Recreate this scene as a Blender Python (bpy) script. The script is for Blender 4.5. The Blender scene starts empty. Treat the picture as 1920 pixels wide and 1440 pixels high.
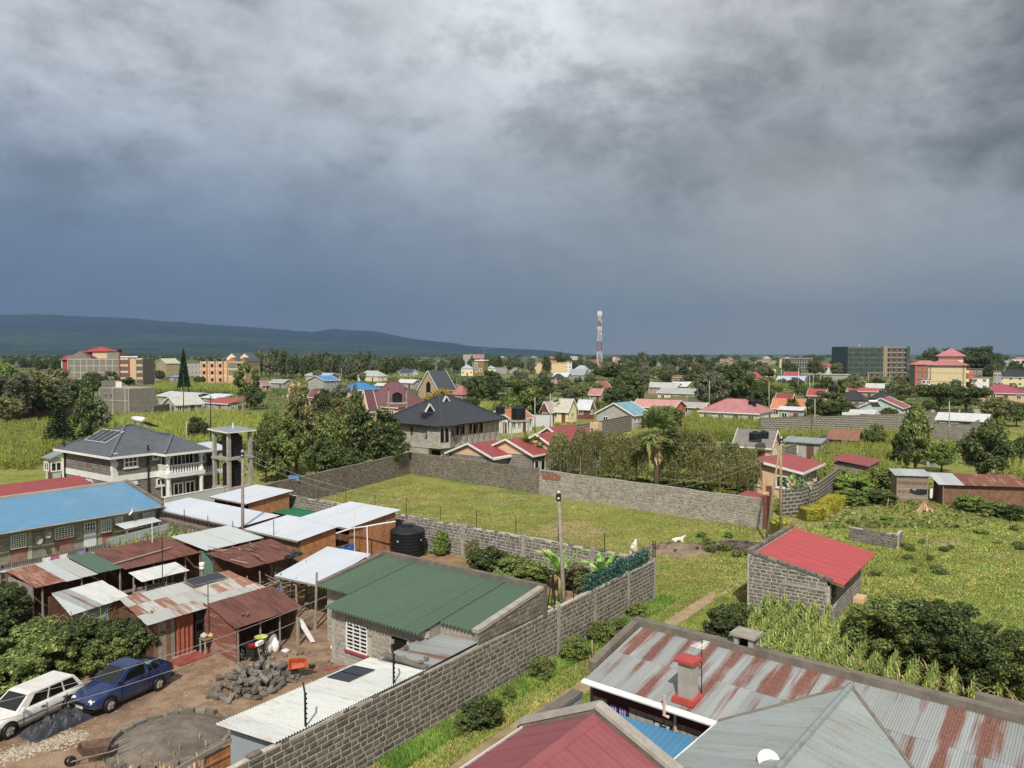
import bpy,math,random
import numpy as np
from mathutils import Vector,Matrix
random.seed(7);RNG=np.random.default_rng(7)
sc=bpy.context.scene
COL=sc.collection
R=math.radians
# ------------------------------------------------------------------ camera
H=14.2;F=1440.0;PITCH=R(2.23)
cam=bpy.data.cameras.new('camera');co=bpy.data.objects.new('camera',cam);COL.objects.link(co)
cam.sensor_width=36;cam.lens=36*F/1920;cam.clip_start=0.5;cam.clip_end=90000
co.location=(0,0,H);co.rotation_euler=(R(90)-PITCH,0,0);sc.camera=co
def ray(px,py):
    cx=(px-960)/F;cy=(720-py)/F
    return Vector((cx,math.cos(PITCH)+cy*math.sin(PITCH),-math.sin(PITCH)+cy*math.cos(PITCH)))
def P(px,py,z=0.0):  # point of the photograph on the level z
    d=ray(px,py);t=(z-H)/d.z
    return Vector((d.x*t,d.y*t,z))
def PD(px,py,Y):  # point of the photograph at the distance Y
    d=ray(px,py);t=Y/d.y
    return Vector((d.x*t,Y,H+d.z*t))
# ------------------------------------------------------------------ world
SUN_AZ,SUN_EL=183.0,46.0
w=bpy.data.worlds.new('World');sc.world=w;w.use_nodes=True
class NT:
    def __init__(s,nt):s.nt=nt
    def n(s,t,**k):
        x=s.nt.nodes.new(t)
        for a,b in k.items():setattr(x,a,b)
        return x
    def l(s,a,b):s.nt.links.new(a,b)
    def put(s,sock,v):
        if isinstance(v,bpy.types.NodeSocket):s.l(v,sock)
        else:sock.default_value=v
    def m(s,op,a,b=0.0,c=None,clamp=False):
        x=s.n('ShaderNodeMath',operation=op);x.use_clamp=clamp
        s.put(x.inputs[0],a);s.put(x.inputs[1],b)
        if c is not None:s.put(x.inputs[2],c)
        return x.outputs[0]
    def mix(s,f,a,b,mode='MIX'):
        x=s.n('ShaderNodeMix',data_type='RGBA',blend_type=mode)
        s.put(x.inputs[0],f);s.put(x.inputs[6],a if isinstance(a,bpy.types.NodeSocket)else(*a[:3],1));s.put(x.inputs[7],b if isinstance(b,bpy.types.NodeSocket)else(*b[:3],1))
        return x.outputs[2]
    def ramp(s,f,stops):
        x=s.n('ShaderNodeValToRGB');s.put(x.inputs[0],f);e=x.color_ramp.elements
        while len(e)<len(stops):e.new(0.5)
        for el,(p,c)in zip(e,stops):el.position=p;el.color=(*c,1)if not isinstance(c,(int,float))else(c,c,c,1)
        return x.outputs[0]
    def noise(s,vec,scale,detail=4,rough=.5,dist=0,dim='3D',w=None):
        x=s.n('ShaderNodeTexNoise',noise_dimensions=dim)
        if vec is not None:s.l(vec,x.inputs['Vector'])
        if w is not None:s.put(x.inputs['W'],w)
        x.inputs['Scale'].default_value=scale;x.inputs['Detail'].default_value=detail;x.inputs['Roughness'].default_value=rough;x.inputs['Distortion'].default_value=dist
        return x.outputs['Fac']
    def mapr(s,v,a,b,c=0.,d=1.):
        x=s.n('ShaderNodeMapRange');x.interpolation_type='SMOOTHSTEP'
        s.put(x.inputs[0],v);x.inputs[1].default_value=a;x.inputs[2].default_value=b;x.inputs[3].default_value=c;x.inputs[4].default_value=d
        return x.outputs[0]
def build_world():
    nt=w.node_tree;nt.nodes.clear();g=NT(nt)
    tc=g.n('ShaderNodeTexCoord');d=tc.outputs['Generated']
    sep=g.n('ShaderNodeSeparateXYZ');g.l(d,sep.inputs[0]);x,y,z=sep.outputs
    mp=g.n('ShaderNodeMapping');g.l(d,mp.inputs[0]);mp.inputs['Scale'].default_value=(1,1,1.7);cv=mp.outputs[0]
    wob=g.noise(cv,3.4,8,.6)
    n1=g.noise(cv,2.3,10,.58,.12)
    n2=g.m('SUBTRACT',1.06,g.m('MULTIPLY',g.m('ABSOLUTE',g.m('SUBTRACT',g.noise(cv,4.6,10,.60,.08),.5)),4.4))
    n3=g.noise(cv,15.0,8,.62,.1)
    base=g.ramp(z,[(0,(.30,.35,.40)),(.08,(.26,.31,.36)),(.16,(.295,.335,.385)),(.25,(.385,.42,.455)),(.36,(.475,.495,.52)),(.6,(.48,.495,.52))])
    # the sky is bluer to the left of the storm, greyer to the right
    side=g.mapr(x,-.55,.40)
    tint=g.mix(side,(.56,.70,.90),(1.24,1.20,1.08))
    low=g.mapr(z,.08,.34,1,.12)
    base=g.mix(low,base,g.mix(1.0,base,tint,'MULTIPLY'))
    amp=g.mapr(z,.02,.34,.16,1.0)
    fl=g.m('ADD',g.m('MULTIPLY',g.m('SUBTRACT',n1,.5),1.75),g.m('MULTIPLY',g.m('SUBTRACT',n2,.55),.58))
    fl=g.m('ADD',fl,g.m('MULTIPLY',g.m('SUBTRACT',n3,.5),.66))
    k=g.m('MAXIMUM',g.m('ADD',1.0,g.m('MULTIPLY',fl,amp)),.4)
    def dot(px,py,lo,hi,jit=.10):
        v=ray(px,py).normalized()
        q=g.n('ShaderNodeVectorMath',operation='DOT_PRODUCT');g.l(d,q.inputs[0]);q.inputs[1].default_value=v
        t=g.m('SQRT',g.m('MAXIMUM',g.m('MULTIPLY',g.m('SUBTRACT',1.0,q.outputs['Value']),2.0),0.0))
        t=g.m('ADD',t,g.m('MULTIPLY',g.m('SUBTRACT',wob,.5),jit*7));t=g.m('ADD',t,g.m('MULTIPLY',g.m('SUBTRACT',n2,.5),jit*.9))
        return g.mapr(t,R(lo),R(hi))
    dark=g.m('MAXIMUM',g.m('MULTIPLY',dot(1960,110,13,2,.05),.85),g.m('MULTIPLY',dot(1600,60,14,2,.06),.52))
    dark=g.m('MAXIMUM',dark,g.m('MULTIPLY',dot(1270,320,7,0,.04),.5))
    dark=g.m('MAXIMUM',dark,g.m('MULTIPLY',dot(1480,240,10,1,.06),.45))
    k=g.m('MULTIPLY',k,g.m('SUBTRACT',1.0,g.m('MULTIPLY',dark,.72)))
    br=g.m('MAXIMUM',dot(960,130,15,3,.07),g.m('MULTIPLY',dot(120,60,14,4,.07),.45))
    br=g.m('MULTIPLY',br,g.mapr(n2,.3,.9,.15,1.0))
    k=g.m('ADD',k,g.m('MULTIPLY',br,.48))
    cm=g.n('ShaderNodeVectorMath',operation='SCALE');g.l(base,cm.inputs[0]);g.l(k,cm.inputs['Scale'])
    glow=g.m('MULTIPLY',dot(1520,490,11,-2,.03),.62)
    colr=g.mix(glow,cm.outputs[0],(.52,.49,.45))
    sky=g.n('ShaderNodeTexSky',sky_type='NISHITA',sun_disc=False)
    sky.sun_elevation=R(SUN_EL);sky.sun_rotation=R(SUN_AZ);sky.altitude=1900
    s10=g.n('ShaderNodeVectorMath',operation='SCALE');g.l(colr,s10.inputs[0]);s10.inputs['Scale'].default_value=10.0
    final=g.mix(.04,s10.outputs[0],sky.outputs[0])
    bg=g.n('ShaderNodeBackground');g.l(final,bg.inputs[0]);bg.inputs[1].default_value=0.1
    out=g.n('ShaderNodeOutputWorld');g.l(bg.outputs[0],out.inputs[0])
build_world()
# ------------------------------------------------------------------ sun and exposure
sl=bpy.data.lights.new('sun','SUN');so=bpy.data.objects.new('sun',sl);COL.objects.link(so)
sl.energy=4.1;sl.angle=R(1.0);sl.color=(1.0,.945,.86)
sv=Vector((math.sin(R(SUN_AZ))*math.cos(R(SUN_EL)),math.cos(R(SUN_AZ))*math.cos(R(SUN_EL)),math.sin(R(SUN_EL))))
so.rotation_euler=sv.to_track_quat('Z','Y').to_euler();so.location=sv*200
sc.view_settings.view_transform='Standard';sc.view_settings.look='None';sc.view_settings.exposure=0.0;sc.view_settings.gamma=1
sc.render.engine='CYCLES'
sc.cycles.max_bounces=6;sc.cycles.diffuse_bounces=3;sc.cycles.transparent_max_bounces=12;sc.cycles.volume_bounces=0
sc.cycles.use_denoising=True;sc.cycles.use_fast_gi=False
# ------------------------------------------------------------------ materials
def srgb(h):
    h=h.lstrip('#');v=[int(h[i:i+2],16)/255 for i in(0,2,4)]
    v=[(c/12.92 if c<=.04045 else((c+.055)/1.055)**2.4)for c in v];y=.2126*v[0]+.7152*v[1]+.0722*v[2]
    return tuple(c+(y-c)*.10 for c in v)
MC={}
def begin(name):
    m=bpy.data.materials.new(name);m.use_nodes=True;nt=m.node_tree;nt.nodes.clear();g=NT(nt)
    b=g.n('ShaderNodeBsdfPrincipled');o=g.n('ShaderNodeOutputMaterial');g.l(b.outputs[0],o.inputs[0])
    b.inputs['Specular IOR Level'].default_value=.3
    return m,g,b,o
def objvar(g,col,ov,sat=0):
    oi=g.n('ShaderNodeObjectInfo');h=g.n('ShaderNodeHueSaturation');g.l(col,h.inputs['Color'])
    g.l(g.m('ADD',1-ov,g.m('MULTIPLY',oi.outputs['Random'],2*ov)),h.inputs['Value'])
    return h.outputs[0],oi.outputs['Random']
def bump(g,b,h,strength,dist):
    bp=g.n('ShaderNodeBump');bp.inputs['Strength'].default_value=strength;bp.inputs['Distance'].default_value=dist
    g.l(h,bp.inputs['Height']);g.l(bp.outputs[0],b.inputs['Normal'])
def plain(hexc,rough=.75,var=.18,scale=2.5,ov=.06,bmp=.25,bd=.02,metal=0,spec=.3,dirt=None,dirt_amt=.35,name=None):
    key=('plain',hexc,rough,var,scale,ov,bmp,metal,spec,dirt,dirt_amt)
    if key in MC:return MC[key]
    m,g,b,o=begin(name or 'mat_'+hexc.strip('#'));c=srgb(hexc)
    tc=g.n('ShaderNodeTexCoord').outputs['Object']
    n=g.noise(tc,scale,6,.6)
    f=g.mapr(n,.3,.7)
    col=g.mix(f,[x*(1-var)for x in c],[min(1,x*(1+var))for x in c])
    if dirt:
        n2=g.noise(tc,scale*.35,5,.65,.4)
        col=g.mix(g.mapr(n2,.5,.72,0,dirt_amt),col,srgb(dirt))
    col,_=objvar(g,col,ov)
    g.l(col,b.inputs['Base Color']);b.inputs['Roughness'].default_value=rough;b.inputs['Metallic'].default_value=metal;b.inputs['Specular IOR Level'].default_value=spec
    if bmp:bump(g,b,g.noise(tc,scale*6,4,.6),bmp,bd)
    MC[key]=m;return m
def stone_mat(name,hexc,ov=.28,var=.35,lichen='#8d8a74',lo=.52,amt=.45):
    m,g,b,o=begin(name);c=srgb(hexc)
    ge=g.n('ShaderNodeNewGeometry')
    tc=ge.outputs['Position']
    n=g.noise(tc,9,6,.65)
    col=g.mix(g.mapr(n,.25,.75),[x*(1-var)for x in c],[x*(1+var)for x in c])
    n2=g.noise(tc,1.1,5,.6)
    col=g.mix(g.mapr(n2,lo,lo+.23,0,amt),col,srgb(lichen))
    col=g.mix(g.mapr(g.noise(tc,.55,5,.65,.5),.5,.72,0,.35),col,[x*.55 for x in c])
    oi=g.n('ShaderNodeObjectInfo')
    rnd=g.m('FRACT',g.m('ADD',oi.outputs['Random'],ge.outputs['Random Per Island']))
    h=g.n('ShaderNodeHueSaturation');g.l(col,h.inputs['Color']);g.l(g.m('ADD',1-ov,g.m('MULTIPLY',rnd,2*ov)),h.inputs['Value'])
    warm=g.mix(g.m('MULTIPLY',g.m('FRACT',g.m('MULTIPLY',rnd,7.3)),.5),h.outputs[0],g.mix(1.0,h.outputs[0],(1.12,1.0,.86),'MULTIPLY'))
    g.l(warm,b.inputs['Base Color']);b.inputs['Roughness'].default_value=.9;b.inputs['Specular IOR Level'].default_value=.2
    bump(g,b,g.noise(tc,26,5,.7),.7,.02)
    return m
def rust_mat(name,base,rust,lo,hi,streak=7.0,ov=.10,whole=0.0,rough=.5,band=0.0,bw=.82):
    """metal sheet: x runs across the sheet and y along the slope; rust in long streaks, a few sheets rusted all over"""
    m,g,b,o=begin(name)
    tc=g.n('ShaderNodeTexCoord').outputs['Object']
    oi=g.n('ShaderNodeObjectInfo').outputs['Random']
    mp=g.n('ShaderNodeMapping');g.l(tc,mp.inputs[0]);mp.inputs['Scale'].default_value=(1,1/streak,1)
    n=g.noise(mp.outputs[0],4.2,7,.66,.25,'4D',g.m('MULTIPLY',oi,60.0))
    big=g.noise(tc,.55,3,.5,.2,'4D',g.m('MULTIPLY',oi,31.0))
    v=g.m('ADD',n,g.m('MULTIPLY',g.m('SUBTRACT',big,.5),.55))
    v=g.m('ADD',v,g.m('MULTIPLY',g.m('SUBTRACT',g.m('FRACT',g.m('MULTIPLY',oi,13.7)),.5),whole))
    if band:
        sx=g.n('ShaderNodeSeparateXYZ');g.l(tc,sx.inputs[0]);q=g.m('ABSOLUTE',g.m('SUBTRACT',g.m('DIVIDE',sx.outputs[0],bw),.5));v=g.m('ADD',v,g.m('MULTIPLY',g.m('SUBTRACT',.27,q),band))
    f=g.m('MULTIPLY',g.mapr(v,lo,hi),.92)
    c=srgb(base);r=srgb(rust)
    fine=g.noise(tc,22,4,.7)
    zinc=g.mix(g.mapr(fine,.3,.7),[x*.86 for x in c],[x*1.1 for x in c])
    zinc=g.mix(g.mapr(n,.40,.62,0,.35),zinc,[x*.72+.02 for x in c])
    rr=g.mix(g.mapr(g.noise(tc,9,5,.7),.3,.7),[x*.62 for x in r],[min(1,x*1.35)for x in r])
    col=g.mix(f,zinc,rr)
    h=g.n('ShaderNodeHueSaturation');g.l(col,h.inputs['Color']);g.l(g.m('ADD',1-ov,g.m('MULTIPLY',g.m('FRACT',g.m('MULTIPLY',oi,5.3)),2*ov)),h.inputs['Value'])
    g.l(h.outputs[0],b.inputs['Base Color'])
    g.l(g.mapr(f,0,1,rough,.9),b.inputs['Roughness']);b.inputs['Specular IOR Level'].default_value=.35
    bump(g,b,fine,.15,.01)
    return m
def leaf_mat(name,c1,c2,c3=None,trans=.38,ov=.16,alt=None):
    m,g,b,o=begin(name)
    ge=g.n('ShaderNodeNewGeometry');rnd=ge.outputs['Random Per Island']
    stops=[(0,srgb(c1)),(.6,srgb(c2))]+([(1,srgb(c3))]if c3 else[(1,srgb(c2))])
    col=g.ramp(rnd,stops)
    n=g.noise(ge.outputs['Position'],.45,3,.6)
    if alt:col=g.mix(g.mapr(g.noise(ge.outputs['Position'],.16,6,.65,.4),.42,.60),col,g.ramp(rnd,[(0,srgb(alt[0])),(1,srgb(alt[1]))]))
    h0=g.n('ShaderNodeHueSaturation');g.l(col,h0.inputs['Color']);g.l(g.mapr(n,.3,.7,1.1,1.65),h0.inputs['Value'])
    col,_=objvar(g,h0.outputs[0],ov)
    g.l(col,b.inputs['Base Color']);b.inputs['Roughness'].default_value=.62;b.inputs['Specular IOR Level'].default_value=.22
    t=g.n('ShaderNodeBsdfTranslucent');g.l(col,t.inputs[0])
    ms=g.n('ShaderNodeMixShader');ms.inputs[0].default_value=trans;g.l(b.outputs[0],ms.inputs[1]);g.l(t.outputs[0],ms.inputs[2]);g.l(ms.outputs[0],o.inputs[0])
    return m
def brick_mat(name,stone,mortar,sx=.42,sy=.21,msize=.03,ov=.05,bias=.0):
    """dressed stone too far off to pick apart; runs along the face whichever way it looks"""
    m,g,b,o=begin(name)
    ge=g.n('ShaderNodeNewGeometry');tc=g.n('ShaderNodeTexCoord').outputs['Object']
    sp=g.n('ShaderNodeSeparateXYZ');g.l(tc,sp.inputs[0])
    tn=g.n('ShaderNodeSeparateXYZ');nm=g.n('ShaderNodeTexCoord').outputs['Normal'];g.l(nm,tn.inputs[0])
    fx=g.m('GREATER_THAN',g.m('ABSOLUTE',tn.outputs[0]),.7)
    u=g.m('ADD',g.m('MULTIPLY',sp.outputs[1],fx),g.m('MULTIPLY',sp.outputs[0],g.m('SUBTRACT',1.0,fx)))
    cv=g.n('ShaderNodeCombineXYZ');g.l(u,cv.inputs[0]);g.l(sp.outputs[2],cv.inputs[1])
    br=g.n('ShaderNodeTexBrick');g.l(cv.outputs[0],br.inputs['Vector']);br.inputs['Scale'].default_value=1
    br.inputs['Brick Width'].default_value=sx;br.inputs['Row Height'].default_value=sy;br.inputs['Mortar Size'].default_value=msize;br.inputs['Bias'].default_value=bias
    s=srgb(stone)
    br.inputs['Color1'].default_value=(*[x*.68 for x in s],1);br.inputs['Color2'].default_value=(*[x*1.3 for x in s],1);br.inputs['Mortar'].default_value=(*srgb(mortar),1)
    n=g.noise(tc,3,6,.65)
    col=g.mix(g.mapr(n,.3,.7,0,.4),br.outputs['Color'],s)
    col,_=objvar(g,col,ov)
    g.l(col,b.inputs['Base Color']);b.inputs['Roughness'].default_value=.9;b.inputs['Specular IOR Level'].default_value=.2
    bump(g,b,g.m('SUBTRACT',g.noise(tc,14,4,.6),br.outputs['Fac']),.6,.03)
    return m
def ribbed(hexc,pitch=.18,ov=.05,rough=.5,var=.12,dirt='#6d6258',da=.3,tile=False,metal=0,bs=.5):
    """painted sheet roofing seen from afar: fine ribs down the slope (object x runs along the eave)"""
    key=('rib',hexc,pitch,rough,da,tile,bs)
    if key in MC:return MC[key]
    m,g,b,o=begin('roofing_'+hexc.strip('#'));c=[q*.80 for q in srgb(hexc)]
    tc=g.n('ShaderNodeTexCoord').outputs['Object']
    n=g.noise(tc,1.2,6,.62)
    col=g.mix(g.mapr(n,.3,.7),[x*(1-var)for x in c],[min(1,x*(1+var))for x in c])
    col=g.mix(g.mapr(g.noise(tc,.45,5,.65),.5,.75,0,da),col,srgb(dirt))
    col,_=objvar(g,col,ov)
    g.l(col,b.inputs['Base Color']);b.inputs['Roughness'].default_value=rough;b.inputs['Specular IOR Level'].default_value=.35
    uv=g.n('ShaderNodeAttribute',attribute_name='slope')
    sp=g.n('ShaderNodeSeparateXYZ');g.l(uv.outputs['Vector'],sp.inputs[0])
    s=g.m('SINE',g.m('MULTIPLY',sp.outputs[0],2*math.pi/pitch))
    if tile:s=g.m('ADD',s,g.m('MULTIPLY',g.m('FRACT',g.m('DIVIDE',sp.outputs[1],.46)),-4.0))
    bump(g,b,s,bs,pitch*.12)
    MC[key]=m;return m
def glass_mat(name='window_glass',hexc='#1c2226'):
    if name in MC:return MC[name]
    m,g,b,o=begin(name);b.inputs['Base Color'].default_value=(*srgb(hexc),1);b.inputs['Roughness'].default_value=.06;b.inputs['Specular IOR Level'].default_value=.8
    MC[name]=m;return m
# ------------------------------------------------------------------ mesh building
class MB:
    def __init__(s):s.v=[];s.f=[]
    def add(s,vs,fs):
        o=len(s.v);s.v+=[tuple(p)for p in vs];s.f+=[tuple(i+o for i in f)for f in fs];return s
    def box(s,x0,x1,y0,y1,z0,z1):
        return s.add([(x0,y0,z0),(x1,y0,z0),(x1,y1,z0),(x0,y1,z0),(x0,y0,z1),(x1,y0,z1),(x1,y1,z1),(x0,y1,z1)],
                     [(0,3,2,1),(4,5,6,7),(0,1,5,4),(1,2,6,5),(2,3,7,6),(3,0,4,7)])
    def obox(s,M,sx,sy,sz):
        c=[Vector((x*sx/2,y*sy/2,z*sz/2))for z in(-1,1)for x,y in((-1,-1),(1,-1),(1,1),(-1,1))]
        return s.add([M@p for p in c],[(0,3,2,1),(4,5,6,7),(0,1,5,4),(1,2,6,5),(2,3,7,6),(3,0,4,7)])
    def bar(s,a,b,wd,ht,up=(0,0,1)):
        a=Vector(a);b=Vector(b);d=(b-a);L=d.length;d=d/L
        u=Vector(up);sd=d.cross(u)
        if sd.length<1e-4:sd=d.cross(Vector((1,0,0)))
        sd.normalize();u=sd.cross(d)
        M=Matrix(((d.x,sd.x,u.x,(a.x+b.x)/2),(d.y,sd.y,u.y,(a.y+b.y)/2),(d.z,sd.z,u.z,(a.z+b.z)/2),(0,0,0,1)))
        return s.obox(M,L,wd,ht)
    def tube(s,pts,r,n=6,cap=True):
        pts=[Vector(p)for p in pts];k=len(pts);rs=r if isinstance(r,(list,tuple))else[r]*k
        vs=[];fs=[]
        for i,p in enumerate(pts):
            d=(pts[min(i+1,k-1)]-pts[max(i-1,0)]).normalized()
            a=d.cross(Vector((0,0,1)))
            if a.length<.05:a=d.cross(Vector((1,0,0)))
            a.normalize();b=d.cross(a)
            for j in range(n):
                t=2*math.pi*j/n;vs.append(p+(a*math.cos(t)+b*math.sin(t))*rs[i])
        for i in range(k-1):
            for j in range(n):fs.append((i*n+j,i*n+(j+1)%n,(i+1)*n+(j+1)%n,(i+1)*n+j))
        if cap:fs.append(tuple(range(n-1,-1,-1)));fs.append(tuple((k-1)*n+j for j in range(n)))
        return s.add(vs,fs)
    def lathe(s,prof,n=20,c=(0,0,0),cap=True):
        vs=[];fs=[];k=len(prof)
        for r,z in prof:
            for j in range(n):
                t=2*math.pi*j/n;vs.append((c[0]+r*math.cos(t),c[1]+r*math.sin(t),c[2]+z))
        for i in range(k-1):
            for j in range(n):fs.append((i*n+j,i*n+(j+1)%n,(i+1)*n+(j+1)%n,(i+1)*n+j))
        if cap:fs.append(tuple(range(n-1,-1,-1)));fs.append(tuple((k-1)*n+j for j in range(n)))
        return s.add(vs,fs)
    def poly(s,pts):return s.add(pts,[tuple(range(len(pts)))])
    def slab(s,pts,t):  # a flat polygon given thickness t downwards
        n=len(pts);lo=[(p[0],p[1],p[2]-t)for p in pts]
        fs=[tuple(range(n)),tuple(range(2*n-1,n-1,-1))]+[(i,i+n,(i+1)%n+n,(i+1)%n)for i in range(n)]
        return s.add(list(pts)+lo,fs)
    def prism(s,pts2,z0,z1):
        return s.slab([(p[0],p[1],z1)for p in pts2],z1-z0)
    def mesh(s,name,mat=None,smooth=False):
        me=bpy.data.meshes.new(name);me.from_pydata(s.v,[],s.f)
        if mat:me.materials.append(mat)
        if smooth:me.polygons.foreach_set('use_smooth',[True]*len(me.polygons))
        me.update();return me
def link(name,me,parent=None,loc=(0,0,0),rot=(0,0,0),scl=(1,1,1)):
    o=bpy.data.objects.new(name,me);COL.objects.link(o);o.location=loc;o.rotation_euler=rot;o.scale=scl
    if parent is not None:o.parent=parent
    return o
def part(name,mb,mat,parent,smooth=False,label=None,kind=None):
    o=link(name,mb.mesh(name,mat,smooth),parent)
    if label:o['label']=label
    if kind:o['kind']=kind
    return o
def tag(o,label,cat,group=None):
    o['label']=label;o['category']=cat
    if group:o['group']=group
    return o
def thing(name,label,cat,loc=(0,0,0),rz=0.0,group=None):
    o=bpy.data.objects.new(name,None);COL.objects.link(o);o.location=loc;o.rotation_euler=(0,0,rz);o.empty_display_size=.3
    return tag(o,label,cat,group)
def struct(name,me,**k):
    o=link(name,me,**k);o['kind']='structure';return o
# the street grid of the place: u runs along the long stone wall, v across it into the yard
GA=R(36.2);GO=Vector((8.26,43.86,0));GU=Vector((math.sin(GA),math.cos(GA),0));GV=Vector((-math.cos(GA),math.sin(GA),0));GR=R(90)-GA
def G(u,v,z=0.0):q=GO+GU*u+GV*v;return Vector((q.x,q.y,z))
def set_frame(deg=36.2,pivot=None,uv=None):
    global GA,GO,GU,GV,GR
    GA=R(deg);GU=Vector((math.sin(GA),math.cos(GA),0));GV=Vector((-math.cos(GA),math.sin(GA),0));GR=R(90)-GA
    GO=Vector((8.26,43.86,0))if pivot is None else Vector((pivot[0],pivot[1],0))-GU*uv[0]-GV*uv[1]
def toG(p):q=Vector((p[0],p[1],0))-GO;return q.dot(GU),q.dot(GV)
def gthing(name,label,cat,u,v,group=None):return thing(name,label,cat,G(u,v),GR,group)
def copy_tree(o,parent=None):
    c=o.copy();COL.objects.link(c);c.parent=parent
    for ch in list(o.children):copy_tree(ch,c)
    return c
# ---------------------------------------------------- roofing sheets: each sheet is a part, corrugated in the mesh
def roof_plane(parent,pts,mat,sheet=.8,row=0,pitch=.1,amp=.012,name='roof_sheet',jit=.006,rs=None):
    pts=[Vector(p)for p in pts];rs=rs or random.Random(len(bpy.data.objects))
    ex=(pts[1]-pts[0]).normalized();nrm=Vector((0,0,0))
    for i in range(len(pts)):nrm+=pts[i].cross(pts[(i+1)%len(pts)])
    nrm.normalize()
    if nrm.z<0:nrm=-nrm
    es=nrm.cross(ex)
    ab=[((p-pts[0]).dot(ex),(p-pts[0]).dot(es))for p in pts]
    a0=min(a for a,_ in ab);a1=max(a for a,_ in ab);b0=min(b for _,b in ab);b1=max(b for _,b in ab)
    def span(a):
        ys=[]
        for i in range(len(ab)):
            (x0,y0),(x1,y1)=ab[i],ab[(i+1)%len(ab)]
            if abs(x1-x0)<1e-9:continue
            t=(a-x0)/(x1-x0)
            if-1e-6<=t<=1+1e-6:ys.append(y0+t*(y1-y0))
        return(min(ys),max(ys))if len(ys)>=2 else None
    nc=max(1,round((a1-a0)/sheet));sw=(a1-a0)/nc;nr=max(1,round((b1-b0)/row))if row else 1;rl=(b1-b0)/nr
    step=pitch/6;made=[]
    for c in range(nc):
        for r in range(nr):
            A0=a0+c*sw;A1=A0+sw+(0.02 if c<nc-1 else 0);B0=b0+r*rl;B1=B0+rl+(.06 if r<nr-1 else 0)
            k=max(2,int(round((A1-A0)/step)));mb=MB();prev=None
            for i in range(k+1):
                a=A0+(A1-A0)*i/k;sp=span(min(max(a,a0+1e-4),a1-1e-4))
                if sp is None:prev=None;continue
                lo=max(B0,sp[0]);hi=min(B1,sp[1])
                if hi-lo<.02:prev=None;continue
                h=amp*max(-1,min(1,1.6*math.sin(2*math.pi*a/pitch)))
                j=len(mb.v);mb.v+=[(a-A0,lo-B0,h),(a-A0,hi-B0,h)]
                if prev is not None:mb.f.append((prev,j,j+1,prev+1))
                prev=j
            if not mb.f:continue
            m=mat if not isinstance(mat,(list,tuple))else rs.choice(mat)
            o=link(name,mb.mesh(name,m,True),parent)
            q=pts[0]+ex*A0+es*B0+nrm*((c%2)*.004+(nr-r)*-.006+rs.uniform(0,jit))
            Mx=Matrix(((ex.x,es.x,nrm.x,q.x),(ex.y,es.y,nrm.y,q.y),(ex.z,es.z,nrm.z,q.z),(0,0,0,1)))
            o.matrix_local=Mx;made.append(o)
    return made
def slope_mesh(name,polys,mat,t=.06):
    """roof planes seen from afar as one slab each, with a 'slope' attribute (along the eave, up the slope) for the ribs"""
    vs=[];fs=[];at=[]
    for pts in polys:
        pts=[Vector(p)for p in pts];ex=(pts[1]-pts[0]).normalized();nrm=Vector((0,0,0))
        for i in range(len(pts)):nrm+=pts[i].cross(pts[(i+1)%len(pts)])
        nrm.normalize();es=nrm.cross(ex);n=len(pts);o=len(vs)
        for p in pts:vs.append(tuple(p));at.append(((p-pts[0]).dot(ex),(p-pts[0]).dot(es),0))
        for p in pts:q=p-nrm*(t if nrm.z>0 else-t);vs.append(tuple(q));at.append(((p-pts[0]).dot(ex),(p-pts[0]).dot(es),0))
        fs.append(tuple(o+i for i in range(n)));fs.append(tuple(o+n+i for i in range(n-1,-1,-1)))
        for i in range(n):fs.append((o+i,o+n+i,o+n+(i+1)%n,o+(i+1)%n))
    me=bpy.data.meshes.new(name);me.from_pydata(vs,[],fs);me.materials.append(mat)
    a=me.attributes.new('slope','FLOAT_VECTOR','POINT');a.data.foreach_set('vector',[c for t3 in at for c in t3]);me.update()
    return me
# ---------------------------------------------------- stones of a wall
def stone_variants():
    out=[]
    for k in range(6):
        r=random.Random(100+k);j=lambda a:r.uniform(-a,a)
        c=[(x*.5+j(.035),y*.5,z*.5+j(.06))for z in(-1,1)for x,y in((-1,-1),(1,-1),(1,1),(-1,1))]
        f=[(j(.18),-.5-r.uniform(.03,.12),j(.18)),(j(.18),.5+r.uniform(.03,.12),j(.18))]
        out.append((c+f,[(0,3,2,1),(4,5,6,7),(1,2,6,5),(3,0,4,7),(0,1,8),(1,5,8),(5,4,8),(4,0,8),(2,3,9),(3,7,9),(7,6,9),(6,2,9)]))
    return out
STONES=stone_variants();STONE_ME={}
def stone_me(k,mat):
    key=(k,mat.name)
    if key not in STONE_ME:
        me=bpy.data.meshes.new('stone');me.from_pydata(STONES[k][0],[],STONES[k][1]);me.materials.append(mat);me.update();STONE_ME[key]=me
    return STONE_ME[key]
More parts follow.
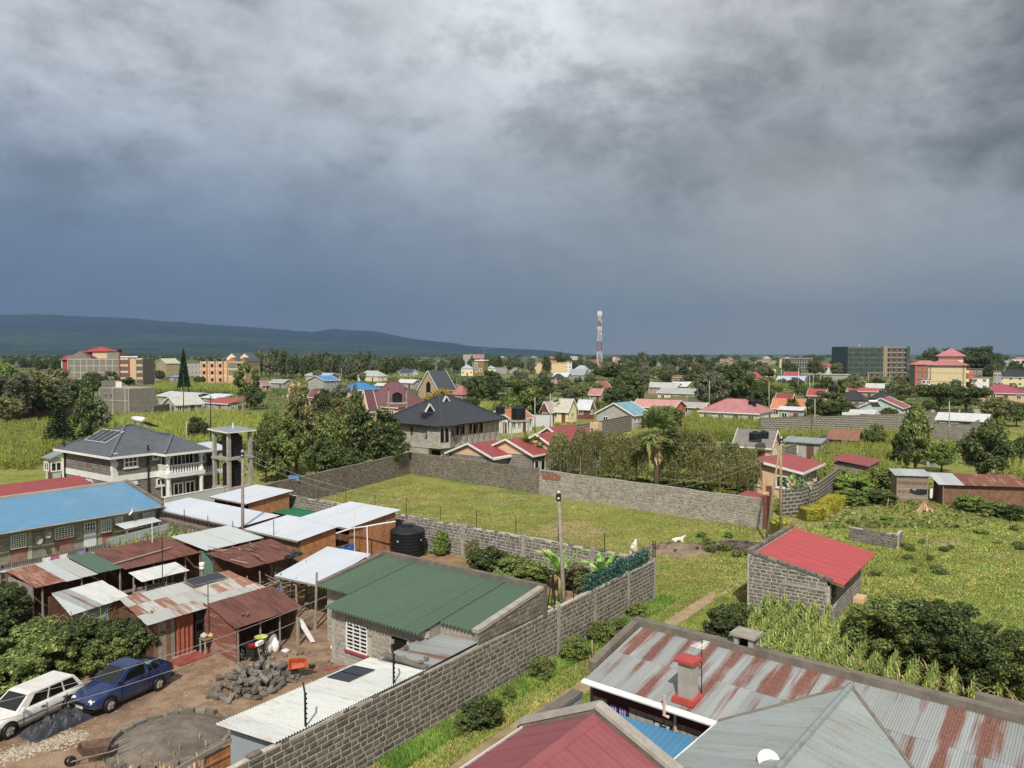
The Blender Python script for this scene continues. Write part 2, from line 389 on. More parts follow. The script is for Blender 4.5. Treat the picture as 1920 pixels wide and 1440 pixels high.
def stone_wall(parent,a,b,h,mat,mortar,thick=.2,course=.2,slen=.42,gap=.045,proud=.008,limit=300,top=None,holes=(),seed=1,rough=0.0,base=0.0,core=True,core_name='mortar',name='stone'):
    """a wall of coursed stones from a to b (local points); the mortar core is one part, the nearest stones are parts, the rest one part of kind stuff"""
    a=Vector((a[0],a[1],0));b=Vector((b[0],b[1],0));L=(b-a).length;d=(b-a)/L;n=Vector((-d.y,d.x,0));ang=math.atan2(d.y,d.x);r=random.Random(seed)
    top=top or(lambda s:h)
    if core:
        mb=MB();N=max(1,int(L/1.0));t=thick/2
        if holes:  # cut the openings out of the core
            xs=sorted({0.0,L,*[q for hh in holes for q in hh[:2]]});zs=sorted({base,*[q for hh in holes for q in hh[2:4]]})
            for x0,x1 in zip(xs,xs[1:]):
                mids=(x0+x1)/2;zc=[z for z in zs if z<top(mids)]+[min(top(x0),top(x1))]
                for z0,z1 in zip(zc,zc[1:]):
                    if z1-z0<.01 or any(hh[0]<=mids<=hh[1]and hh[2]<=(z0+z1)/2<=hh[3]for hh in holes):continue
                    p0=a+d*x0;p1=a+d*x1;mb.slab([(*(p0-n*t).xy,z1),(*(p1-n*t).xy,z1),(*(p1+n*t).xy,z1),(*(p0+n*t).xy,z1)],z1-z0)
        else:
            for i in range(N):
                x0=L*i/N;x1=L*(i+1)/N;p0=a+d*x0;p1=a+d*x1;z0=top(x0)-.02;z1=top(x1)-.02
                q=[(p0-n*t),(p1-n*t),(p1+n*t),(p0+n*t)];zz=[z0,z1,z1,z0]
                mb.add([(*p.xy,z)for p,z in zip(q,zz)]+[(*p.xy,base)for p in q],[(0,1,2,3),(0,4,5,1),(2,6,7,3)]+([(3,7,4,0)]if i==0 else[])+([(1,5,6,2)]if i==N-1 else[]))
        part(core_name,mb,mortar,parent)
    items=[];z=base+gap/2;row=0
    while True:
        ch=course*(1+r.uniform(-rough,rough));s=-r.uniform(0,slen*.8);any_=False
        while s<L:
            ln=slen*r.uniform(.62,1.3);s0=max(s,0);s1=min(s+ln,L);s+=ln
            if s1-s0<.09:continue
            mid=(s0+s1)/2;tz=top(mid)
            if z+ch*.5>tz:continue
            hh=min(ch,tz-z);any_=True
            if any(q[0]-.02<mid<q[1]+.02 and q[2]-.02<z+hh/2<q[3]+.02 for q in holes):continue
            items.append((mid,z+hh/2,s1-s0-gap,hh-gap,r.randrange(6),r.uniform(-.018,.018)*(1+3*rough),r.uniform(-.008,.014)))
        z+=ch;row+=1
        if not any_ or row>60:break
    pw=parent.matrix_basis if parent is not None else Matrix()
    cl=pw.inverted()@Vector((0,0,H))
    items.sort(key=lambda q:((a+d*q[0])+Vector((0,0,q[1]))-cl).length)
    rest=MB()
    for i,(m,zz,ln,hh,k,tilt,off)in enumerate(items):
        p=a+d*m+n*off*.3;p=Vector((p.x,p.y,zz))
        M=Matrix.Translation(p)@Matrix.Rotation(ang,4,'Z')@Matrix.Rotation(tilt,4,'Y')@Matrix.Diagonal((ln,thick+2*proud+2*max(0,off),hh,1))
        if i<limit:
            o=link(name,stone_me(k,mat),parent);o.matrix_local=M
        else:rest.add([M@Vector(v)for v in STONES[k][0]],STONES[k][1])
    if rest.f:part('distant_stones',rest,mat,parent,kind='stuff')
# ---------------------------------------------------- windows and doors set on a face
def window(parent,p,ex,w_,h_,frame,pane,nx=2,ny=2,bar=.05,sill=None,depth=.05,name='window',sill_out=.12):
    """p lower left corner (local), ex along the face seen from outside left to right; the face looks along n = ex x z"""
    p=Vector(p);ex=Vector(ex).normalized();n=ex.cross(Vector((0,0,1)));mb=MB()
    def at(s,z,o=0):return p+ex*s+n*o+Vector((0,0,z))
    b2=bar/2
    for i in range(nx+1):
        s=b2+(w_-bar)*i/nx;mb.bar(at(s,0,depth*.6),at(s,h_,depth*.6),bar if i in(0,nx)else bar*.7,depth,up=n)
    for i in range(ny+1):
        z=b2+(h_-bar)*i/ny;mb.bar(at(0,z,depth*.6),at(w_,z,depth*.6),depth*.9,bar if i in(0,ny)else bar*.7)
    o=part(name,mb,frame,parent)
    pm=MB();pm.slab([at(.01,.01,.012),at(w_-.01,.01,.012),at(w_-.01,h_-.01,.012),at(.01,h_-.01,.012)],0.0)if False else None
    q=MB();q.poly([at(.01,.01,.012),at(w_-.01,.01,.012),at(w_-.01,h_-.01,.012),at(.01,h_-.01,.012)])
    part('pane',q,pane,o)
    if sill:
        sm=MB();sm.bar(at(-.06,-.05,sill_out/2),at(w_+.06,-.05,sill_out/2),sill_out,.09);part('sill',sm,sill,o)
    return o
# ================================================================== materials of the place
M={}
M['stone']=stone_mat('dark_stone','#6e685f');M['stone2']=stone_mat('grey_stone','#76726c');M['stone3']=stone_mat('brown_grey_stone','#7b7468',lichen='#a79f8d')
M['stone4']=stone_mat('mortar_smeared_stone','#8f877b',lichen='#aca498',lo=.40,amt=.9)
M['block']=stone_mat('pale_block','#a09a8e',ov=.12,var=.2)
M['mortar']=plain('#b5ad9e',.95,.2,4,bmp=.5);M['mortar2']=plain('#b7b0a2',.95,.25,4,bmp=.6);M['mortar_dark']=plain('#7f786c',.95,.2,4,bmp=.5)
M['concrete']=plain('#a39c90',.9,.16,2.2,dirt='#6d675d',dirt_amt=.5);M['concrete_dark']=plain('#756c61',.92,.2,2.5,dirt='#4f4a42',dirt_amt=.55)
M['render']=plain('#b2aca0',.9,.1,1.5,dirt='#857d70',dirt_amt=.35)
M['white']=plain('#e6e4de',.6,.06,2,dirt='#b5aea2',dirt_amt=.3);M['whitepipe']=plain('#e9e9e6',.45,.03,2);M['pinkpipe']=plain('#cfae9f',.5,.05,3)
M['green_roof']=rust_mat('green_sheet','#4f6853','#445545',.62,.80,6,.05,0,.5)
M['white_roof']=rust_mat('white_corrugated_sheet','#cbcdc7','#aca086',.52,.80,5,.05,0,.42)
M['zinc_new']=rust_mat('bright_zinc_sheet','#c6ccd4','#a2a9b2',.62,.9,9,.03,0,.35)
M['zinc']=rust_mat('grey_zinc_sheet','#b2b7b6','#8a6a54',.66,.80,6,.12,.08,.45)
M['zinc_rust']=rust_mat('rusting_zinc_sheet','#969a98','#78493a',.47,.72,18,.10,.26,.5,.62)
M['zinc_rust2']=rust_mat('patched_rusty_sheet','#aeb0aa','#8f5a42',.44,.66,7,.12,.42,.55)
M['rust']=rust_mat('rusted_sheet','#9a7a68','#7d4a3a',.36,.52,5,.14,.1,.75)
M['oxide']=rust_mat('red_oxide_sheet','#74483d','#5f3c33',.45,.6,5,.08,0,.7)
M['greygable']=rust_mat('weathered_grey_sheet','#8f9795','#857c68',.52,.74,6,.06,0,.5)
M['pink_roof']=ribbed('#a3595c',.25,.03,.55,.08,'#86595a',.3,bs=.12)
M['blue_sheet']=ribbed('#5595c0',.2,.04,.45,.08,'#7796a6',.3,bs=.25)
M['blue_roof']=ribbed('#659bc0',.2,.03,.5,.06,'#8fa6b2',.3)
M['red_roof']=ribbed('#a84a46',.2,.03,.55,.08,'#84504a',.25)
M['red_flat']=plain('#b24a48',.5,.05,1.3,bmp=.1)
M['wood']=plain('#8a6b50',.85,.25,5,.15,dirt='#5a4a3c',dirt_amt=.4);M['wood_orange']=plain('#ad754a',.75,.22,4,.14);M['wood_grey']=plain('#93887b',.9,.2,6,.15)
M['wood_red']=plain('#6b4c3c',.8,.22,5,.1)
M['iron']=plain('#33332f',.5,.15,5,metal=.3);M['black']=plain('#1d1e20',.45,.1,3,bmp=.05,spec=.45);M['blackcloth']=plain('#2c2e33',.8,.25,4)
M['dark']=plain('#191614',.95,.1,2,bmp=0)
M['glass']=glass_mat();M['glass_blue']=glass_mat('window_glass_blue','#2c3440')
M['bluecloth']=plain('#2e63b8',.8,.2,5);M['redsill']=plain('#a3424a',.7,.15,4);M['redpaint']=plain('#b5483f',.6,.12,4);M['maroon']=plain('#5b241c',.7,.12,3)
M['lime']=plain('#8f9a34',.6,.1,3);M['peach']=plain('#d8b48e',.8,.08,2,dirt='#b98f6a');M['cream']=plain('#ead7a2',.8,.06,1.5,dirt='#c9b88c');M['orange']=plain('#c96f48',.8,.08,2)
M['orange_bright']=plain('#d3603c',.6,.08,3);M['grey_wall']=plain('#a8a59d',.9,.1,1.2,dirt='#7d786f');M['tan']=plain('#b09a78',.85,.1,1.5)
M['fabricwhite']=plain('#e9e7e4',.85,.08,6);M['tin_grey']=rust_mat('grey_wall_sheet','#96a0a6','#87796a',.62,.8,4,.05,0,.5)
M['zinc_fence']=rust_mat('fence_sheet','#c2c6c6','#8f8378',.60,.8,4,.06,0,.45);M['zinc_fence_dark']=rust_mat('old_fence_sheet','#7e7a74','#6a5648',.5,.75,4,.12,0,.7)
M['brick_white_house']=brick_mat('coursed_dark_stone','#827a70','#5d5853',.5,.25,.02)
M['brick_wall']=brick_mat('coursed_stone_far','#5c5750','#aaa398',.75,.33,.06);M['brick_pale']=brick_mat('pale_stone_far','#a8a196','#c0b9ab',.5,.25,.03)
M['brick_grey']=brick_mat('grey_stone_far','#7d776d','#a39c90',.6,.3,.04);M['brick_brown']=brick_mat('brown_brick_far','#84655a','#9c8377',.5,.25,.03)
L={}
L['dark']=leaf_mat('leaf_dark','#303f22','#515f33','#7a8148');L['mid']=leaf_mat('leaf_mid','#415226','#6e7c3c','#9aa156');L['olive']=leaf_mat('leaf_olive','#4d5232','#767648','#9e9762')
L['grey']=leaf_mat('leaf_grey_green','#4a523b','#6e7456','#929374');L['fresh']=leaf_mat('leaf_fresh','#4a6a2a','#7d963e','#a9b35e');L['yellow']=leaf_mat('leaf_yellow','#6d6a24','#a79328','#d0ac38')
L['willow']=leaf_mat('leaf_willow','#505a2e','#7a7c44','#a3965e');L['pine']=leaf_mat('leaf_pine','#16241a','#2a3d28','#3f5636');L['maize']=leaf_mat('leaf_maize','#54702a','#87903a','#b0a44a',.35)
L['maize_green']=leaf_mat('leaf_maize_green','#4d692c','#83944a','#bcb168',.35);L['grass']=leaf_mat('blade_grass','#787d38','#949246','#a89f56',.3,alt=('#a0974e','#b8a868'));L['grass_green']=leaf_mat('blade_grass_green','#5b7a2a','#779036','#949f48',.3,alt=('#4f7624','#709030'))
L['hedge']=leaf_mat('leaf_hedge_gold','#7d7f20','#b0a92a','#cdbf38');L['flower']=leaf_mat('petal_orange','#d98a14','#e9aa22','#f0c43c');L['banana']=leaf_mat('leaf_banana','#4c7a2a','#79a83c','#a9c458',.4)
L['palm']=leaf_mat('leaf_palm','#4a5f2a','#77883f','#9a9a55',.3);L['straw']=leaf_mat('leaf_dry','#8c7350','#b89a6c','#d2b98a',.2);L['cactus']=leaf_mat('leaf_cactus','#3c5a34','#5f7d4a','#86995c',.1);L['net']=leaf_mat('net_green','#1c4038','#27564a','#2f6658',.2)
L['bark']=plain('#6d5c4a',.95,.25,6,.15,bmp=.6);L['bark_pale']=plain('#8f8474',.95,.2,6,.12,bmp=.5)
# ================================================================== ground
def dirt_mat(name,c1,c2,c3,scale=1.2,mask=True,peb=.35,fray=1.5):
    m,g,b,o=begin(name);po=g.n('ShaderNodeNewGeometry').outputs['Position']
    n=g.noise(po,scale,7,.62,.3);n2=g.noise(po,scale*.28,5,.6);fine=g.noise(po,16,5,.7)
    col=g.mix(g.mapr(n,.32,.68),srgb(c1),srgb(c2));col=g.mix(g.mapr(n2,.5,.7,0,.75),col,srgb(c3))
    col=g.mix(g.mapr(fine,.58,.74,0,peb),col,[min(1,x*1.5)for x in srgb(c2)])
    g.l(col,b.inputs['Base Color']);b.inputs['Roughness'].default_value=.95;b.inputs['Specular IOR Level'].default_value=.1
    bump(g,b,g.m('ADD',fine,g.m('MULTIPLY',n,1.6)),.7,.06)
    if mask:
        at=g.n('ShaderNodeAttribute',attribute_name='mask').outputs['Fac']
        e=g.m('ADD',at,g.m('MULTIPLY',g.m('SUBTRACT',g.noise(po,2.2,6,.7),.5),fray))
        al=g.mapr(e,.38,.60);tr=g.n('ShaderNodeBsdfTransparent');ms=g.n('ShaderNodeMixShader');g.l(al,ms.inputs[0]);g.l(tr.outputs[0],ms.inputs[1]);g.l(b.outputs[0],ms.inputs[2]);g.l(ms.outputs[0],o.inputs[0])
    return m
def ground_mat():
    m,g,b,o=begin('grassland');po=g.n('ShaderNodeNewGeometry').outputs['Position']
    n1=g.noise(po,.22,7,.62,.4);n2=g.noise(po,1.6,7,.68,.2);n3=g.noise(po,.06,4,.55);fine=g.noise(po,9,6,.75)
    col=g.mix(g.mapr(n2,.3,.7),srgb('#7b7f36'),srgb('#a29a50'))
    col=g.mix(g.mapr(n1,.50,.66),col,srgb('#6a862c'))
    col=g.mix(g.mapr(n3,.52,.68,0,.6),col,srgb('#54692c'))
    col=g.mix(g.mapr(n1,.30,.22,0,.75),col,srgb('#9c8560'))
    col=g.mix(g.mapr(fine,.45,.75,0,.55),col,srgb('#454f1f'))
    # farther off: plots of crops and pasture
    vo=g.n('ShaderNodeTexVoronoi',voronoi_dimensions='2D');g.l(po,vo.inputs['Vector']);vo.inputs['Scale'].default_value=.016
    pal=g.ramp(g.n('ShaderNodeSeparateColor').outputs[0],[(0,srgb('#4a5a2a'))])
    sc_=g.n('ShaderNodeSeparateColor');g.l(vo.outputs['Color'],sc_.inputs[0])
    pal=g.ramp(sc_.outputs[0],[(0,srgb('#3f4a2a')),(.3,srgb('#5b6434')),(.55,srgb('#7c7b46')),(.8,srgb('#4a5a2e')),(1,srgb('#938660'))])
    pal=g.mix(g.mapr(n2,.3,.7,0,.4),pal,srgb('#586b30'))
    sp=g.n('ShaderNodeSeparateXYZ');g.l(po,sp.inputs[0])
    col=g.mix(g.mapr(sp.outputs[1],130,210),col,pal)
    g.l(col,b.inputs['Base Color']);b.inputs['Roughness'].default_value=.95;b.inputs['Specular IOR Level'].default_value=.08
    bump(g,b,g.m('ADD',fine,n2),.8,.08)
    return m
def axis(dense0,dense1,step,far,neg):
    a=list(np.arange(dense0,dense1,step));x=dense1;s=step
    while x<far:a.append(x);s*=1.35;x+=s
    a.append(far);x=dense0;s=step
    while x>neg:s*=1.35;x-=s;a.insert(0,x)
    return a
xs=axis(-60,60,4,30000,-30000);ys=axis(0,120,4,30000,-3000)
nx=len(xs);gv=[(x,y,0)for y in ys for x in xs];gf=[(j*nx+i,j*nx+i+1,(j+1)*nx+i+1,(j+1)*nx+i)for j in range(len(ys)-1)for i in range(nx-1)]
me=bpy.data.meshes.new('ground');me.from_pydata(gv,[],gf);me.materials.append(ground_mat());me.update();struct('ground',me)
def patch(name,poly,mat,z=.004,feather=.8,step=.5):
    """a sheet of other ground laid over the grassland, its rim frayed by the material"""
    poly=[Vector((p[0],p[1]))for p in poly];pa=np.array([[p.x,p.y]for p in poly]);n=len(poly)
    x0,y0=pa.min(0);x1,y1=pa.max(0);gx=np.arange(x0,x1+step,step);gy=np.arange(y0,y1+step,step)
    X,Y=np.meshgrid(gx,gy);ins=np.zeros(X.shape,bool);dist=np.full(X.shape,1e9)
    for i in range(n):
        ax,ay=pa[i];bx,by=pa[(i+1)%n]
        c=((ay>Y)!=(by>Y))&(X<(bx-ax)*(Y-ay)/(by-ay+1e-12)+ax);ins^=c
        L2=(bx-ax)**2+(by-ay)**2;t=np.clip(((X-ax)*(bx-ax)+(Y-ay)*(by-ay))/L2,0,1)
        dist=np.minimum(dist,np.hypot(X-ax-t*(bx-ax),Y-ay-t*(by-ay)))
    sd=np.where(ins,dist,-dist);mask=np.clip(.5+sd/feather*.5,0,1);w_=X.shape[1]
    keep=mask>0;idx=-np.ones(X.shape,int)
    fs=[];need=np.zeros(X.shape,bool)
    q=keep[:-1,:-1]|keep[1:,:-1]|keep[:-1,1:]|keep[1:,1:]
    js,is_=np.nonzero(q)
    for j,i in zip(js,is_):need[j:j+2,i:i+2]=True
    idx[need]=np.arange(need.sum());vs=np.stack([X[need],Y[need],np.full(need.sum(),z)],1)
    fs=[(idx[j,i],idx[j,i+1],idx[j+1,i+1],idx[j+1,i])for j,i in zip(js,is_)]
    me=bpy.data.meshes.new(name);me.from_pydata(vs.tolist(),[],[tuple(int(k)for k in f)for f in fs]);me.materials.append(mat)
    a=me.attributes.new('mask','FLOAT','POINT');a.data.foreach_set('value',mask[need].astype(np.float32));me.update()
    return struct(name,me)
def strip(pts,wd):
    pts=[Vector((p[0],p[1]))for p in pts];l=[];r=[]
    for i,p in enumerate(pts):
        d=(pts[min(i+1,len(pts)-1)]-pts[max(i-1,0)]).normalized();n=Vector((-d.y,d.x));l.append(p+n*wd/2);r.append(p-n*wd/2)
    return l+r[::-1]
D_yard=dirt_mat('yard_earth','#846a54','#a58a70','#665344');D_path=dirt_mat('path_earth','#9a8463','#b49c78','#7d6a4e',1.6,peb=.2,fray=.8);D_soil=dirt_mat('garden_soil','#8a6b50','#a88764','#6e6a38',1.4)
D_sand=dirt_mat('dark_sand','#6f665c','#857a6d','#5c544b',2.5,mask=False,peb=.15)
patch('dirt_yard',[G(-37,.1),G(-11.4,.1),G(-11.4,18),G(.5,18.2),G(.5,39),G(-9,39),G(-10,32),G(-37,32)],D_yard,.004,.6)
patch('garden_soil',[G(-11.4,.1),G(.4,.1),G(.5,18.2),G(-11.4,18)],D_soil,.004,.5)
pp=[P(820,1475),P(900,1415),P(1000,1348),P(1095,1288),P(1180,1228),P(1260,1168),P(1330,1122),P(1400,1083),P(1440,1040)]
patch('dirt_path',strip(pp,1.15),D_path,.004,.55,.22)
patch('driveway',strip([P(1440,1010),P(1480,985),P(1530,967),P(1590,940),P(1625,905)],3.2),D_path,.008,1.0,.4)
patch('track',strip([P(1945,960),P(1905,920),P(1885,880),P(1905,845)],3.0),D_path,.004,1.0,.5)
patch('worn_ground',[P(1010,985),P(1080,975),P(1150,1000),P(1090,1015),P(1020,1005)],D_path,.004,2.4,.5)
patch('worn_ground',[P(1740,1015),P(1800,1010),P(1830,1025),P(1770,1032)],D_path,.004,1.6,.4)
patch('worn_ground',[P(1860,1038),P(1890,1034),P(1900,1046),P(1868,1050)],D_path,.004,1.2,.4)
patch('worn_ground',[P(1370,1115),P(1405,1095),P(1415,1135),P(1380,1150)],D_yard,.008,.8,.3)
patch('field_soil',[P(20,818),P(95,806),P(130,812),P(60,828)],D_soil,.004,3,1.0)
patch('field_soil',[P(160,880),P(215,868),P(250,872),P(200,890)],D_soil,.004,3,1.0)
# ================================================================== hills
def hills():
    top=[(-900,580),(-400,584),(0,588),(150,592),(330,602),(480,613),(590,622),(625,616),(660,619),(700,621),(760,631),(800,637),(850,642),(880,648),(960,653),(1030,657),(1090,664.5),(1150,668),(1250,672),(2300,674)]
    foot=[(-900,600),(0,622),(240,627),(480,636),(700,650),(900,660),(1050,666),(2300,672)]
    def lerp(t,x):
        for(a,b),(c,d)in zip(t,t[1:]):
            if x<=c:return b+(d-b)*max(0,(x-a))/(c-a)
        return t[-1][1]
    from mathutils import noise
    cols=[(-900+i*8)for i in range(290)];rows=[3600,4100,4700,5300,5900,6500,7100,7500,7900,8300,8700,9100,9500,9900,10300,10700,11000,11300,12200]
    vs=[];fs=[]
    for px in cols:
        hf=max(0,8+(664-lerp(foot,px))*7500/F);hr=max(hf,8+(664-lerp(top,px))*11000/F)
        for d in rows:
            x=(px-960)/F*d
            if d<=7500:t=(d-3600)/3900;z=hf*(t*t*(2.2-1.2*t))
            elif d<=11000:t=(d-7500)/3500;z=hf+(hr-hf)*(t**1.5)
            else:z=hr*(1-(d-11000)/1200)
            k=min(1,max(0,(d-3600)/2500))*(1 if d<10900 else .55)
            n=noise.fractal(Vector((x/900,d/1400,3)),1.0,2.1,6)
            z+=n*34*k*(hr/450+.12)+(noise.noise(Vector((x/130,d/300,9)))*9*k*(hr/450+.1))
            vs.append((x,d,max(z,-2)if d>3600 else-2))
    n=len(rows)
    for i in range(len(cols)-1):
        for j in range(n-1):fs.append((i*n+j,(i+1)*n+j,(i+1)*n+j+1,i*n+j+1))
    m,g,b,o=begin('hill_cover');po=g.n('ShaderNodeNewGeometry').outputs['Position']
    n1=g.noise(po,.0016,8,.65,.5);n2=g.noise(po,.008,6,.7)
    col=g.mix(g.mapr(n1,.35,.65),srgb('#2b3b2f'),srgb('#45543e'));col=g.mix(g.mapr(n2,.5,.7,0,.6),col,srgb('#22331e'))
    sp=g.n('ShaderNodeSeparateXYZ');g.l(po,sp.inputs[0])
    col=g.mix(g.mapr(sp.outputs[1],7600,9200),col,srgb('#1f2f1e'))
    g.l(col,b.inputs['Base Color']);b.inputs['Roughness'].default_value=1;b.inputs['Specular IOR Level'].default_value=0
    me=bpy.data.meshes.new('hills');me.from_pydata(vs,[],fs);me.materials.append(m);me.polygons.foreach_set('use_smooth',[True]*len(fs));me.update();struct('hills',me)
hills()
# ================================================================== stone boundary walls
def wob(h,a=.03,s=3):return lambda t:h+a*.7*math.sin(t*1.7+s)+a*.8*math.sin(t*5.3+s*2)+a*.7*math.sin(t*13.1+s)
W1=gthing('boundary_wall','long dark stone wall running up the grass strip from the bottom edge','wall',0,0)
stone_wall(W1,(-29.5,.1),(0,.1),2.4,M['stone'],M['mortar'],.2,.205,.44,.05,.006,300,wob(2.36,.035),seed=3,rough=.06)
for u in(-10.3,-6.9,-3.3,-.06):
    mb=MB();mb.box(u-.13,u+.13,-.03,.23,0,2.42);part('pillar',mb,M['concrete'],W1)
W2=gthing('boundary_wall','grey stone wall with wire posts between the vegetable garden and the grass field','wall',.6,.3)
stone_wall(W2,(0,0),(.7,38.5),2.25,M['stone2'],M['mortar2'],.2,.205,.44,.05,.006,300,wob(2.2,.03,1),seed=5,rough=.06)
for v in(4.2,9.5,14.8,20,26):mb=MB();mb.box(-.14+.018*v,.12+.018*v,v-.12,v+.12,0,2.26);part('pillar',mb,M['concrete'],W2)
def wire_fence(wall,pts,hh,coil=True,step=3.3):
    """steel posts, strands and a coil of razor wire along the top of a wall (local points)"""
    a=Vector(pts[0]);b=Vector(pts[1]);Lw=(b-a).length;d=(b-a)/Lw;k=int(Lw/step)
    for i in range(k+1):
        p=a+d*(i*Lw/k);lean=random.uniform(-.05,.05);mb=MB();mb.bar(p,p+Vector((lean,lean,hh+random.uniform(-.1,.15))),.045,.045);part('post',mb,M['iron'],wall)
    mb=MB()
    for z in(.3,.6,.9):
        if z<hh:mb.tube([a+d*(Lw*t/12)+Vector((0,0,z+.02*math.sin(t*2.2)))for t in range(13)],.006,3,False)
    part('strand_wire',mb,M['zinc_fence_dark'],wall)
    if coil:
        mb=MB();n=int(Lw/.09);up=Vector((0,0,1));sd=Vector((-d.y,d.x,0))
        mb.tube([a+d*(Lw*i/n)+up*(.22+.17*math.sin(i*1.05))+sd*(.17*math.cos(i*1.05))for i in range(n+1)],.007,3,False);part('razor_wire',mb,M['zinc_fence_dark'],wall)
wire_fence(W2,[(0,0,2.2),(.62,34,2.2)],1.15)
wire_fence(W1,[(-8.8,.1,2.36),(-.1,.1,2.36)],1.0,True,2.9)
W3=thing('boundary_wall','pale mortar smeared rubble wall closing the far side of the grass field','wall',G(21.7,.6),0)
W3.rotation_euler=(0,0,GR+R(90)-math.atan2(4.3,43.9))
stone_wall(W3,(0,0),(24,0),2.5,M['stone4'],plain('#aaa296',.95,.25,3,bmp=.8),.22,.17,.34,.07,.004,0,wob(2.5,.022,2),seed=8,rough=.4)
stone_wall(W3,(24.02,0),(44.1,0),2.6,M['stone3'],M['mortar_dark'],.22,.2,.36,.05,.012,0,wob(2.58,.02,2),seed=9,rough=.2,core_name='dark_mortar')
for s in(24,31,38):mb=MB();mb.box(s-.14,s+.14,-.14,.14,0,2.66);part('pillar',mb,M['concrete_dark'],W3)
mb=MB();mb.box(-.2,.2,-.2,.2,0,2.75);part('pillar',mb,plain('#7a4a3c',.85),W3)
mb=MB();mb.poly([(21.2,.132,1.62),(23.3,.132,1.55),(23.6,.132,2.35),(22.2,.132,2.42),(21.0,.132,2.1)]);part('painted_patch',mb,plain('#8f5c50',.95,.35,9),W3,label='faded red painted patch')
W4=thing('boundary_wall','grey rubble wall along the left end of the grass field below the trees','wall',G(1.6,39.0),0)
dv=G(26,44.3)-G(1.6,39.0);W4.rotation_euler=(0,0,math.atan2(dv.y,dv.x))
stone_wall(W4,(0,0),(dv.length,0),2.6,M['stone3'],M['mortar_dark'],.22,.2,.38,.045,.012,0,wob(2.55,.02,5),seed=12,rough=.15)
def plain_wall(label,pts,h,mat,t=.22,coping=None,name='boundary_wall',zs=None):
    o=thing(name,label,'wall',pts[0]);mb=MB()
    for i,(a,b)in enumerate(zip(pts,pts[1:])):
        a=Vector((*a.xy,0));b=Vector((*b.xy,0));L_=(b-a).length;an=math.atan2((b-a).y,(b-a).x)
        m=MB();m.box(0 if i==0 else .01-t/2,L_+t/2,-t/2,t/2,0,h)
        w_=part('stone_panel' if 'brick' in mat.name or 'stone' in mat.name else 'wall_panel',m,mat,o);w_.location=a-pts[0];w_.rotation_euler=(0,0,an)
        c=MB();c.box(0 if i==0 else .01-t/2,L_+t/2,-t/2-.03,t/2+.03,h+.002,h+.08);cp=part('coping',c,coping or M['concrete_dark'],o);cp.location=a-pts[0];cp.rotation_euler=(0,0,an)
    return o
plain_wall('curved grey stone garden wall behind the clipped yellow hedge',[P(1462,968),P(1500,964),P(1532,952),P(1572,918)],2.2,M['brick_wall'])
plain_wall('dark stone wall standing behind the weeping trees and red bungalow',[P(1030,838),P(1105,828),P(1183,808)],2.9,M['brick_wall'])
plain_wall('long stone wall across the maize field at right',[P(1425,816),P(1560,812),P(1700,806),P(1765,803)],3.0,M['brick_wall'])
plain_wall('stone enclosure wall under the white lean-to roof at right',[P(1745,822),P(1818,826),P(1874,792)],2.6,M['brick_grey'])
plain_wall('grey plastered back wall behind the white lean-to at right',[P(1745,790),P(1885,788)],2.5,M['brick_pale'])
plain_wall('brown brick wall in front of the dense trees at the left edge',[P(12,790),P(75,782),P(140,776)],2.2,M['brick_brown'])
plain_wall('low stone wall beside the maize behind the red tiled gatehouse',[P(1470,868),P(1552,838)],2.0,M['brick_wall'])
plain_wall('far dark stone wall behind the pink roofed houses',[P(1228,764),P(1290,763),P(1365,758)],2.5,M['brick_wall'])
plain_wall('stone wall below the two black hipped roofs at right',[P(1590,780),P(1622,778)],2.6,M['brick_grey'])
plain_wall('pale wall of iron sheets beside the orange roofed house',[P(985,800),P(1035,800)],2.3,M['zinc_fence'])
plain_wall('dark stone wall in front of the white iron roofs at left',[P(287,782),P(325,775),P(378,765)],2.4,M['brick_wall'])
# ================================================================== helpers on the grid
def on_u(px,py,u):  # where the sight line meets the plane u = const: (v, z)
    d=ray(px,py);c=Vector((0,0,H));t=(u-toG(c)[0])/d.dot(GU);q=c+d*t;return toG(q)[1],q.z
def on_v(px,py,v):
    d=ray(px,py);c=Vector((0,0,H));t=(v-toG(c)[1])/d.dot(GV);q=c+d*t;return toG(q)[0],q.z
def fr(ru,rv):return lambda u,v,z=0.0:Vector((u-ru,v-rv,z))
def gable_wall(parent,name,mat,a,b,h0,h1,apex=None,t=.2,base=0.0):
    """a wall slab from a to b (local) whose top runs h0 to h1 (through an apex at its middle if given)"""
    a=Vector(a);b=Vector(b);d=(b-a).normalized();n=Vector((-d.y,d.x,0))*t/2;m=(a+b)/2
    prof=[(a,base),(b,base),(b,h1)]+([(m,apex)]if apex else[])+[(a,h0)]
    k=len(prof);vs=[(*(p-n).xy,z)for p,z in prof]+[(*(p+n).xy,z)for p,z in prof]
    mb=MB();mb.add(vs,[tuple(range(k)),tuple(range(2*k-1,k-1,-1))]+[(i,i+k,(i+1)%k+k,(i+1)%k)for i in range(k)])
    return part(name,mb,mat,parent)
def tbox(parent,name,mat,p0,p1,label=None):
    mb=MB();mb.box(min(p0[0],p1[0]),max(p0[0],p1[0]),min(p0[1],p1[1]),max(p0[1],p1[1]),min(p0[2],p1[2]),max(p0[2],p1[2]));return part(name,mb,mat,parent,label=label)
def stick(parent,name,a,b,r,mat=None,n=5):
    mb=MB();mb.tube([a,b],[r,r*.8],n);return part(name,mb,mat or M['wood_grey'],parent)
EU=Vector((1,0,0));EV=Vector((0,1,0))
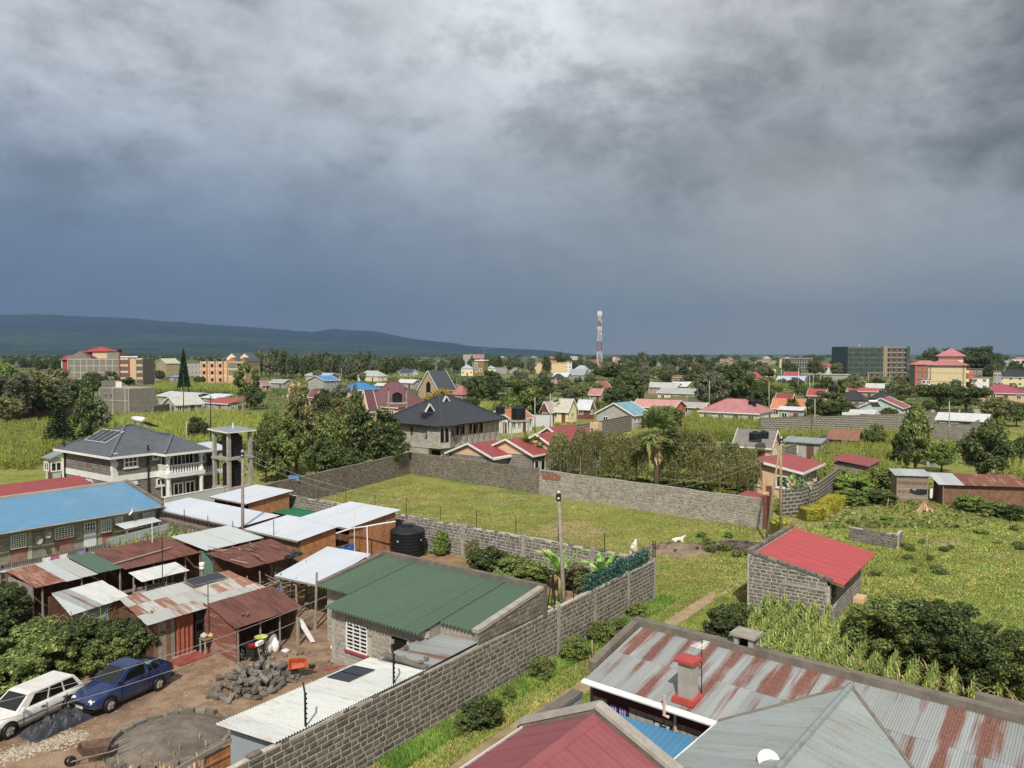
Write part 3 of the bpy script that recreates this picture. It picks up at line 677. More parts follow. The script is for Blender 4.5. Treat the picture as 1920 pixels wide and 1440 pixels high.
# ================================================================== the green roofed house against the long wall
g1=gthing('house','grey block house with a dark green corrugated roof beside the long stone wall','house',-14,5);f=fr(-14,5)
zr=lambda u:2.75+.119*(u+17.5)
wv=sorted([on_u(650,1222,-16.95)[0],on_u(690,1222,-16.95)[0]]);wz=(on_u(650,1216,-16.95)[1],on_u(650,1165,-16.95)[1]);dvx=sorted([on_u(733,1200,-16.95)[0],on_u(762,1200,-16.95)[0]])
a0,b0=f(-16.85,2.3),f(-16.85,8.0)
stone_wall(g1,a0,b0,2.55,M['block'],M['render'],.18,.21,.42,.02,.004,140,holes=[(wv[0]-2.3,wv[1]-2.3,wz[0],wz[1]),(dvx[0]-2.3,dvx[1]-2.3,0,2.05)],seed=21)
stone_wall(g1,f(-15.3,8.0),f(-15.3,10.2),2.75,M['block'],M['render'],.18,.21,.42,.02,.004,60,seed=22)
stone_wall(g1,f(-16.75,8.0),f(-15.3,8.0),2.6,M['block'],M['render'],.18,.21,.42,.02,.004,60,seed=23)
tbox(g1,'ring_beam',M['render'],f(-16.98,2.2,2.4),f(-16.72,8.12,2.68));tbox(g1,'corner_column',M['render'],f(-16.97,7.88,0),f(-16.7,8.13,2.395))
tbox(g1,'foundation',M['concrete'],f(-17.02,2.2,0),f(-16.66,8.16,.25))
window(g1,f(-16.94,wv[1],wz[0]),-EV,wv[1]-wv[0],wz[1]-wz[0],M['white'],M['glass'],3,7,.06,M['redsill'],.05)
d_=tbox(g1,'door',M['dark'],f(-16.9,dvx[0],0),f(-16.8,dvx[1],2.0));tbox(d_,'door_frame',M['render'],f(-16.96,dvx[1],0),f(-16.9,dvx[1]+.08,2.05))
gable_wall(g1,'side_wall',M['render'],f(-15.3,10.3),f(-11.5,10.3),zr(-15.3)-.05,zr(-11.5)-.05)
roof_plane(g1,[f(-17.55,7.95,zr(-17.55)),f(-17.55,2.1,zr(-17.55)),f(-11.6,2.1,zr(-11.6)),f(-11.6,7.95,zr(-11.6))],M['green_roof'],.96,0,.2,.045)
roof_plane(g1,[f(-16.05,10.2,zr(-16.05)),f(-16.05,7.95,zr(-16.05)),f(-11.6,7.95,zr(-11.6)),f(-11.6,10.2,zr(-11.6))],M['green_roof'],.96,0,.2,.045)
roof_plane(g1,[f(-16.3,2.1,zr(-16.3)),f(-16.3,.25,zr(-16.3)),f(-11.6,.25,zr(-11.6)),f(-11.6,2.1,zr(-11.6))],M['green_roof'],.96,0,.2,.045)
cp=lambda name,pts,mat:part(name,MB().slab(pts,.16),mat,g1)
tbox(g1,'parapet',M['concrete_dark'],f(-11.6,-.05,2.2),f(-11.32,10.5,zr(-11.5)+.22))
cp('coping',[f(-16.35,-.06,zr(-16.35)+.16),f(-16.35,.27,zr(-16.35)+.16),f(-11.6,.27,zr(-11.6)+.2),f(-11.6,-.06,zr(-11.6)+.2)],M['concrete'])
cp('coping',[f(-15.9,10.18,zr(-15.9)+.12),f(-15.9,10.46,zr(-15.9)+.12),f(-11.6,10.46,zr(-11.6)+.2),f(-11.6,10.18,zr(-11.6)+.2)],M['concrete_dark'])
stone_wall(g1,f(-16.3,.1),f(-11.35,.1),3,M['stone3'],M['mortar_dark'],.2,.2,.34,.035,.012,90,lambda s:zr(-16.3+s)-.02,seed=25,rough=.15,base=2.40)
tbox(g1,'back_wall',M['block'],f(-16.1,.3,0),f(-15.98,2.3,zr(-16.1)-.03));tbox(g1,'end_wall',M['block'],f(-16.8,2.2,0),f(-15.98,2.3,zr(-16.4)-.06))
mb=MB();mb.box(*[-15.3+14-.25,-15.3+14-.1],*[9.1-5,9.35-5],1.9,2.25);mt=part('meter_box',mb,M['grey_wall'],g1);stick(mt,'conduit',f(-15.45,9.25,0),f(-15.45,9.25,1.9),.02,M['iron'])
# ================================================================== white corrugated lean-to along the wall
g2=gthing('shed','long low shed with a white corrugated roof leaning on the stone wall','shed',-22.5,1.5);f=fr(-22.5,1.5)
roof_plane(g2,[f(-19.3,3.15,2.12),f(-26.1,3.15,2.12),f(-26.1,.02,2.44),f(-19.3,.02,2.44)],M['white_roof'],.85,0,.11,.024)
roof_plane(g2,[f(-25.75,2.85,0),f(-25.75,.2,0),f(-25.75,.2,2.4),f(-25.75,2.85,2.12)],M['tin_grey'],.88,0,.08,.01,'wall_sheet')
roof_plane(g2,[f(-25.7,2.9,0),f(-19.5,2.9,0),f(-19.5,2.9,2.1),f(-25.7,2.9,2.1)],M['rust'],.88,0,.08,.01,'wall_sheet')
for v in(2.8,1.5,.35):mb=MB();mb.bar(f(-26.0,v,2.06+(2.85-v)*.1),f(-19.4,v,2.06+(2.85-v)*.1),.06,.08);part('purlin',mb,M['wood'],g2)
for u in(-25.65,-22.6,-19.6):stick(g2,'post',f(u,2.8,0),f(u,2.8,2.1),.06)
def solar(name,label,loc,ex,es,w_,h_,n,cat='solar panel',frame=None,group=None):
    ex=Vector(ex).normalized();es=Vector(es).normalized();nn=ex.cross(es)
    o=thing(name,label,cat,loc,0,group)
    o.matrix_basis=Matrix(((ex.x,es.x,nn.x,loc[0]),(ex.y,es.y,nn.y,loc[1]),(ex.z,es.z,nn.z,loc[2]),(0,0,0,1)))
    pm=plain('#20242f',.25,.1,4,bmp=0,spec=.6)
    pw=w_/n
    for i in range(n):
        mb=MB();x=i*pw
        for a,b in(((x,0),(x+pw,0)),((x+pw,0),(x+pw,h_)),((x+pw,h_),(x,h_)),((x,h_),(x,0))):mb.bar((*a,.03),(*b,.03),.04,.05)
        fo=part('panel_frame',mb,frame or plain('#8d8c88',.5,.1,3,metal=.4),o)
        c=MB();c.box(x+.02,x+pw-.02,.02,h_-.02,.018,.035);ce=part('cell_sheet',c,pm,fo)
        l_=MB()
        for k in range(1,4):l_.bar((x+.02,h_*k/4,.037),(x+pw-.02,h_*k/4,.037),.008,.003)
        part('grid_lines',l_,plain('#6d7078',.4),fo)
    return o
a=G(-21.6,2.95,2.19);solar('solar_array','pair of dark solar panels lying on the white corrugated shed roof',a,GU,-GV+Vector((0,0,.1)),1.3,1.15,2,frame=plain('#4a3f38',.6))
# torn grey sheets between the shed and the green house
g3=gthing('lean_to','weathered blue grey iron sheets with rust streaks between white shed and green roof','lean-to',-17.7,1.3);f=fr(-17.7,1.3)
roof_plane(g3,[f(-16.1,2.6,2.3),f(-19.4,2.6,2.22),f(-19.45,.02,2.46),f(-16.25,.02,2.52)],M['zinc_rust'],.8,0,.1,.006)
tbox(g3,'front_wall',M['block'],f(-19.1,2.4,0),f(-16.2,2.5,2.2));tbox(g3,'ledge',M['concrete_dark'],f(-19.55,.05,2.49),f(-19.2,2.3,2.53))
rs_mat=M['stone']
def rock(label,loc,r,sq=.8,mat=None,name='loose_stone',group=None,cat='stone'):
    k=random.randrange(6);mb=MB();n=7;rr=random.Random(int(loc[0]*100));prof=[(.35,-.5),(.85,-.3),(1,.05),(.8,.4),(.3,.52)]
    vs=[];fs=[]
    for q,(ra,z)in enumerate(prof):
        for j in range(n):t=2*math.pi*j/n;ww=rr.uniform(.8,1.15);vs.append((ra*r*ww*math.cos(t),ra*r*ww*math.sin(t)*sq,z*r*1.1+r*.5))
    for i in range(len(prof)-1):
        for j in range(n):fs.append((i*n+j,i*n+(j+1)%n,(i+1)*n+(j+1)%n,(i+1)*n+j))
    fs+=[tuple(range(n-1,-1,-1)),tuple((len(prof)-1)*n+j for j in range(n))]
    mb.add(vs,fs);o=link(name,mb.mesh(name,mat or M['stone']),None,loc,(0,0,rr.uniform(0,3)))
    return tag(o,label,cat,group)
for i,(u,v)in enumerate([(-19.3,1.3),(-19.2,1.9),(-18.8,.55),(-19.35,1.5),(-19.25,.4),(-18.2,2.2)]):rock('dark stone weighing down the torn grey iron sheets',G(u,v,2.33+(2.6-v)*.09),.12 if i!=0 else .17,name='weight_stone',group='stones on the torn grey sheets')
# ================================================================== patched rusty shed, brown shed
g4=gthing('shack','plank shack under a patchwork roof of rusty and grey iron sheets','shack',-19.3,15.5);f=fr(-19.3,15.5)
roof_plane(g4,[f(-16.1,13.85,2.1),f(-22.6,13.85,2.1),f(-22.2,17.2,2.6),f(-16.3,17.2,2.6)],M['zinc_rust2'],.72,1.15,.09,.009,jit=.02)
k=0;u=-22.3
while u<-16.3:
    if not(-21.2<u<-19.3):mb=MB();mb.box(u+19.3,u+19.3+.2,14.3-15.5,14.33-15.5,.02,2.08);part('plank',mb,random.choice([M['wood'],M['wood_red'],M['wood_grey']]),g4)
    u+=.21;k+=1
for u0,u1,v0,v1 in((-22.3,-22.22,14.33,17),(-16.4,-16.32,14.33,17),(-22.3,-16.32,16.95,17.03)):tbox(g4,'side_wall',M['wood_red'],f(u0,v0,0),f(u1,v1,2.15))
tbox(g4,'lintel',M['wood'],f(-21.25,14.28,1.92),f(-19.2,14.36,2.08));tbox(g4,'threshold',M['concrete'],f(-21.2,14.2,0),f(-19.3,14.4,.1))
mb=MB();N=14;cu=[(-21.05+.95*i/N+19.3,14.26-15.5+.045*math.sin(i*1.9))for i in range(N+1)]
for(x0,y0),(x1,y1)in zip(cu,cu[1:]):mb.add([(x0,y0,.08),(x1,y1,.08),(x1,y1,1.95),(x0,y0,1.95)],[(0,1,2,3)])
part('door_curtain',mb,plain('#9c5640',.85,.15,3),g4,label='orange cloth hanging in the doorway')
gd=thing('steel_gate_leaf','open black steel door leaf beside the orange curtain','door',G(-20.05,14.2),GR+R(-12));mb=MB()
for x in(0,.9):mb.box(x-.02,x+.02,-.02,.02,.05,1.95)
for z in(.07,.5,.95,1.4,1.93):mb.box(0,.9,-.018,.018,z-.02,z+.02)
part('frame',mb,M['iron'],gd);mb=MB();mb.box(.02,.88,-.006,.006,.09,.95);mb.box(.02,.88,-.006,.006,1.42,1.9);part('plate',mb,M['black'],gd)
for i in range(1,7):mb=MB();mb.bar((.9*i/7,0,.95),(.9*i/7,0,1.4),.016,.016);part('grille_bar',mb,M['iron'],gd)
solar('solar_array','two dark solar panels at the top of the patchwork rusty roof',G(-18.9,16.25,2.50),GU,GV*3.35+Vector((0,0,.5)),1.9,.85,2)
g5=gthing('shed','open fronted shed with a dark red brown sheet roof and rusty side','shed',-18,12.5);f=fr(-18,12.5)
roof_plane(g5,[f(-16.1,11.25,1.72),f(-19.9,11.25,1.72),f(-19.75,13.75,2.34),f(-16.1,13.75,2.34)],M['oxide'],.78,0,.09,.008)
roof_plane(g5,[f(-19.65,14.2,0),f(-19.65,14.2,2.3),f(-19.65,11.55,1.74),f(-19.65,11.55,0)],M['rust'],.6,0,.09,.012,'wall_sheet')
for u in(-19.6,-18.4,-17.3,-16.3):stick(g5,'post',f(u,11.5,0),f(u,11.5,1.74),.05)
tbox(g5,'back_wall',M['wood_red'],f(-19.6,13.7,0),f(-16.2,13.78,2.3));tbox(g5,'side_wall',M['wood'],f(-16.22,11.7,0),f(-16.16,13.7,1.8));mb=MB();mb.bar(f(-19.8,11.45,1.7),f(-16.1,11.45,1.7),.06,.07);part('rafter',mb,M['wood'],g5)
for i,(u,v)in enumerate([(-19.0,12.0),(-18.85,11.85),(-18.75,11.95)]):rock('small dark stone lying on the red brown shed roof',G(u,v,1.75+(v-11.25)*.248),.1,name='weight_stone',group='stones on the red brown roof')
rd=gthing('metal_rod','thin leaning rod between the patchwork roof and the red brown roof','rod',-19.8,13.6);mb=MB();mb.tube([(0,0,0),(.1,.1,3.3)],.025,5);part('rod',mb,M['wood_red'],rd)
# ================================================================== row of rusty sheds along the back of the yard
g6=gthing('shed_row','long open shed row roofed with mixed rusty, green and grey sheets','shed',-16,26);f=fr(-16,26)
def seg(u0,u1,m,zl=1.95,zh=2.25,v0=24.4,v1=28.2,sheet=.75):roof_plane(g6,[f(u1,v0,zl),f(u0,v0,zl),f(u0,v1,zh),f(u1,v1,zh)],m,sheet,0,.1,.01,jit=.02)
seg(-22.9,-21.4,M['rust']);seg(-21.4,-20.6,M['zinc'],1.92);seg(-20.6,-19.7,M['zinc_rust2']);seg(-19.7,-18.3,ribbed('#4d6350',.1,.05,.6)if False else M['green_roof'],1.98,2.3)
seg(-18.3,-13.6,M['oxide'],1.9,2.35,24.2);seg(-13.6,-9.4,M['zinc'],2.1,2.4,23.6,27.6,1.05)
roof_plane(g6,[f(-14,28.2,2.2),f(-23,28.2,2.15),f(-23,29.3,2.0),f(-14,29.3,2.05)],M['zinc'],1.5,0,.1,.006,'roof_sheet')
for u in(-22.5,-20.5,-18.4,-16.4,-14.4,-12.4,-10.4):stick(g6,'post',f(u,24.6,0),f(u,24.6,1.95),.06);
tbox(g6,'back_wall',M['wood'],f(-22.9,28.0,0),f(-9.5,28.1,2.1));tbox(g6,'end_wall',M['wood_grey'],f(-22.85,25,0),f(-22.77,28,1.9))
tbox(g6,'partition',M['wood_red'],f(-15.5,25.2,0),f(-15.42,28,1.95));tbox(g6,'partition',M['wood_red'],f(-19.0,25.2,0),f(-18.92,28,1.95))
for z,dz in((.55,.05),(.95,-.05)):mb=MB();mb.bar(f(-21.8,23.4,z),f(-16.5,23.2,z+dz),.05,.14);part('rail',mb,M['wood_grey'],g6)
for u in(-21.6,-19.8,-18.2,-16.8):stick(g6,'fence_post',f(u,23.35,0),f(u,23.35,1.15),.055)
pl=gthing('timber_plank','pale plank lying along the red brown part of the shed row roof','plank',-16.6,25.3);mb=MB();mb.bar((-1.9,-.1,2.1),(2.0,.5,2.2),.14,.05);part('board',mb,M['wood_grey'],pl)
dg=gthing('door','pale green iron door at the end of the shed row','door',-13.0,24.3);mb=MB();mb.box(-.55,.55,-.03,.03,0,1.95);part('leaf',mb,plain('#6f9a8c',.7,.2,4,dirt='#8a6a52',dirt_amt=.6),dg);mb=MB();mb.box(-.63,-.55,-.05,.05,0,2.0);mb.box(.55,.63,-.05,.05,0,2.0);part('frame',mb,M['wood'],dg)
plain_wall('broken low stone wall beside the pale green iron door',[G(-12.3,24.2),G(-10.9,24.1)],1.2,M['brick_grey'],name='low_wall')
g7=gthing('market_stall','small stall with a white corrugated roof on thin posts','stall',-17.3,22.4);f=fr(-17.3,22.4)
roof_plane(g7,[f(-15.9,21.6,1.75),f(-18.7,21.6,1.75),f(-18.6,23.3,1.95),f(-15.8,23.3,1.95)],M['white_roof'],.8,0,.1,.012)
for u in(-18.4,-17.2,-16.1):
    for v in(21.8,23.1):stick(g7,'post',f(u,v,0),f(u,v,1.78+(v-21.6)*.1),.045)
tbox(g7,'counter',M['wood_grey'],f(-18.5,21.75,.78),f(-16.0,23.1,.84));tbox(g7,'front_board',M['wood'],f(-18.5,21.72,.1),f(-16.0,21.76,.75))
g8=gthing('shack','low shack with a dirty white iron roof among the reeds','shack',-22.2,20.3);f=fr(-22.2,20.3)
roof_plane(g8,[f(-20.7,19.0,1.95),f(-23.7,18.7,1.85),f(-23.2,21.9,2.2),f(-20.7,21.9,2.25)],[M['white_roof'],M['zinc'],M['white_roof'],M['zinc_rust']],.85,0,.1,.01,jit=.03)
roof_plane(g8,[f(-20.8,19.2,0),f(-23.5,19.0,0),f(-23.5,19.0,1.85),f(-20.8,19.2,1.9)],[M['rust'],M['tin_grey'],M['rust']],.8,0,.1,.01,'wall_sheet');tbox(g8,'side_wall',M['wood_red'],f(-20.85,19.3,0),f(-20.78,21.8,1.9));tbox(g8,'back_wall',M['wood_red'],f(-23.4,21.7,0),f(-20.8,21.78,2.1))
# pole pens with a brown sheet roof and sticks on it
g9=gthing('animal_pen','rickety pole pen under red brown sheets strewn with sticks','pen',-12.5,19.5);f=fr(-12.5,19.5)
roof_plane(g9,[f(-10.2,18.4,2.0),f(-14.1,18.6,1.95),f(-14.3,22.6,2.2),f(-9.8,22.4,2.3)],[M['oxide'],M['oxide'],M['rust'],M['oxide'],M['zinc']],.8,0,.09,.009,jit=.03)
rp=random.Random(5)
for i in range(16):u=rp.uniform(-14,-10.3);v=rp.uniform(18,22);stick(g9,'roof_stick',f(u,v,2.12+(v-17.5)*.05),f(u+rp.uniform(-.5,.5),v+rp.uniform(-1.6,1.6),2.18+(v-17.5)*.05),.035,rp.choice([M['wood'],M['wood_grey']]))
for i in range(6):
    for j in range(3):u=-15.6+i*.95;v=14.8+j*1.6;stick(g9,'post',f(u,v,0),f(u+rp.uniform(-.08,.08),v,rp.uniform(1.3,2.0)),.05,rp.choice([M['wood'],M['wood_grey']]))
for i in range(46):u=rp.uniform(-16.0,-11.5);v=rp.choice([14.6,16.2,17.7])+rp.uniform(-.1,.1);z=rp.choice([.5,.95,1.4]);stick(g9,'rail',f(u,v,z),f(u+rp.uniform(1.2,2.6),v+rp.uniform(-.4,.4),z+rp.uniform(-.25,.25)),.042,rp.choice([M['wood'],M['wood_grey'],M['wood']]))
for i in range(22):u=rp.uniform(-15.8,-11);v=rp.uniform(14.5,17.8);stick(g9,'rail',f(u,v,rp.uniform(.3,1.4)),f(u+rp.uniform(-.5,.5),v+rp.uniform(1,2.2),rp.uniform(.3,1.7)),.03,M['wood_grey'])
tbox(g9,'back_wall',M['wood_red'],f(-14,22.2,0),f(-10,22.28,2.1))
for k,(u,v)in enumerate([(-11.6,18.1),(-10.9,18.3)]):
    t=gthing('old_tyre',['black tyre lying flat on the brown pen roof','second tyre beside the grey sheet on the pen roof'][k],'tyre',u,v);mb=MB();prof=[]
    vs=[];fs=[]
    for i in range(14):
        for j in range(6):A=2*math.pi*i/14;B=2*math.pi*j/6;vs.append(((.26+.075*math.cos(B))*math.cos(A),(.26+.075*math.cos(B))*math.sin(A),2.17+.07*math.sin(B)))
    for i in range(14):
        for j in range(6):fs.append((i*6+j,((i+1)%14)*6+j,((i+1)%14)*6+(j+1)%6,i*6+(j+1)%6))
    mb.add(vs,fs);part('tyre_ring',mb,M['black'],t,True)
g10=gthing('open_shed','open pole shed with a bright white sheet roof behind the green house','shed',-12,14.6);f=fr(-12,14.6)
roof_plane(g10,[f(-14.4,12.2,2.22),f(-14.4,15.8,2.1),f(-9.5,17.2,2.5),f(-9.5,13.4,2.62)],M['zinc_new'],.9,0,.09,.006)
for u,v in((-14.2,12.6),(-14.2,14.2),(-14.2,15.5),(-11.8,12.9),(-9.8,13.6),(-9.8,16.8),(-12,16.1)):stick(g10,'post',f(u,v,0),f(u,v,2.2+(u+14.4)*.06),.06)
tbox(g10,'back_wall',M['wood_red'],f(-9.72,13.5,0),f(-9.64,17.0,2.4));mb=MB();mb.bar(f(-14.38,12.2,2.16),f(-14.38,15.8,2.04),.06,.09);part('eave_board',mb,M['wood_grey'],g10)
stick(g10,'corner_post',f(-14.75,12.0,0),f(-14.7,11.9,3.0),.07)
# ================================================================== poultry sheds with white roofs
def coop(label,u0,u1,v0,v1,zl,zh,front='planks'):
    o=gthing('poultry_shed',label,'shed',(u0+u1)/2,(v0+v1)/2);f=fr((u0+u1)/2,(v0+v1)/2);ov=.35
    roof_plane(o,[f(u0-ov,v1+.2,zl),f(u0-ov,v0-.25,zl),f(u1+ov,v0-.25,zh),f(u1+ov,v1+.2,zh)],M['zinc_new'],.95,0,.09,.006)
    n=int((u1-u0)/.2)
    for i in range(n):mb=MB();x=u0+(u1-u0)*i/n;mb.box(x-(u0+u1)/2+.006,x-(u0+u1)/2+(u1-u0)/n,(v0-v1)/2,(v0-v1)/2+.03,.02,zl+(zh-zl)*(i+.2)/n-.07);part('plank',mb,M['wood_orange'],o)
    n=int((v1-v0)/.9)
    for i in range(n):
        y=-(v1-v0)/2+(v1-v0)*i/n;mb=MB();mb.box(-(u1-u0)/2,-(u1-u0)/2+.04,y+.01,y+(v1-v0)/n-.01,.3,zl-.55 if front=='open' else zl-.12);part('board',mb,M['wood']if front!='open' else M['wood_red'],o)
        stick(o,'post',(-(u1-u0)/2-.02,y,0),(-(u1-u0)/2-.02,y,zl-.05),.05,M['wood'])
    tbox(o,'far_wall',M['wood'],f(u1-.05,v0+.1,0),f(u1,v1-.02,zh-.1));tbox(o,'end_wall',M['wood'],f(u0+.05,v1-.05,0),f(u1-.06,v1,zl-.06));tbox(o,'sill_wall',M['concrete'],f(u0-.04,v0+.05,0),f(u0+.08,v1,.28))
    mb=MB();mb.bar(f(u0-ov,v0-.2,zl-.06),f(u0-ov,v1+.15,zl-.06),.05,.1);part('fascia',mb,M['wood_grey'],o)
    return o
coop('orange timber poultry shed with a bright white roof beside the pole pens',-9.1,-6.2,20.3,25.6,2.4,2.75)
coop('orange timber poultry shed with a bright white roof beside the black tank',-4.7,-.3,20.6,25.6,2.35,2.8,'open')
coop('long low white roofed shed left of the wooden pole',-8.9,-6.2,26.9,38.2,2.35,2.6)
coop('white roofed timber shed at the foot of the concrete water tower',-3.6,.3,33.6,38.4,2.35,2.75,'open')
gt=gthing('shade_net','flat dark green shade net stretched between the white roofed sheds','net',-.2,31.8);mb=MB()
for i in range(8):
    for j in range(10):x0=-1.2+2.4*i/8;y0=-2.2+4.4*j/10;zz=lambda x,y:1.25+.06*math.sin(x*2.5)*math.cos(y*1.7);mb.add([(x0,y0,zz(x0,y0)),(x0+.3,y0,zz(x0+.3,y0)),(x0+.3,y0+.44,zz(x0+.3,y0+.44)),(x0,y0+.44,zz(x0,y0+.44))],[(0,1,2,3)])
part('net_sheet',mb,plain('#1f6a4c',.8,.2,6),gt)
for x in(-1.2,1.2):
    for y in(-2.2,2.2):stick(gt,'post',(x,y,0),(x,y,1.3),.04)
dp=gthing('downpipe_run','white gutter pipe from the poultry shed roofs to the black tank','pipe',-4,19.9);mb=MB()
mb.tube([(-2.2,.35,2.25),(-.9,.3,2.35),(.2,.1,2.3),(1.0,-.2,2.35),(2.4,-.6,2.35)],.05,6);part('pipe',mb,M['whitepipe'],dp);mb=MB();mb.tube([(.3,.05,2.28),(.32,.0,0)],.05,6);part('drop_pipe',mb,M['whitepipe'],dp)
bc=gthing('blue_tarpaulin','bright blue cloth hung over a rail between the poultry sheds','cloth',-5.4,20.2);mb=MB()
for i in range(12):x0=-.8+i*.13;mb.add([(x0,.05*math.sin(i*1.3),.45),(x0+.13,.05*math.sin(i*1.3+1.3),.45),(x0+.13,.04*math.sin(i+1),1.3),(x0,.04*math.sin(i),1.3)],[(0,1,2,3)])
part('cloth',mb,M['bluecloth'],bc);mb=MB();mb.bar((-.95,0,1.31),(.95,0,1.31),.05,.05);mb.bar((-.9,0,0),(-.9,0,1.3),.05,.05);mb.bar((.9,0,0),(.9,0,1.3),.05,.05);part('rail',mb,M['wood'],bc)
# ================================================================== water tanks
def tank(label,loc,r,h,ribs=7,name='water_tank',group=None):
    o=thing(name,label,'tank',loc,0,group);prof=[(r*.97,0)];n=ribs;top=h*.74
    for i in range(n):
        z0=top*i/n;z1=top*(i+1)/n;prof+=[(r,z0+.01),(r,z0+(z1-z0)*.62),(r*.955,z0+(z1-z0)*.72),(r*.955,z0+(z1-z0)*.94)]
    prof+=[(r,top),(r,top+h*.04),(r*.93,top+h*.08),(r*.55,top+h*.18),(r*.3,top+h*.21)]
    mb=MB();mb.lathe(prof,28);part('shell',mb,M['black'],o)
    mb=MB();mb.lathe([(r*.3,top+h*.2),(r*.33,top+h*.215),(r*.33,top+h*.25),(r*.26,top+h*.265)],16);part('lid',mb,M['black'],o)
    for k in range(8):
        A=2*math.pi*k/8;mb=MB();mb.bar((r*.95*math.cos(A),r*.95*math.sin(A),top+h*.07),(r*.35*math.cos(A),r*.35*math.sin(A),top+h*.215),.09*r,.05*r);part('rib',mb,M['black'],o)
    return o
bt=tank('big black ribbed water tank beside the vegetable garden',G(-1.0,18.7),1.24,2.15)
for A,nm in((R(-120),'maker_label'),(R(-38),'maker_label')):
    mb=MB()
    for i in range(4):
        a0_=A+i*.05;a1_=A+(i+1)*.05;q=1.255;mb.add([(q*math.cos(a0_),q*math.sin(a0_),1.1),(q*math.cos(a1_),q*math.sin(a1_),1.1),(q*math.cos(a1_),q*math.sin(a1_),1.3),(q*math.cos(a0_),q*math.sin(a0_),1.3)],[(0,1,2,3)])
    lb=part(nm,mb,plain('#22364f',.6),bt);mb=MB();a0_=A+.04;a1_=A+.13;q=1.262;mb.add([(q*math.cos(a0_),q*math.sin(a0_),1.13),(q*math.cos(a1_),q*math.sin(a1_),1.13),(q*math.cos(a1_),q*math.sin(a1_),1.2),(q*math.cos(a0_),q*math.sin(a0_),1.2)],[(0,1,2,3)]);part('white_mark',mb,M['white'],lb)
# ================================================================== the blue roofed row house
bh=gthing('row_house','long row house with a pale blue sheet roof and barred windows','house',-22,39);f=fr(-22,39)
UL,UR=-37,-9.3
part('roof',MB(),M['blue_roof'],bh)if False else None
ro=link('roof',slope_mesh('roof',[[f(UL,36.2,2.72),f(UR,36.2,2.72),f(UR,41.7,3.95),f(UL,41.7,3.95)]],M['blue_roof']),bh)
fv=36.95
tbox(bh,'wall',brick_mat('grey_row_house_blocks','#9d978b','#8b857a',.45,.22,.012),f(UL,fv,0),f(UR+.3,fv+.2,2.78));tbox(bh,'beam',M['render'],f(UL,fv-.03,2.3),f(UR+.3,fv-.002,2.55))
for u in(-18.2,-13.6,-11.0,-9.6):tbox(bh,'column',M['render'],f(u-.13,fv-.04,0),f(u+.13,fv-.001,2.298))
tbox(bh,'rear_wall',M['grey_wall'],f(UL,41.75,0),f(UR+.3,42.0,4.12));gable_wall(bh,'gable_wall',M['concrete_dark'],f(UR+.15,36.5),f(UR+.15,41.9),2.9,4.15,t=.28)
gu=MB();gu.tube([f(UL,36.12,2.64),f(UR,36.12,2.66)],.07,6);part('gutter',gu,M['concrete'],bh)
for px,in((247,),):u,z=on_v(px,955,36.1);mb=MB();mb.tube([f(u,36.05,2.95),f(u,36.05,2.7),f(u-.25,36.0,2.5)],.06,6);part('spout',mb,M['whitepipe'],bh)
def bwin(x0,x1,yb,yt,nx,ny,door=False,apron=None):
    u0,z0=on_v(x0,yb,fv-.04);u1,_=on_v(x1,yb,fv-.04);_,z1=on_v(x0,yt,fv-.04);z0=max(z0,.05)
    if z1>2.28:z1=2.28
    o=window(bh,f(u0,fv,z0),EU,u1-u0,z1-z0,M['white'],M['glass']if not door else M['glass_blue'],nx,ny,.07,None if door else M['redsill'],.06)
    if apron:tbox(o,'apron_panel',plain('#a0776a',.85),f(u0,fv-.02,0),f(u1,fv-.001,z0-.1))
bwin(20,50,1031,1001,6,6,apron=1);bwin(103,139,1013,987,6,5,apron=1);bwin(190,209,1000,974,4,6,apron=1);bwin(216,231,987,971,4,4);bwin(268,291,973,962,6,3)
u0,z0=on_v(157,1020,fv);u1,_=on_v(180,1015,fv);dd=tbox(bh,'door',plain('#dfe4ef',.6,.05),f(u0,fv-.06,.02),f(u1,fv-.002,1.55));window(dd,f(u0,fv-.002,1.56),EU,u1-u0,.7,M['white'],M['glass_blue'],4,2,.06,None,.06,'fanlight')if False else bwin(158,180,998,980,4,2,True)
bd=gthing('roof_dish','pair of small pale dishes on the wall of the blue roofed row house','dish',-17.9,36.6)
for x,z in((0,1.75),(.55,2.05)):
    mb=MB();mb.lathe([(.02,0),(.18,.05),(.3,.13)],12,cap=False);o=part('dish',mb,M['concrete'],bd);o.location=(x,-.1,z);o.rotation_euler=(R(80),0,R(20));mb=MB();mb.tube([(x,.3,z-.1),(x,-.1,z)],.02,5);part('arm',mb,M['iron'],bd)
# red roofed neighbour behind
rh=gthing('row_house','low house with a bright red sheet roof at the left edge','house',-22,49);f=fr(-22,49)
link('roof',slope_mesh('roof',[[f(-37,42.7,2.75),f(-9.6,42.7,2.75),f(-9.6,48.8,3.9),f(-37,48.8,3.9)],[f(-9.6,54.9,2.75),f(-37,54.9,2.75),f(-37,48.85,3.9),f(-9.6,48.85,3.9)]],M['red_roof']),rh)
tbox(rh,'wall',M['grey_wall'],f(-37,43.2,0),f(-10,54.4,2.72));gable_wall(rh,'gable_wall',M['concrete_dark'],f(-9.75,43),f(-9.75,54.6),2.7,2.7,3.8)
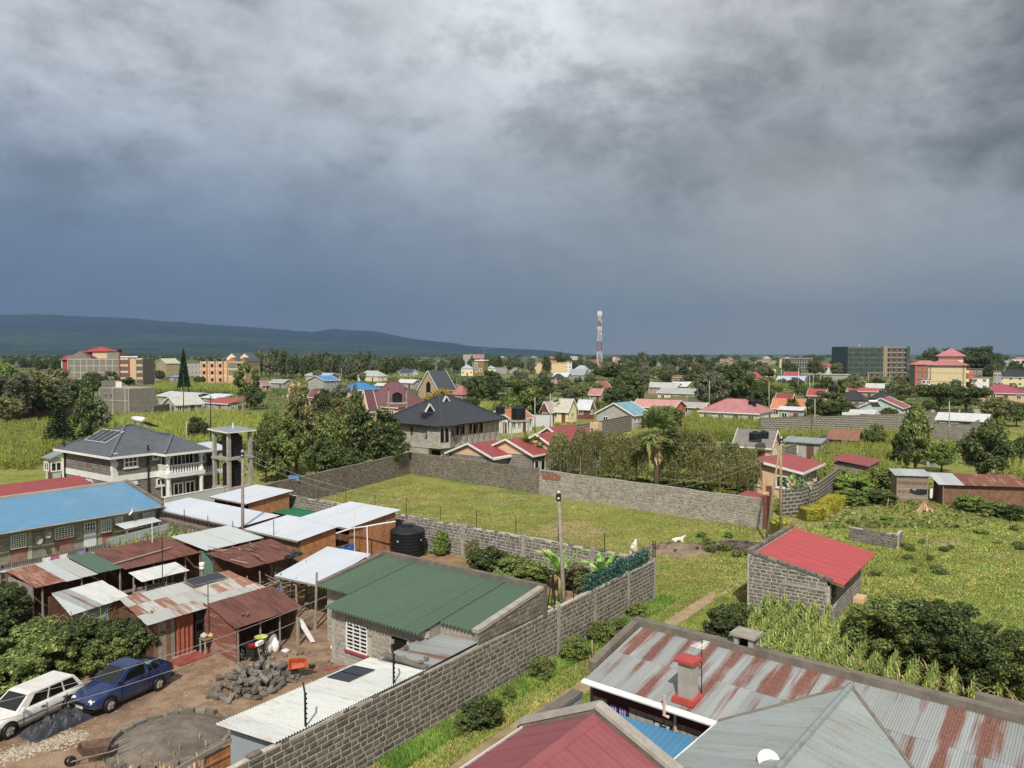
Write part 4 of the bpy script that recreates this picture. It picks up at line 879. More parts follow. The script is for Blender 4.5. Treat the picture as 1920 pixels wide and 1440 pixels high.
# corrugated fences in front of the row house
fe=gthing('iron_fence','dark corrugated iron fence in front of the blue roofed row house','fence',-18,33);f=fr(-18,33)
roof_plane(fe,[f(-24.5,33.1,.05),f(-15,33,.05),f(-15,33,1.5),f(-24.5,33.1,1.35)],M['zinc_fence_dark'],.8,0,.12,.018,'fence_sheet')
for z in(.5,1.15):mb=MB();mb.bar(f(-24.5,32.92,z),f(-15,32.9,z),.05,.07);part('rail',mb,M['wood_grey'],fe)
for u in(-24,-21.5,-19,-16.5,-15.05):stick(fe,'post',f(u,32.9,0),f(u,32.9,1.6),.06)
fe2=gthing('iron_fence','bright corrugated iron fence above the patch of maize','fence',-11,34);f=fr(-11,34)
roof_plane(fe2,[f(-15,33.1,.05),f(-9.8,34.6,.05),f(-9.8,34.6,1.7),f(-15,33.1,1.75)],M['zinc_fence'],.8,0,.12,.018,'fence_sheet')
mb=MB();mb.bar(f(-15,33.0,1.2),f(-9.8,34.5,1.2),.05,.07);part('rail',mb,M['wood_grey'],fe2);stick(fe2,'post',f(-14.9,33.0,0),f(-14.9,33.0,1.7),.05);stick(fe2,'post',f(-12,33.85,0),f(-12,33.85,1.7),.05)
lt=gthing('lean_to','small grey sheet roof over the end of the blue roofed row house','lean-to',-11,35.5);f=fr(-11,35.5);roof_plane(lt,[f(-12.8,35.0,1.75),f(-9.9,35.3,1.8),f(-9.9,36.6,1.95),f(-12.8,36.5,1.95)],M['zinc_fence'],.9,0,.1,.008)
for u in(-12.6,-10.2):stick(lt,'post',f(u,35.1,0),f(u,35.1,1.74),.05)
WB=gthing('boundary_wall','dark stone wall with coiled razor wire right of the blue roofed house','wall',-9.45,27);stone_wall(WB,(0,0),(0,9.2),1.9,M['stone'],M['mortar_dark'],.2,.2,.4,.03,.012,0,seed=33,rough=.1);wire_fence(WB,[(0,0,1.9),(0,9,1.9)],.9,True,3)
def clothes(label,u,v,hexc,w_=.5,h_=.55):
    o=gthing('hanging_cloth',label,'laundry',u,v);mb=MB();N=5
    for i in range(N):x0=w_*i/N;mb.add([(x0,.04*math.sin(i*1.5),1.5-h_*(.8+.2*math.sin(i))),(x0+w_/N,.04*math.sin(i*1.5+1.5),1.5-h_*(.8+.2*math.sin(i+1))),(x0+w_/N,0,1.5),(x0,0,1.5)],[(0,1,2,3)])
    part('cloth',mb,plain(hexc,.85),o)
for lab,u,hx in(('white cloth on the line by the dark iron fence',-19.3,'#eceaf0'),('pink cloth on the line by the dark iron fence',-18.8,'#c9728c'),('second white cloth with purple beside it on the line',-18.3,'#e6e4ec'),('pale blue cloth on the line by the dark iron fence',-17.2,'#8d98c0')):clothes(lab,u,32.4,hx)
ln=gthing('washing_line','thin washing line along the dark iron fence','line',-18,32.4);mb=MB();mb.tube([(-3,0,1.5),(0,0,1.49),(3,0,1.5)],.008,4);part('line',mb,M['iron'],ln);stick(ln,'post',(-3,0,0),(-3,0,1.55),.04);stick(ln,'post',(3,0,0),(3,0,1.55),.04)
# ================================================================== houses at the lower right
set_frame(39.4,P(1100,1272,3.0),(-18.0,-5.6))
rh2=gthing('house','stone house with a long rust streaked corrugated roof at the lower right','house',-16,-13);f=fr(-16,-13)
zp=lambda u:3.0+.2*(u+18)
roof_plane(rh2,[f(-18,-5.55,3.0),f(-18,-10.45,3.0),f(-14.5,-13.3,zp(-14.5)),f(-14.25,-13.3,zp(-14.25)),f(-14.25,-5.55,zp(-14.25))],M['zinc_rust'],.82,1.95,.076,.011)
roof_plane(rh2,[f(-18,-16.15,3.0),f(-18,-25,3.0),f(-14.25,-25,zp(-14.25)),f(-14.25,-13.32,zp(-14.25)),f(-14.5,-13.32,zp(-14.5))],M['zinc_rust'],.82,1.95,.076,.011)
zg=zp(-14.5)
roof_plane(rh2,[f(-18.02,-10.45,3.0),f(-28,-10.45,3.0),f(-28,-13.3,zg),f(-14.55,-13.3,zg)],M['greygable'],.86,0,.076,.008)
roof_plane(rh2,[f(-28,-16.15,3.0),f(-18.02,-16.15,3.0),f(-14.55,-13.3,zg),f(-28,-13.3,zg)],M['greygable'],.86,0,.076,.008)
mb=MB();mb.tube([f(-28,-13.3,zg+.03),f(-14.5,-13.3,zg+.03)],.1,8);part('ridge_cap',mb,M['greygable'],rh2)
for v0,v1 in((-10.45,-13.3),(-16.15,-13.3)):mb=MB();mb.bar(f(-18,v0,3.02),f(-14.55,v1,zg+.02),.1,.03);part('valley_gutter',mb,M['concrete_dark'],rh2)
tbox(rh2,'parapet',M['concrete_dark'],f(-14.24,-25,3.0),f(-13.9,-5.2,4.0));part('coping',MB().slab([f(-17.3,-5.5,zp(-17.3)+.16),f(-14.25,-5.5,zp(-14.25)+.22),f(-14.25,-5.2,zp(-14.25)+.22),f(-17.3,-5.2,zp(-17.3)+.16)],.35),M['concrete_dark'],rh2)
gable_wall(rh2,'end_wall',M['concrete_dark'],f(-17.4,-5.45),f(-14.1,-5.45),2.9,3.6,t=.2)
mb=MB();mb.box(-18.1+16,-17.98+16,-10.4+13,-5.5+13,2.82,2.98);part('fascia',mb,M['white'],rh2);mb=MB();mb.tube([f(-18.12,-5.5,2.9),f(-18.12,-10.45,2.88)],.075,8);part('gutter',mb,M['white'],rh2)
mb=MB();mb.box(-28+16,-18.2+16,-10.47+13,-10.37+13,2.8,2.96);part('fascia',mb,M['white'],rh2)
fu=-17.45
sw=[sorted([on_u(1143,1315,fu)[0],on_u(1182,1335,fu)[0]]),sorted([on_u(1232,1358,fu)[0],on_u(1259,1372,fu)[0]])]
stone_wall(rh2,f(fu,-5.6),f(fu,-10.55),2.9,M['block'],M['iron'],.2,.23,.36,.02,.006,150,holes=[(-5.6-sw[0][1],-5.6-sw[0][0],.9,2.25),(-5.6-sw[1][1],-5.6-sw[1][0],1.3,2.05)],seed=40)
stone_wall(rh2,f(fu-.12,-10.6),f(-27,-10.6),2.9,M['block'],M['iron'],.2,.23,.36,.02,.006,60,seed=41)
tbox(rh2,'fascia_board',M['maroon'],f(fu-.16,-10.5,2.28),f(fu-.12,-5.6,2.78));tbox(rh2,'soffit_board',M['lime'],f(fu-.42,-7.0,2.72),f(fu-.36,-5.75,2.86));tbox(rh2,'soffit_board',M['lime'],f(fu-.42,-9.3,2.72),f(fu-.36,-7.3,2.86))
o=window(rh2,f(fu-.1,sw[0][1],.95),-EV,sw[0][1]-sw[0][0],1.3,M['maroon'],plain('#3d56b8',.7,.2,8),2,2,.08,M['maroon'],.06)
cm=MB()
for i in range(9):y=sw[0][0]+(sw[0][1]-sw[0][0])*(i+.5)/9;cm.box(fu+16-.135,fu+16-.125,y+13-.025,y+13+.025,1.0,2.2)
part('curtain_folds',cm,plain('#aab3e2',.8),o)
o=window(rh2,f(fu-.1,sw[1][1],1.32),-EV,sw[1][1]-sw[1][0],.7,M['redsill'],M['glass'],1,1,.08,M['redsill'],.06);mb=MB();q=(sw[1][0]+sw[1][1])/2;mb.slab([(fu+16-.12,sw[1][0]+13,2.05),(fu+16-.45,sw[1][0]+13,1.85),(fu+16-.45,sw[1][1]+13,1.85),(fu+16-.12,sw[1][1]+13,2.05)],.02);part('vent_sash',mb,M['grey_wall'],o)
vp,_=on_u(1266,1390,fu-.2);mb=MB();mb.tube([f(fu-.2,vp,0),f(fu-.2,vp,2.8)],.055,8);part('waste_pipe',mb,M['pinkpipe'],rh2)
vp2,zz=on_u(1247,1312,-18.15);mb=MB();mb.tube([f(-18.2,vp2,3.35),f(-18.2,vp2,2.72),f(-18.12,vp2-.12,2.66)],.055,8);part('gutter_spout',mb,M['pinkpipe'],rh2)
# chimney
cu_,cv_=toG(P(1290,1300,3.3));ch=part('chimney',MB().box(cu_+16-.24,cu_+16+.24,cv_+13-.24,cv_+13+.24,2.9,4.3),M['concrete'],rh2)
for nm,r_,z0,z1,m_ in(('chimney_flashing',.38,zp(cu_)-.05,zp(cu_)+.13,M['redpaint']),('chimney_cap',.34,4.35,4.45,M['redpaint'])):mb=MB();mb.box(cu_+16-r_,cu_+16+r_,cv_+13-r_,cv_+13+r_,z0,z1);part(nm,mb,m_,ch)
mb=MB();[mb.box(cu_+16+a-.04,cu_+16+a+.04,cv_+13+b-.04,cv_+13+b+.04,4.29,4.36)for a in(-.18,.18)for b in(-.18,.18)];part('cap_legs',mb,M['iron'],ch)
an=thing('tv_aerial','white comb shaped television aerial behind the red capped chimney','aerial',G(cu_+.45,cv_-.25,zp(cu_)),GR);mb=MB();mb.tube([(0,0,0),(0,0,1.9)],.018,5);part('mast',mb,M['iron'],an)
mb=MB();mb.bar((-.35,0,1.7),(.35,0,1.7),.03,.03);part('boom',mb,M['white'],an)
for i in range(7):x=-.33+.11*i;mb=MB();mb.bar((x,-.24+.02*i,1.72),(x,.24-.02*i,1.72),.02,.02);part('element',mb,M['white'],an)
di=thing('satellite_dish','white satellite dish at the bottom edge on the grey gabled roof','dish',P(1440,1446,3.3));mb=MB();mb.lathe([(.02,0),(.13,.03),(.23,.08),(.28,.12)],20,cap=False);o=part('reflector',mb,M['white'],di,True);o.location=(0,0,.25);o.rotation_euler=(R(38),0,R(-10));mb=MB();mb.tube([(0,0,0),(0,.05,.28)],.03,6);part('stand',mb,M['iron'],di)
# vent stack behind the parapet
q=toG(P(1392,1222,3.8));vs_=gthing('vent_stack','pale concrete vent stack with flat cap beyond the rusty roof','chimney',q[0]+.35,q[1]);mb=MB();mb.box(-.3,.3,-.34,.34,0,4.0);part('shaft',mb,M['concrete'],vs_)
mb=MB();[mb.box(a-.08,a+.08,b-.08,b+.08,4.0,4.3)for a in(-.22,.22)for b in(-.26,.26)];part('cap_posts',mb,M['concrete'],vs_);mb=MB();mb.box(-.4,.4,-.46,.46,4.3,4.4);part('cap_slab',mb,M['concrete'],vs_);mb=MB();mb.box(-.13,.13,-.16,.16,4.01,4.28);part('flue',mb,M['dark'],vs_)
lr=gthing('lean_to','narrow white sheet lean-to behind the parapet of the rusty roof','lean-to',-13.2,-21);f2=fr(-13.2,-21);roof_plane(lr,[f2(-12.5,-25,3.35),f2(-12.5,-16.5,3.35),f2(-13.85,-16.5,3.75),f2(-13.85,-25,3.75)],M['zinc_new'],.9,0,.1,.006);tbox(lr,'wall',M['concrete_dark'],f2(-12.75,-25,0),f2(-12.55,-16.6,3.3));tbox(lr,'kerb',M['concrete_dark'],f2(-12.5,-25.2,3.2),f2(-12.2,-16.4,3.62))
# pink roof at the bottom edge
set_frame()
ph=gthing('house','house with a dusty pink red ridged roof at the bottom edge','house',-24,-8);f=fr(-24,-8)
zpk=4.02
link('roof',slope_mesh('roof',[[f(-31,-6.1,2.95),f(-21.65,-6.1,2.95),f(-21.65,-8.5,zpk),f(-31,-8.5,zpk)][::-1],[f(-21.65,-10.9,2.95),f(-31,-10.9,2.95),f(-31,-8.52,zpk),f(-21.65,-8.52,zpk)][::-1]],M['pink_roof']),ph)
for u in np.arange(-30.2,-21.7,.95):
    for v0,v1,z0 in((-6.1,-8.5,2.95),(-10.9,-8.52,2.95)):mb=MB();mb.bar(f(u,v0,z0+.012),f(u,v1,zpk+.012),.03,.02);part('sheet_lap',mb,M['pink_roof'],ph)
mb=MB();mb.slab([f(-31,-8.75,zpk-.09),f(-21.7,-8.75,zpk-.09),f(-21.7,-8.51,zpk+.05),f(-31,-8.51,zpk+.05)],.02);mb.slab([f(-31,-8.51,zpk+.05),f(-21.7,-8.51,zpk+.05),f(-21.7,-8.27,zpk-.09),f(-31,-8.27,zpk-.09)],.02);part('ridge_cap',mb,M['pink_roof'],ph)
gable_wall(ph,'gable_wall',M['concrete_dark'],f(-21.45,-11.15),f(-21.45,-5.85),2.9,2.9,zpk+.12,t=.3)
for a,b in((f(-21.45,-11.2,2.98),f(-21.45,-8.5,zpk+.2)),(f(-21.45,-8.5,zpk+.2),f(-21.45,-5.8,2.98))):mb=MB();mb.bar(a,b,.38,.12);part('coping',mb,M['concrete'],ph)
mb=MB();mb.bar(f(-31,-6.03,2.9),f(-21.7,-6.03,2.9),.03,.14);part('fascia',mb,M['white'],ph)
tbox(ph,'wall',M['grey_wall'],f(-31,-10.5,0),f(-21.6,-6.5,2.85))
cwl=gthing('courtyard_wall','grey plastered courtyard wall left of the rusty roof','wall',-19.9,-5.75);mb=MB();mb.box(-1.4,1.9,-.12,.12,0,2.55);part('wall',mb,M['concrete'],cwl);mb=MB();mb.box(-1.4,1.9,-.2,.2,2.552,2.68);part('coping',mb,M['concrete_dark'],cwl)
bl=gthing('porch_roof','bright blue sheet roof over the small courtyard below the rusty roof','roof',-18.8,-8);f=fr(-18.8,-8)
link('roof',slope_mesh('roof',[[f(-20.5,-5.9,2.0),f(-20.5,-10.0,2.0),f(-17.95,-10.0,2.25),f(-17.95,-5.9,2.25)][::-1]],M['blue_sheet']),bl);mb=MB();mb.bar(f(-20.5,-10.02,1.94),f(-17.95,-10.02,2.18),.04,.1);mb.bar(f(-20.53,-10.0,1.93),f(-20.53,-5.9,1.93),.04,.1);part('fascia',mb,M['wood_grey'],bl)
for v in(-10.0,-5.6):stick(bl,'post',f(-20.4,v,0),f(-20.4,v,1.95),.05)
# ================================================================== red roofed stone store in the field
rs_=gthing('stone_store','small dark stone store with a flat red sheet roof in the field','shed',4.5,-7.3);f=fr(4.5,-7.3)
zs_=lambda v:3.28+(v+5.2)*.195
stone_wall(rs_,f(1.0,-5.2),f(1.0,-9.2),3,M['stone2'],M['mortar2'],.22,.2,.42,.05,.006,170,lambda s:zs_(-5.2-s)+.02,seed=51,rough=.14)
stone_wall(rs_,f(1.0,-5.15),f(8.4,-5.15),3.4,M['stone2'],M['mortar2'],.22,.2,.42,.05,.006,60,lambda s:3.3,seed=52,rough=.14)
stone_wall(rs_,f(1.1,-9.2),f(8.4,-9.2),2.2,M['stone2'],M['mortar2'],.22,.2,.42,.05,.006,110,lambda s:2.25,holes=[(.3,1.5,.9,2.3),(3.2,4.3,1.2,2.1)],seed=53,rough=.14)
stone_wall(rs_,f(8.4,-5.2),f(8.4,-9.2),3,M['stone2'],M['mortar2'],.22,.2,.42,.05,.006,0,lambda s:zs_(-5.2-s),seed=54,rough=.14)
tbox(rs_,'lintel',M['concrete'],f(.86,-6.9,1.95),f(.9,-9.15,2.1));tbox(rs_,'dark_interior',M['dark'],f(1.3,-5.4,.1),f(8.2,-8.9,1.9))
part('roof',MB().slab([f(1.05,-5.32,zs_(-5.3)+.02),f(1.05,-10.0,zs_(-10.0)+.06),f(8.9,-10.0,zs_(-10.0)+.06),f(8.9,-5.32,zs_(-5.3)+.02)],.05),M['red_flat'],rs_)
for u_ in np.arange(1.95,8.8,.92):mb=MB();mb.bar(f(u_,-5.34,zs_(-5.34)+.027),f(u_,-9.98,zs_(-9.98)+.066),.022,.014);part('sheet_lap',mb,M['red_flat'],rs_)
mb=MB();mb.bar(f(.95,-9.25,zs_(-9.3)-.02),f(.98,-10.05,zs_(-10.05)-.02),.05,.06);part('rafter',mb,M['wood'],rs_)
r_=random.Random(9);v=-5.2;s=.95
while s<8.6:ln_=r_.uniform(.3,.5);o=link('parapet_stone',stone_me(r_.randrange(6),M['stone2']),rs_);o.matrix_local=Matrix.Translation(f(s+ln_/2,-5.12,3.42))@Matrix.Diagonal((ln_-.04,.24,.2,1));s+=ln_
v=-5.3
while v>-9.1:ln_=r_.uniform(.35,.6);o=link('parapet_stone',stone_me(r_.randrange(6),M['stone2']),rs_);o.matrix_local=Matrix.Translation(f(.98,v-ln_/2,zs_(v-ln_/2)+.12))@Matrix.Rotation(R(90),4,'Z')@Matrix.Rotation(-.19,4,'Y')@Matrix.Diagonal((ln_-.03,.24,.17,1));v-=ln_
tbox(rs_,'step',M['peach'],f(6.2,-9.9,0),f(7.2,-9.35,.3))
rw=thing('ruined_wall','short unfinished stone wall in the field behind the red roofed store','wall',P(1592,1013));b_=P(1684,1030)-P(1592,1013)
stone_wall(rw,(0,0),(b_.x,b_.y),1.15,M['stone2'],M['mortar2'],.2,.2,.42,.035,.012,60,wob(1.1,.04),seed=61,rough=.1);stone_wall(rw,(b_.x,b_.y+.1),(b_.x+.9,b_.y+1.4),1.1,M['stone2'],M['mortar2'],.2,.2,.42,.035,.012,20,seed=62,rough=.1)
# ================================================================== general house builder for the middle distance and beyond
def house(name,label,xl,xr,ye,yr,wall,roof,kind='gable',axis='B',ratio=.6,hw=2.7,d=None,nl=3,ns=1,st=1,cat='house',band=None,fascia=None,over=.35,frame=None,tile=False,rot=None,col=None,group=None,sill=False,ww=1.2,wh=1.1,gable=None,pane=None,ribp=.25):
    mid=(xl+xr)/2;d=d or(H-hw)*F/(ye-664);th=math.atan((mid-960)/F)
    ang={'A':R(53.8),'B':R(-36.2),'F':-th}[axis]if rot is None else R(rot)
    phi=ang+th;c,s=abs(math.cos(phi)),abs(math.sin(phi));wv=(xr-xl)/F*d-2*over*.8
    Ln=wv/(c+ratio*s);Wd=ratio*Ln;dc=d+.5*(Ln*s+Wd*c)*.7
    cx=(mid-960)/F*dc;rz=max(hw+.3,H-(yr-664)/F*dc)
    o=thing(name,label,cat,(cx,dc,0),ang,group);x,y=Ln/2,Wd/2;e=over
    M_=Matrix.Translation((cx,dc,0))@Matrix.Rotation(ang,4,'Z');camv=M_.inverted()@Vector((0,0,H))
    mb=MB();mb.box(-x,x,-y,y,0,hw)
    if kind=='gable':mb.add([(-x,-y,hw),(-x,y,hw),(-x,0,rz-.08),(x,-y,hw),(x,y,hw),(x,0,rz-.08)],[(0,2,1),(3,4,5)])
    part('wall',mb,wall,o)
    rm=roof if not isinstance(roof,str)else ribbed(roof,ribp,tile=tile)
    k=(rz-hw)/y if y else 0
    ze=hw-e*k if kind in('gable','hip')else hw
    if kind=='gable':pl=[[(-x-e,-y-e,ze),(x+e,-y-e,ze),(x+e,0,rz),(-x-e,0,rz)],[(x+e,y+e,ze),(-x-e,y+e,ze),(-x-e,0,rz),(x+e,0,rz)]]
    elif kind=='hip':
        r=max(.01,x-y);pl=[[(-x-e,-y-e,ze),(x+e,-y-e,ze),(r,0,rz),(-r,0,rz)],[(x+e,y+e,ze),(-x-e,y+e,ze),(-r,0,rz),(r,0,rz)],[(x+e,-y-e,ze),(x+e,y+e,ze),(r,0,rz)],[(-x-e,y+e,ze),(-x-e,-y-e,ze),(-r,0,rz)]]
    elif kind=='shed':
        sg=-1 if camv.y<0 else 1;pl=[[(-x-e,sg*(y+e),hw+.02),(x+e,sg*(y+e),hw+.02),(x+e,-sg*(y+e),rz),(-x-e,-sg*(y+e),rz)]]
        if sg>0:pl=[pl[0][::-1]]
    else:pl=[[(-x-e,-y-e,hw+.15),(x+e,-y-e,hw+.15),(x+e,y+e,hw+.15),(-x-e,y+e,hw+.15)]]
    link('roof',slope_mesh('roof',pl,rm,.12 if kind!='flat' else .15),o)
    if kind=='hip':
        mb=MB();mb.bar((-r,0,rz+.03),(r+.02,0,rz+.03),.18,.08)
        for a,b in((-1,-1),(1,-1),(1,1),(-1,1)):mb.bar((a*(x+e),b*(y+e),ze+.03),(a*r,0,rz+.03),.16,.08)
        part('hip_caps',mb,rm,o)
    if kind=='gable' and gable is not None:
        for sx in(-1,1):m2=MB();m2.add([(sx*(x+.02),-y,hw),(sx*(x+.02),y,hw),(sx*(x+.02),0,rz-.08)],[(0,1,2)]);part('gable_panel',m2,gable,o)
    if fascia:
        mb=MB()
        if kind=='gable':
            for sx in(-1,1):
                for sy in(-1,1):mb.bar((sx*(x+e+.03),sy*(y+e),ze-.02),(sx*(x+e+.03),0,rz-.02),.05,.22)
        for sy in(-1,1):mb.bar((-x-e,sy*(y+e+.03),ze-.08),(x+e,sy*(y+e+.03),ze-.08),.05,.2)
        part('fascia',mb,fascia,o)
    hs=hw/st;fm=frame or M['white'];pn=pane or M['glass']
    for(nrm,ex,org,ln,n)in(((0,-1),(1,0,0),(-x,-y),Ln,nl),((0,1),(-1,0,0),(x,y),Ln,nl),((1,0),(0,1,0),(x,-y),Wd,ns),((-1,0),(0,-1,0),(-x,y),Wd,ns)):
        fc=Vector((nrm[0]*x,nrm[1]*y,0))
        if(camv-fc).xy.normalized().dot(Vector(nrm))<.08 or n==0:continue
        exv=Vector(ex)
        for q in range(st):
            z0=q*hs+hs*.36;hh=min(wh,hs*.45)
            for i in range(n):
                s_=ln*(i+.5)/n-ww/2
                if q==0 and st==1 and i==n//2 and n>1:
                    dm=MB();p=Vector((*org,0))+exv*(s_+.1);nn=Vector((*nrm,0));p2=p+exv*.95
                    dm.add([p+nn*.03,p2+nn*.03,p2+nn*.03+Vector((0,0,2)),p+nn*.03+Vector((0,0,2)),p,p2,p2+Vector((0,0,2)),p+Vector((0,0,2))],[(0,1,2,3),(0,4,5,1),(1,5,6,2),(2,6,7,3),(3,7,4,0)]);part('door',dm,M['wood_red'],o);continue
                window(o,Vector((*org,z0))+exv*s_,ex,ww,hh,fm,pn,2,1,.12,fm if sill else None,.08)
            if band and q>0:
                bm=MB();p=Vector((*org,q*hs));nn=Vector((*nrm,0))*.06;bm.bar(p+nn*.5,p+exv*ln+nn*.5,.06,.3);part('band',bm,band,o)
        if col:
            cm=MB()
            for i in range(n+1):p=Vector((*org,0))+exv*min(max(ln*i/n,.15),ln-.15)+Vector((*nrm,0))*.05;cm.bar(p,p+Vector((0,0,hw)),.3,.1,up=Vector((*nrm,0)))
            part('columns',cm,col,o)
    o['dims']=(x,y,hw,rz);return o
def undims():
    for o in bpy.data.objects:
        if 'dims' in o:del o['dims']
# ================================================================== stone villa with grey tiled roof
vi=gthing('villa','two storey dark stone villa with white trim and a grey tiled roof','house',-1.3,54);f=fr(-1.3,54)
u0,u1,v0,v1,ht=-6.5,1.5,49.3,59.0,5.15
mb=MB();mb.box(u0+1.3,u1+1.3,v0-54,v1-54,0,ht);part('wall',mb,M['brick_white_house'],vi)
trim=lambda nm,a,b:tbox(vi,nm,M['white'],a,b)
trim('floor_band',f(u0-.06,v0-.06,2.8),f(u1+.05,v0-.004,3.35));trim('floor_band',f(u0-.062,v0-.004,2.8),f(u0-.004,v1,3.35))
for z in np.arange(.0,5.1,.42):a=.3 if int(z/.42)%2 else .42;trim('quoin',f(u0-.05,v0-.05,z),f(u0+a,v0+.001,z+.4));trim('quoin',f(u0-.05,v0+.001,z),f(u0+.001,v0+.72-a,z+.4))
trim('quoin',f(u0-.05,v1-.3,0),f(u0+.001,v1+.05,ht))
rz_=7.35;e=.55;cu,cv=(u0+u1)/2,(v0+v1)/2;tile=ribbed('#6c7077',.30,.03,.7,.1,'#565a60',.3,True,bs=1)
pl=[[f(u0-e,v0-e,ht),f(u1+e,v0-e,ht),f(cu+.4,cv,rz_),f(cu-.4,cv,rz_)],[f(u1+e,v0-e,ht),f(u1+e,v1+e,ht),f(cu+.4,cv,rz_)],[f(u1+e,v1+e,ht),f(u0-e,v1+e,ht),f(cu-.4,cv,rz_),f(cu+.4,cv,rz_)],[f(u0-e,v1+e,ht),f(u0-e,v0-e,ht),f(cu-.4,cv,rz_)]]
link('roof',slope_mesh('roof',pl,tile,.14),vi)
mb=MB()
for a,b in((f(u0-e,v0-e,ht),f(cu-.4,cv,rz_)),(f(u0-e,v1+e,ht),f(cu-.4,cv,rz_)),(f(u1+e,v0-e,ht),f(cu+.4,cv,rz_)),(f(cu-.4,cv,rz_),f(cu+.42,cv,rz_))):mb.bar(a+Vector((0,0,.05)),b+Vector((0,0,.05)),.22,.1)
part('hip_caps',mb,tile,vi)
mb=MB();mb.bar(f(u0-e,v0-e-.03,ht-.1),f(u1+e,v0-e-.03,ht-.1),.06,.2);mb.bar(f(u0-e-.03,v0-e,ht-.1),f(u0-e-.03,v1+e,ht-.1),.06,.2);part('gutter',mb,M['white'],vi)
def vwin(face,x0,x1,yb,yt,nx,ny):
    if face=='v':a,zb=on_v(x0,yb,v0);b,_=on_v(x1,yb,v0);_,zt=on_v(x0,yt,v0);p=f(a,v0-.02,zb);ex=EU;L_=b-a
    else:a,zb=on_u(x0,yb,u0);b,_=on_u(x1,yb,u0);_,zt=on_u(x0,yt,u0);p=f(u0-.02,a,zb);ex=-EV;L_=a-b
    o=window(vi,p,ex,L_,zt-zb,M['white'],M['glass'],nx,ny,.14,M['white'],.1);return o
vwin('v',231,258,878,857,3,2);vwin('v',284,297,862,852,1,1);vwin('u',161,176,909,897,2,1);vwin('v',292,310,912,897,2,1);vwin('v',233,257,909,904,3,1)
for px,t_ in((124,'u'),(277,'v')):
    if t_=='v':a,_=on_v(px,890,v0);p0=f(a,v0-.12,0)
    else:a,_=on_u(px,880,u0);p0=f(u0-.12,a,0)
    mb=MB();mb.tube([p0,p0+Vector((0,0,ht+.7))],.075,6);part('soil_pipe',mb,M['black'],vi)
# balcony wing
w0,w1,wv0=-2.5,1.3,47.5
tbox(vi,'balcony_slab',M['white'],f(w0,wv0,2.8),f(w1,v0-.065,3.2));tbox(vi,'ground_step',M['white'],f(w0,wv0,0),f(w1,v0-.01,.3))
for u in(w0+.25,w1-.25):mb=MB();mb.lathe([(.28,.3),(.28,.5),(.18,.7),(.18,2.8)],10,f(u,wv0+.25,0));part('ground_column',mb,M['white'],vi);mb=MB();mb.lathe([(.26,3.2),(.26,3.35),(.17,3.5),(.17,4.5),(.3,4.75),(.3,5.05)],10,f(u,wv0+.25,0));part('balcony_column',mb,M['white'],vi)
for i in range(11):u=w0+.6+i*.27;mb=MB();mb.lathe([(.06,3.2),(.09,3.33),(.05,3.5),(.09,3.75),(.06,3.85)],6,f(u,wv0+.2,0));part('baluster',mb,M['white'],vi)
for i in range(5):mb=MB();mb.lathe([(.06,3.2),(.09,3.33),(.05,3.5),(.09,3.75),(.06,3.85)],6,f(w0+.15,wv0+.55+i*.27,0));part('baluster',mb,M['white'],vi)
tbox(vi,'handrail',M['white'],f(w0+.05,wv0+.1,3.85),f(w1,wv0+.3,3.97));tbox(vi,'handrail',M['white'],f(w0+.05,wv0+.31,3.85),f(w0+.25,v0-.07,3.97));tbox(vi,'eave_beam',M['white'],f(w0-.05,wv0,4.85),f(w1+.1,wv0+.5,5.1))
rr=6.55;mu_=(w0+w1)/2
link('wing_roof',slope_mesh('wing_roof',[[f(w0-.5,wv0-.5,ht-.02),f(w1+.5,wv0-.5,ht-.02),f(mu_,wv0+2.3,rr)],[f(w0-.5,v0+1.5,ht-.02),f(w0-.5,wv0-.5,ht-.02),f(mu_,wv0+2.3,rr),f(mu_,v0+3.5,rr)],[f(w1+.5,wv0-.5,ht-.02),f(w1+.5,v0+1.5,ht-.02),f(mu_,v0+3.5,rr),f(mu_,wv0+2.3,rr)]],tile,.12),vi)
mb=MB();mb.bar(f(w0-.5,wv0-.53,ht-.12),f(w1+.5,wv0-.53,ht-.12),.06,.2);mb.bar(f(w0-.53,wv0-.5,ht-.12),f(w0-.53,v0-.6,ht-.12),.06,.2);part('wing_gutter',mb,M['white'],vi)
for a,b in((f(w0-.5,wv0-.5,ht),f(mu_,wv0+2.3,rr)),(f(mu_,wv0+2.3,rr),f(mu_,v0+3.4,rr))):mb=MB();mb.bar(a+Vector((0,0,.05)),b+Vector((0,0,.05)),.22,.1);part('wing_hip_cap',mb,tile,vi)
for i in range(3):window(vi,f(w0+.35+i*1.2,v0-.06,3.65 if i else 3.2),EU,.9,1.1 if i else 1.7,M['white'],M['glass'],2,1,.1,None,.06);window(vi,f(w0+.35+i*1.2,v0-.06,.8),EU,1.0,1.2,M['white'],M['glass'],2,1,.1,None,.06)
solar('solar_array','four dark solar panels on the grey tiled roof of the villa',G(-5.5,56.6,ht+(rz_-ht)*(1.55/(cu-.4-u0+.55))+.05),-GV,GU*(cu-.4-u0+.55)+Vector((0,0,rz_-ht)),4.0,1.9,4,frame=M['white'])
sh=thing('solar_water_heater','white cylinder solar water heater on the villa roof ridge','water heater',G(cu+1.2,cv+.2,rz_-.25),GR);mb=MB();mb.tube([(-.2,-1.0,.75),(-.2,.9,.75)],.27,12);part('cylinder',mb,M['whitepipe'],sh,True);mb=MB();mb.slab([(0,-.9,.6),(1.4,-.9,0),(1.4,.8,0),(0,.8,.6)],.08);part('collector',mb,M['black'],sh);mb=MB();[mb.bar((-.2,y,-.6),(-.2,y,.6),.05,.05)for y in(-.7,.6)];part('stand',mb,M['iron'],sh)
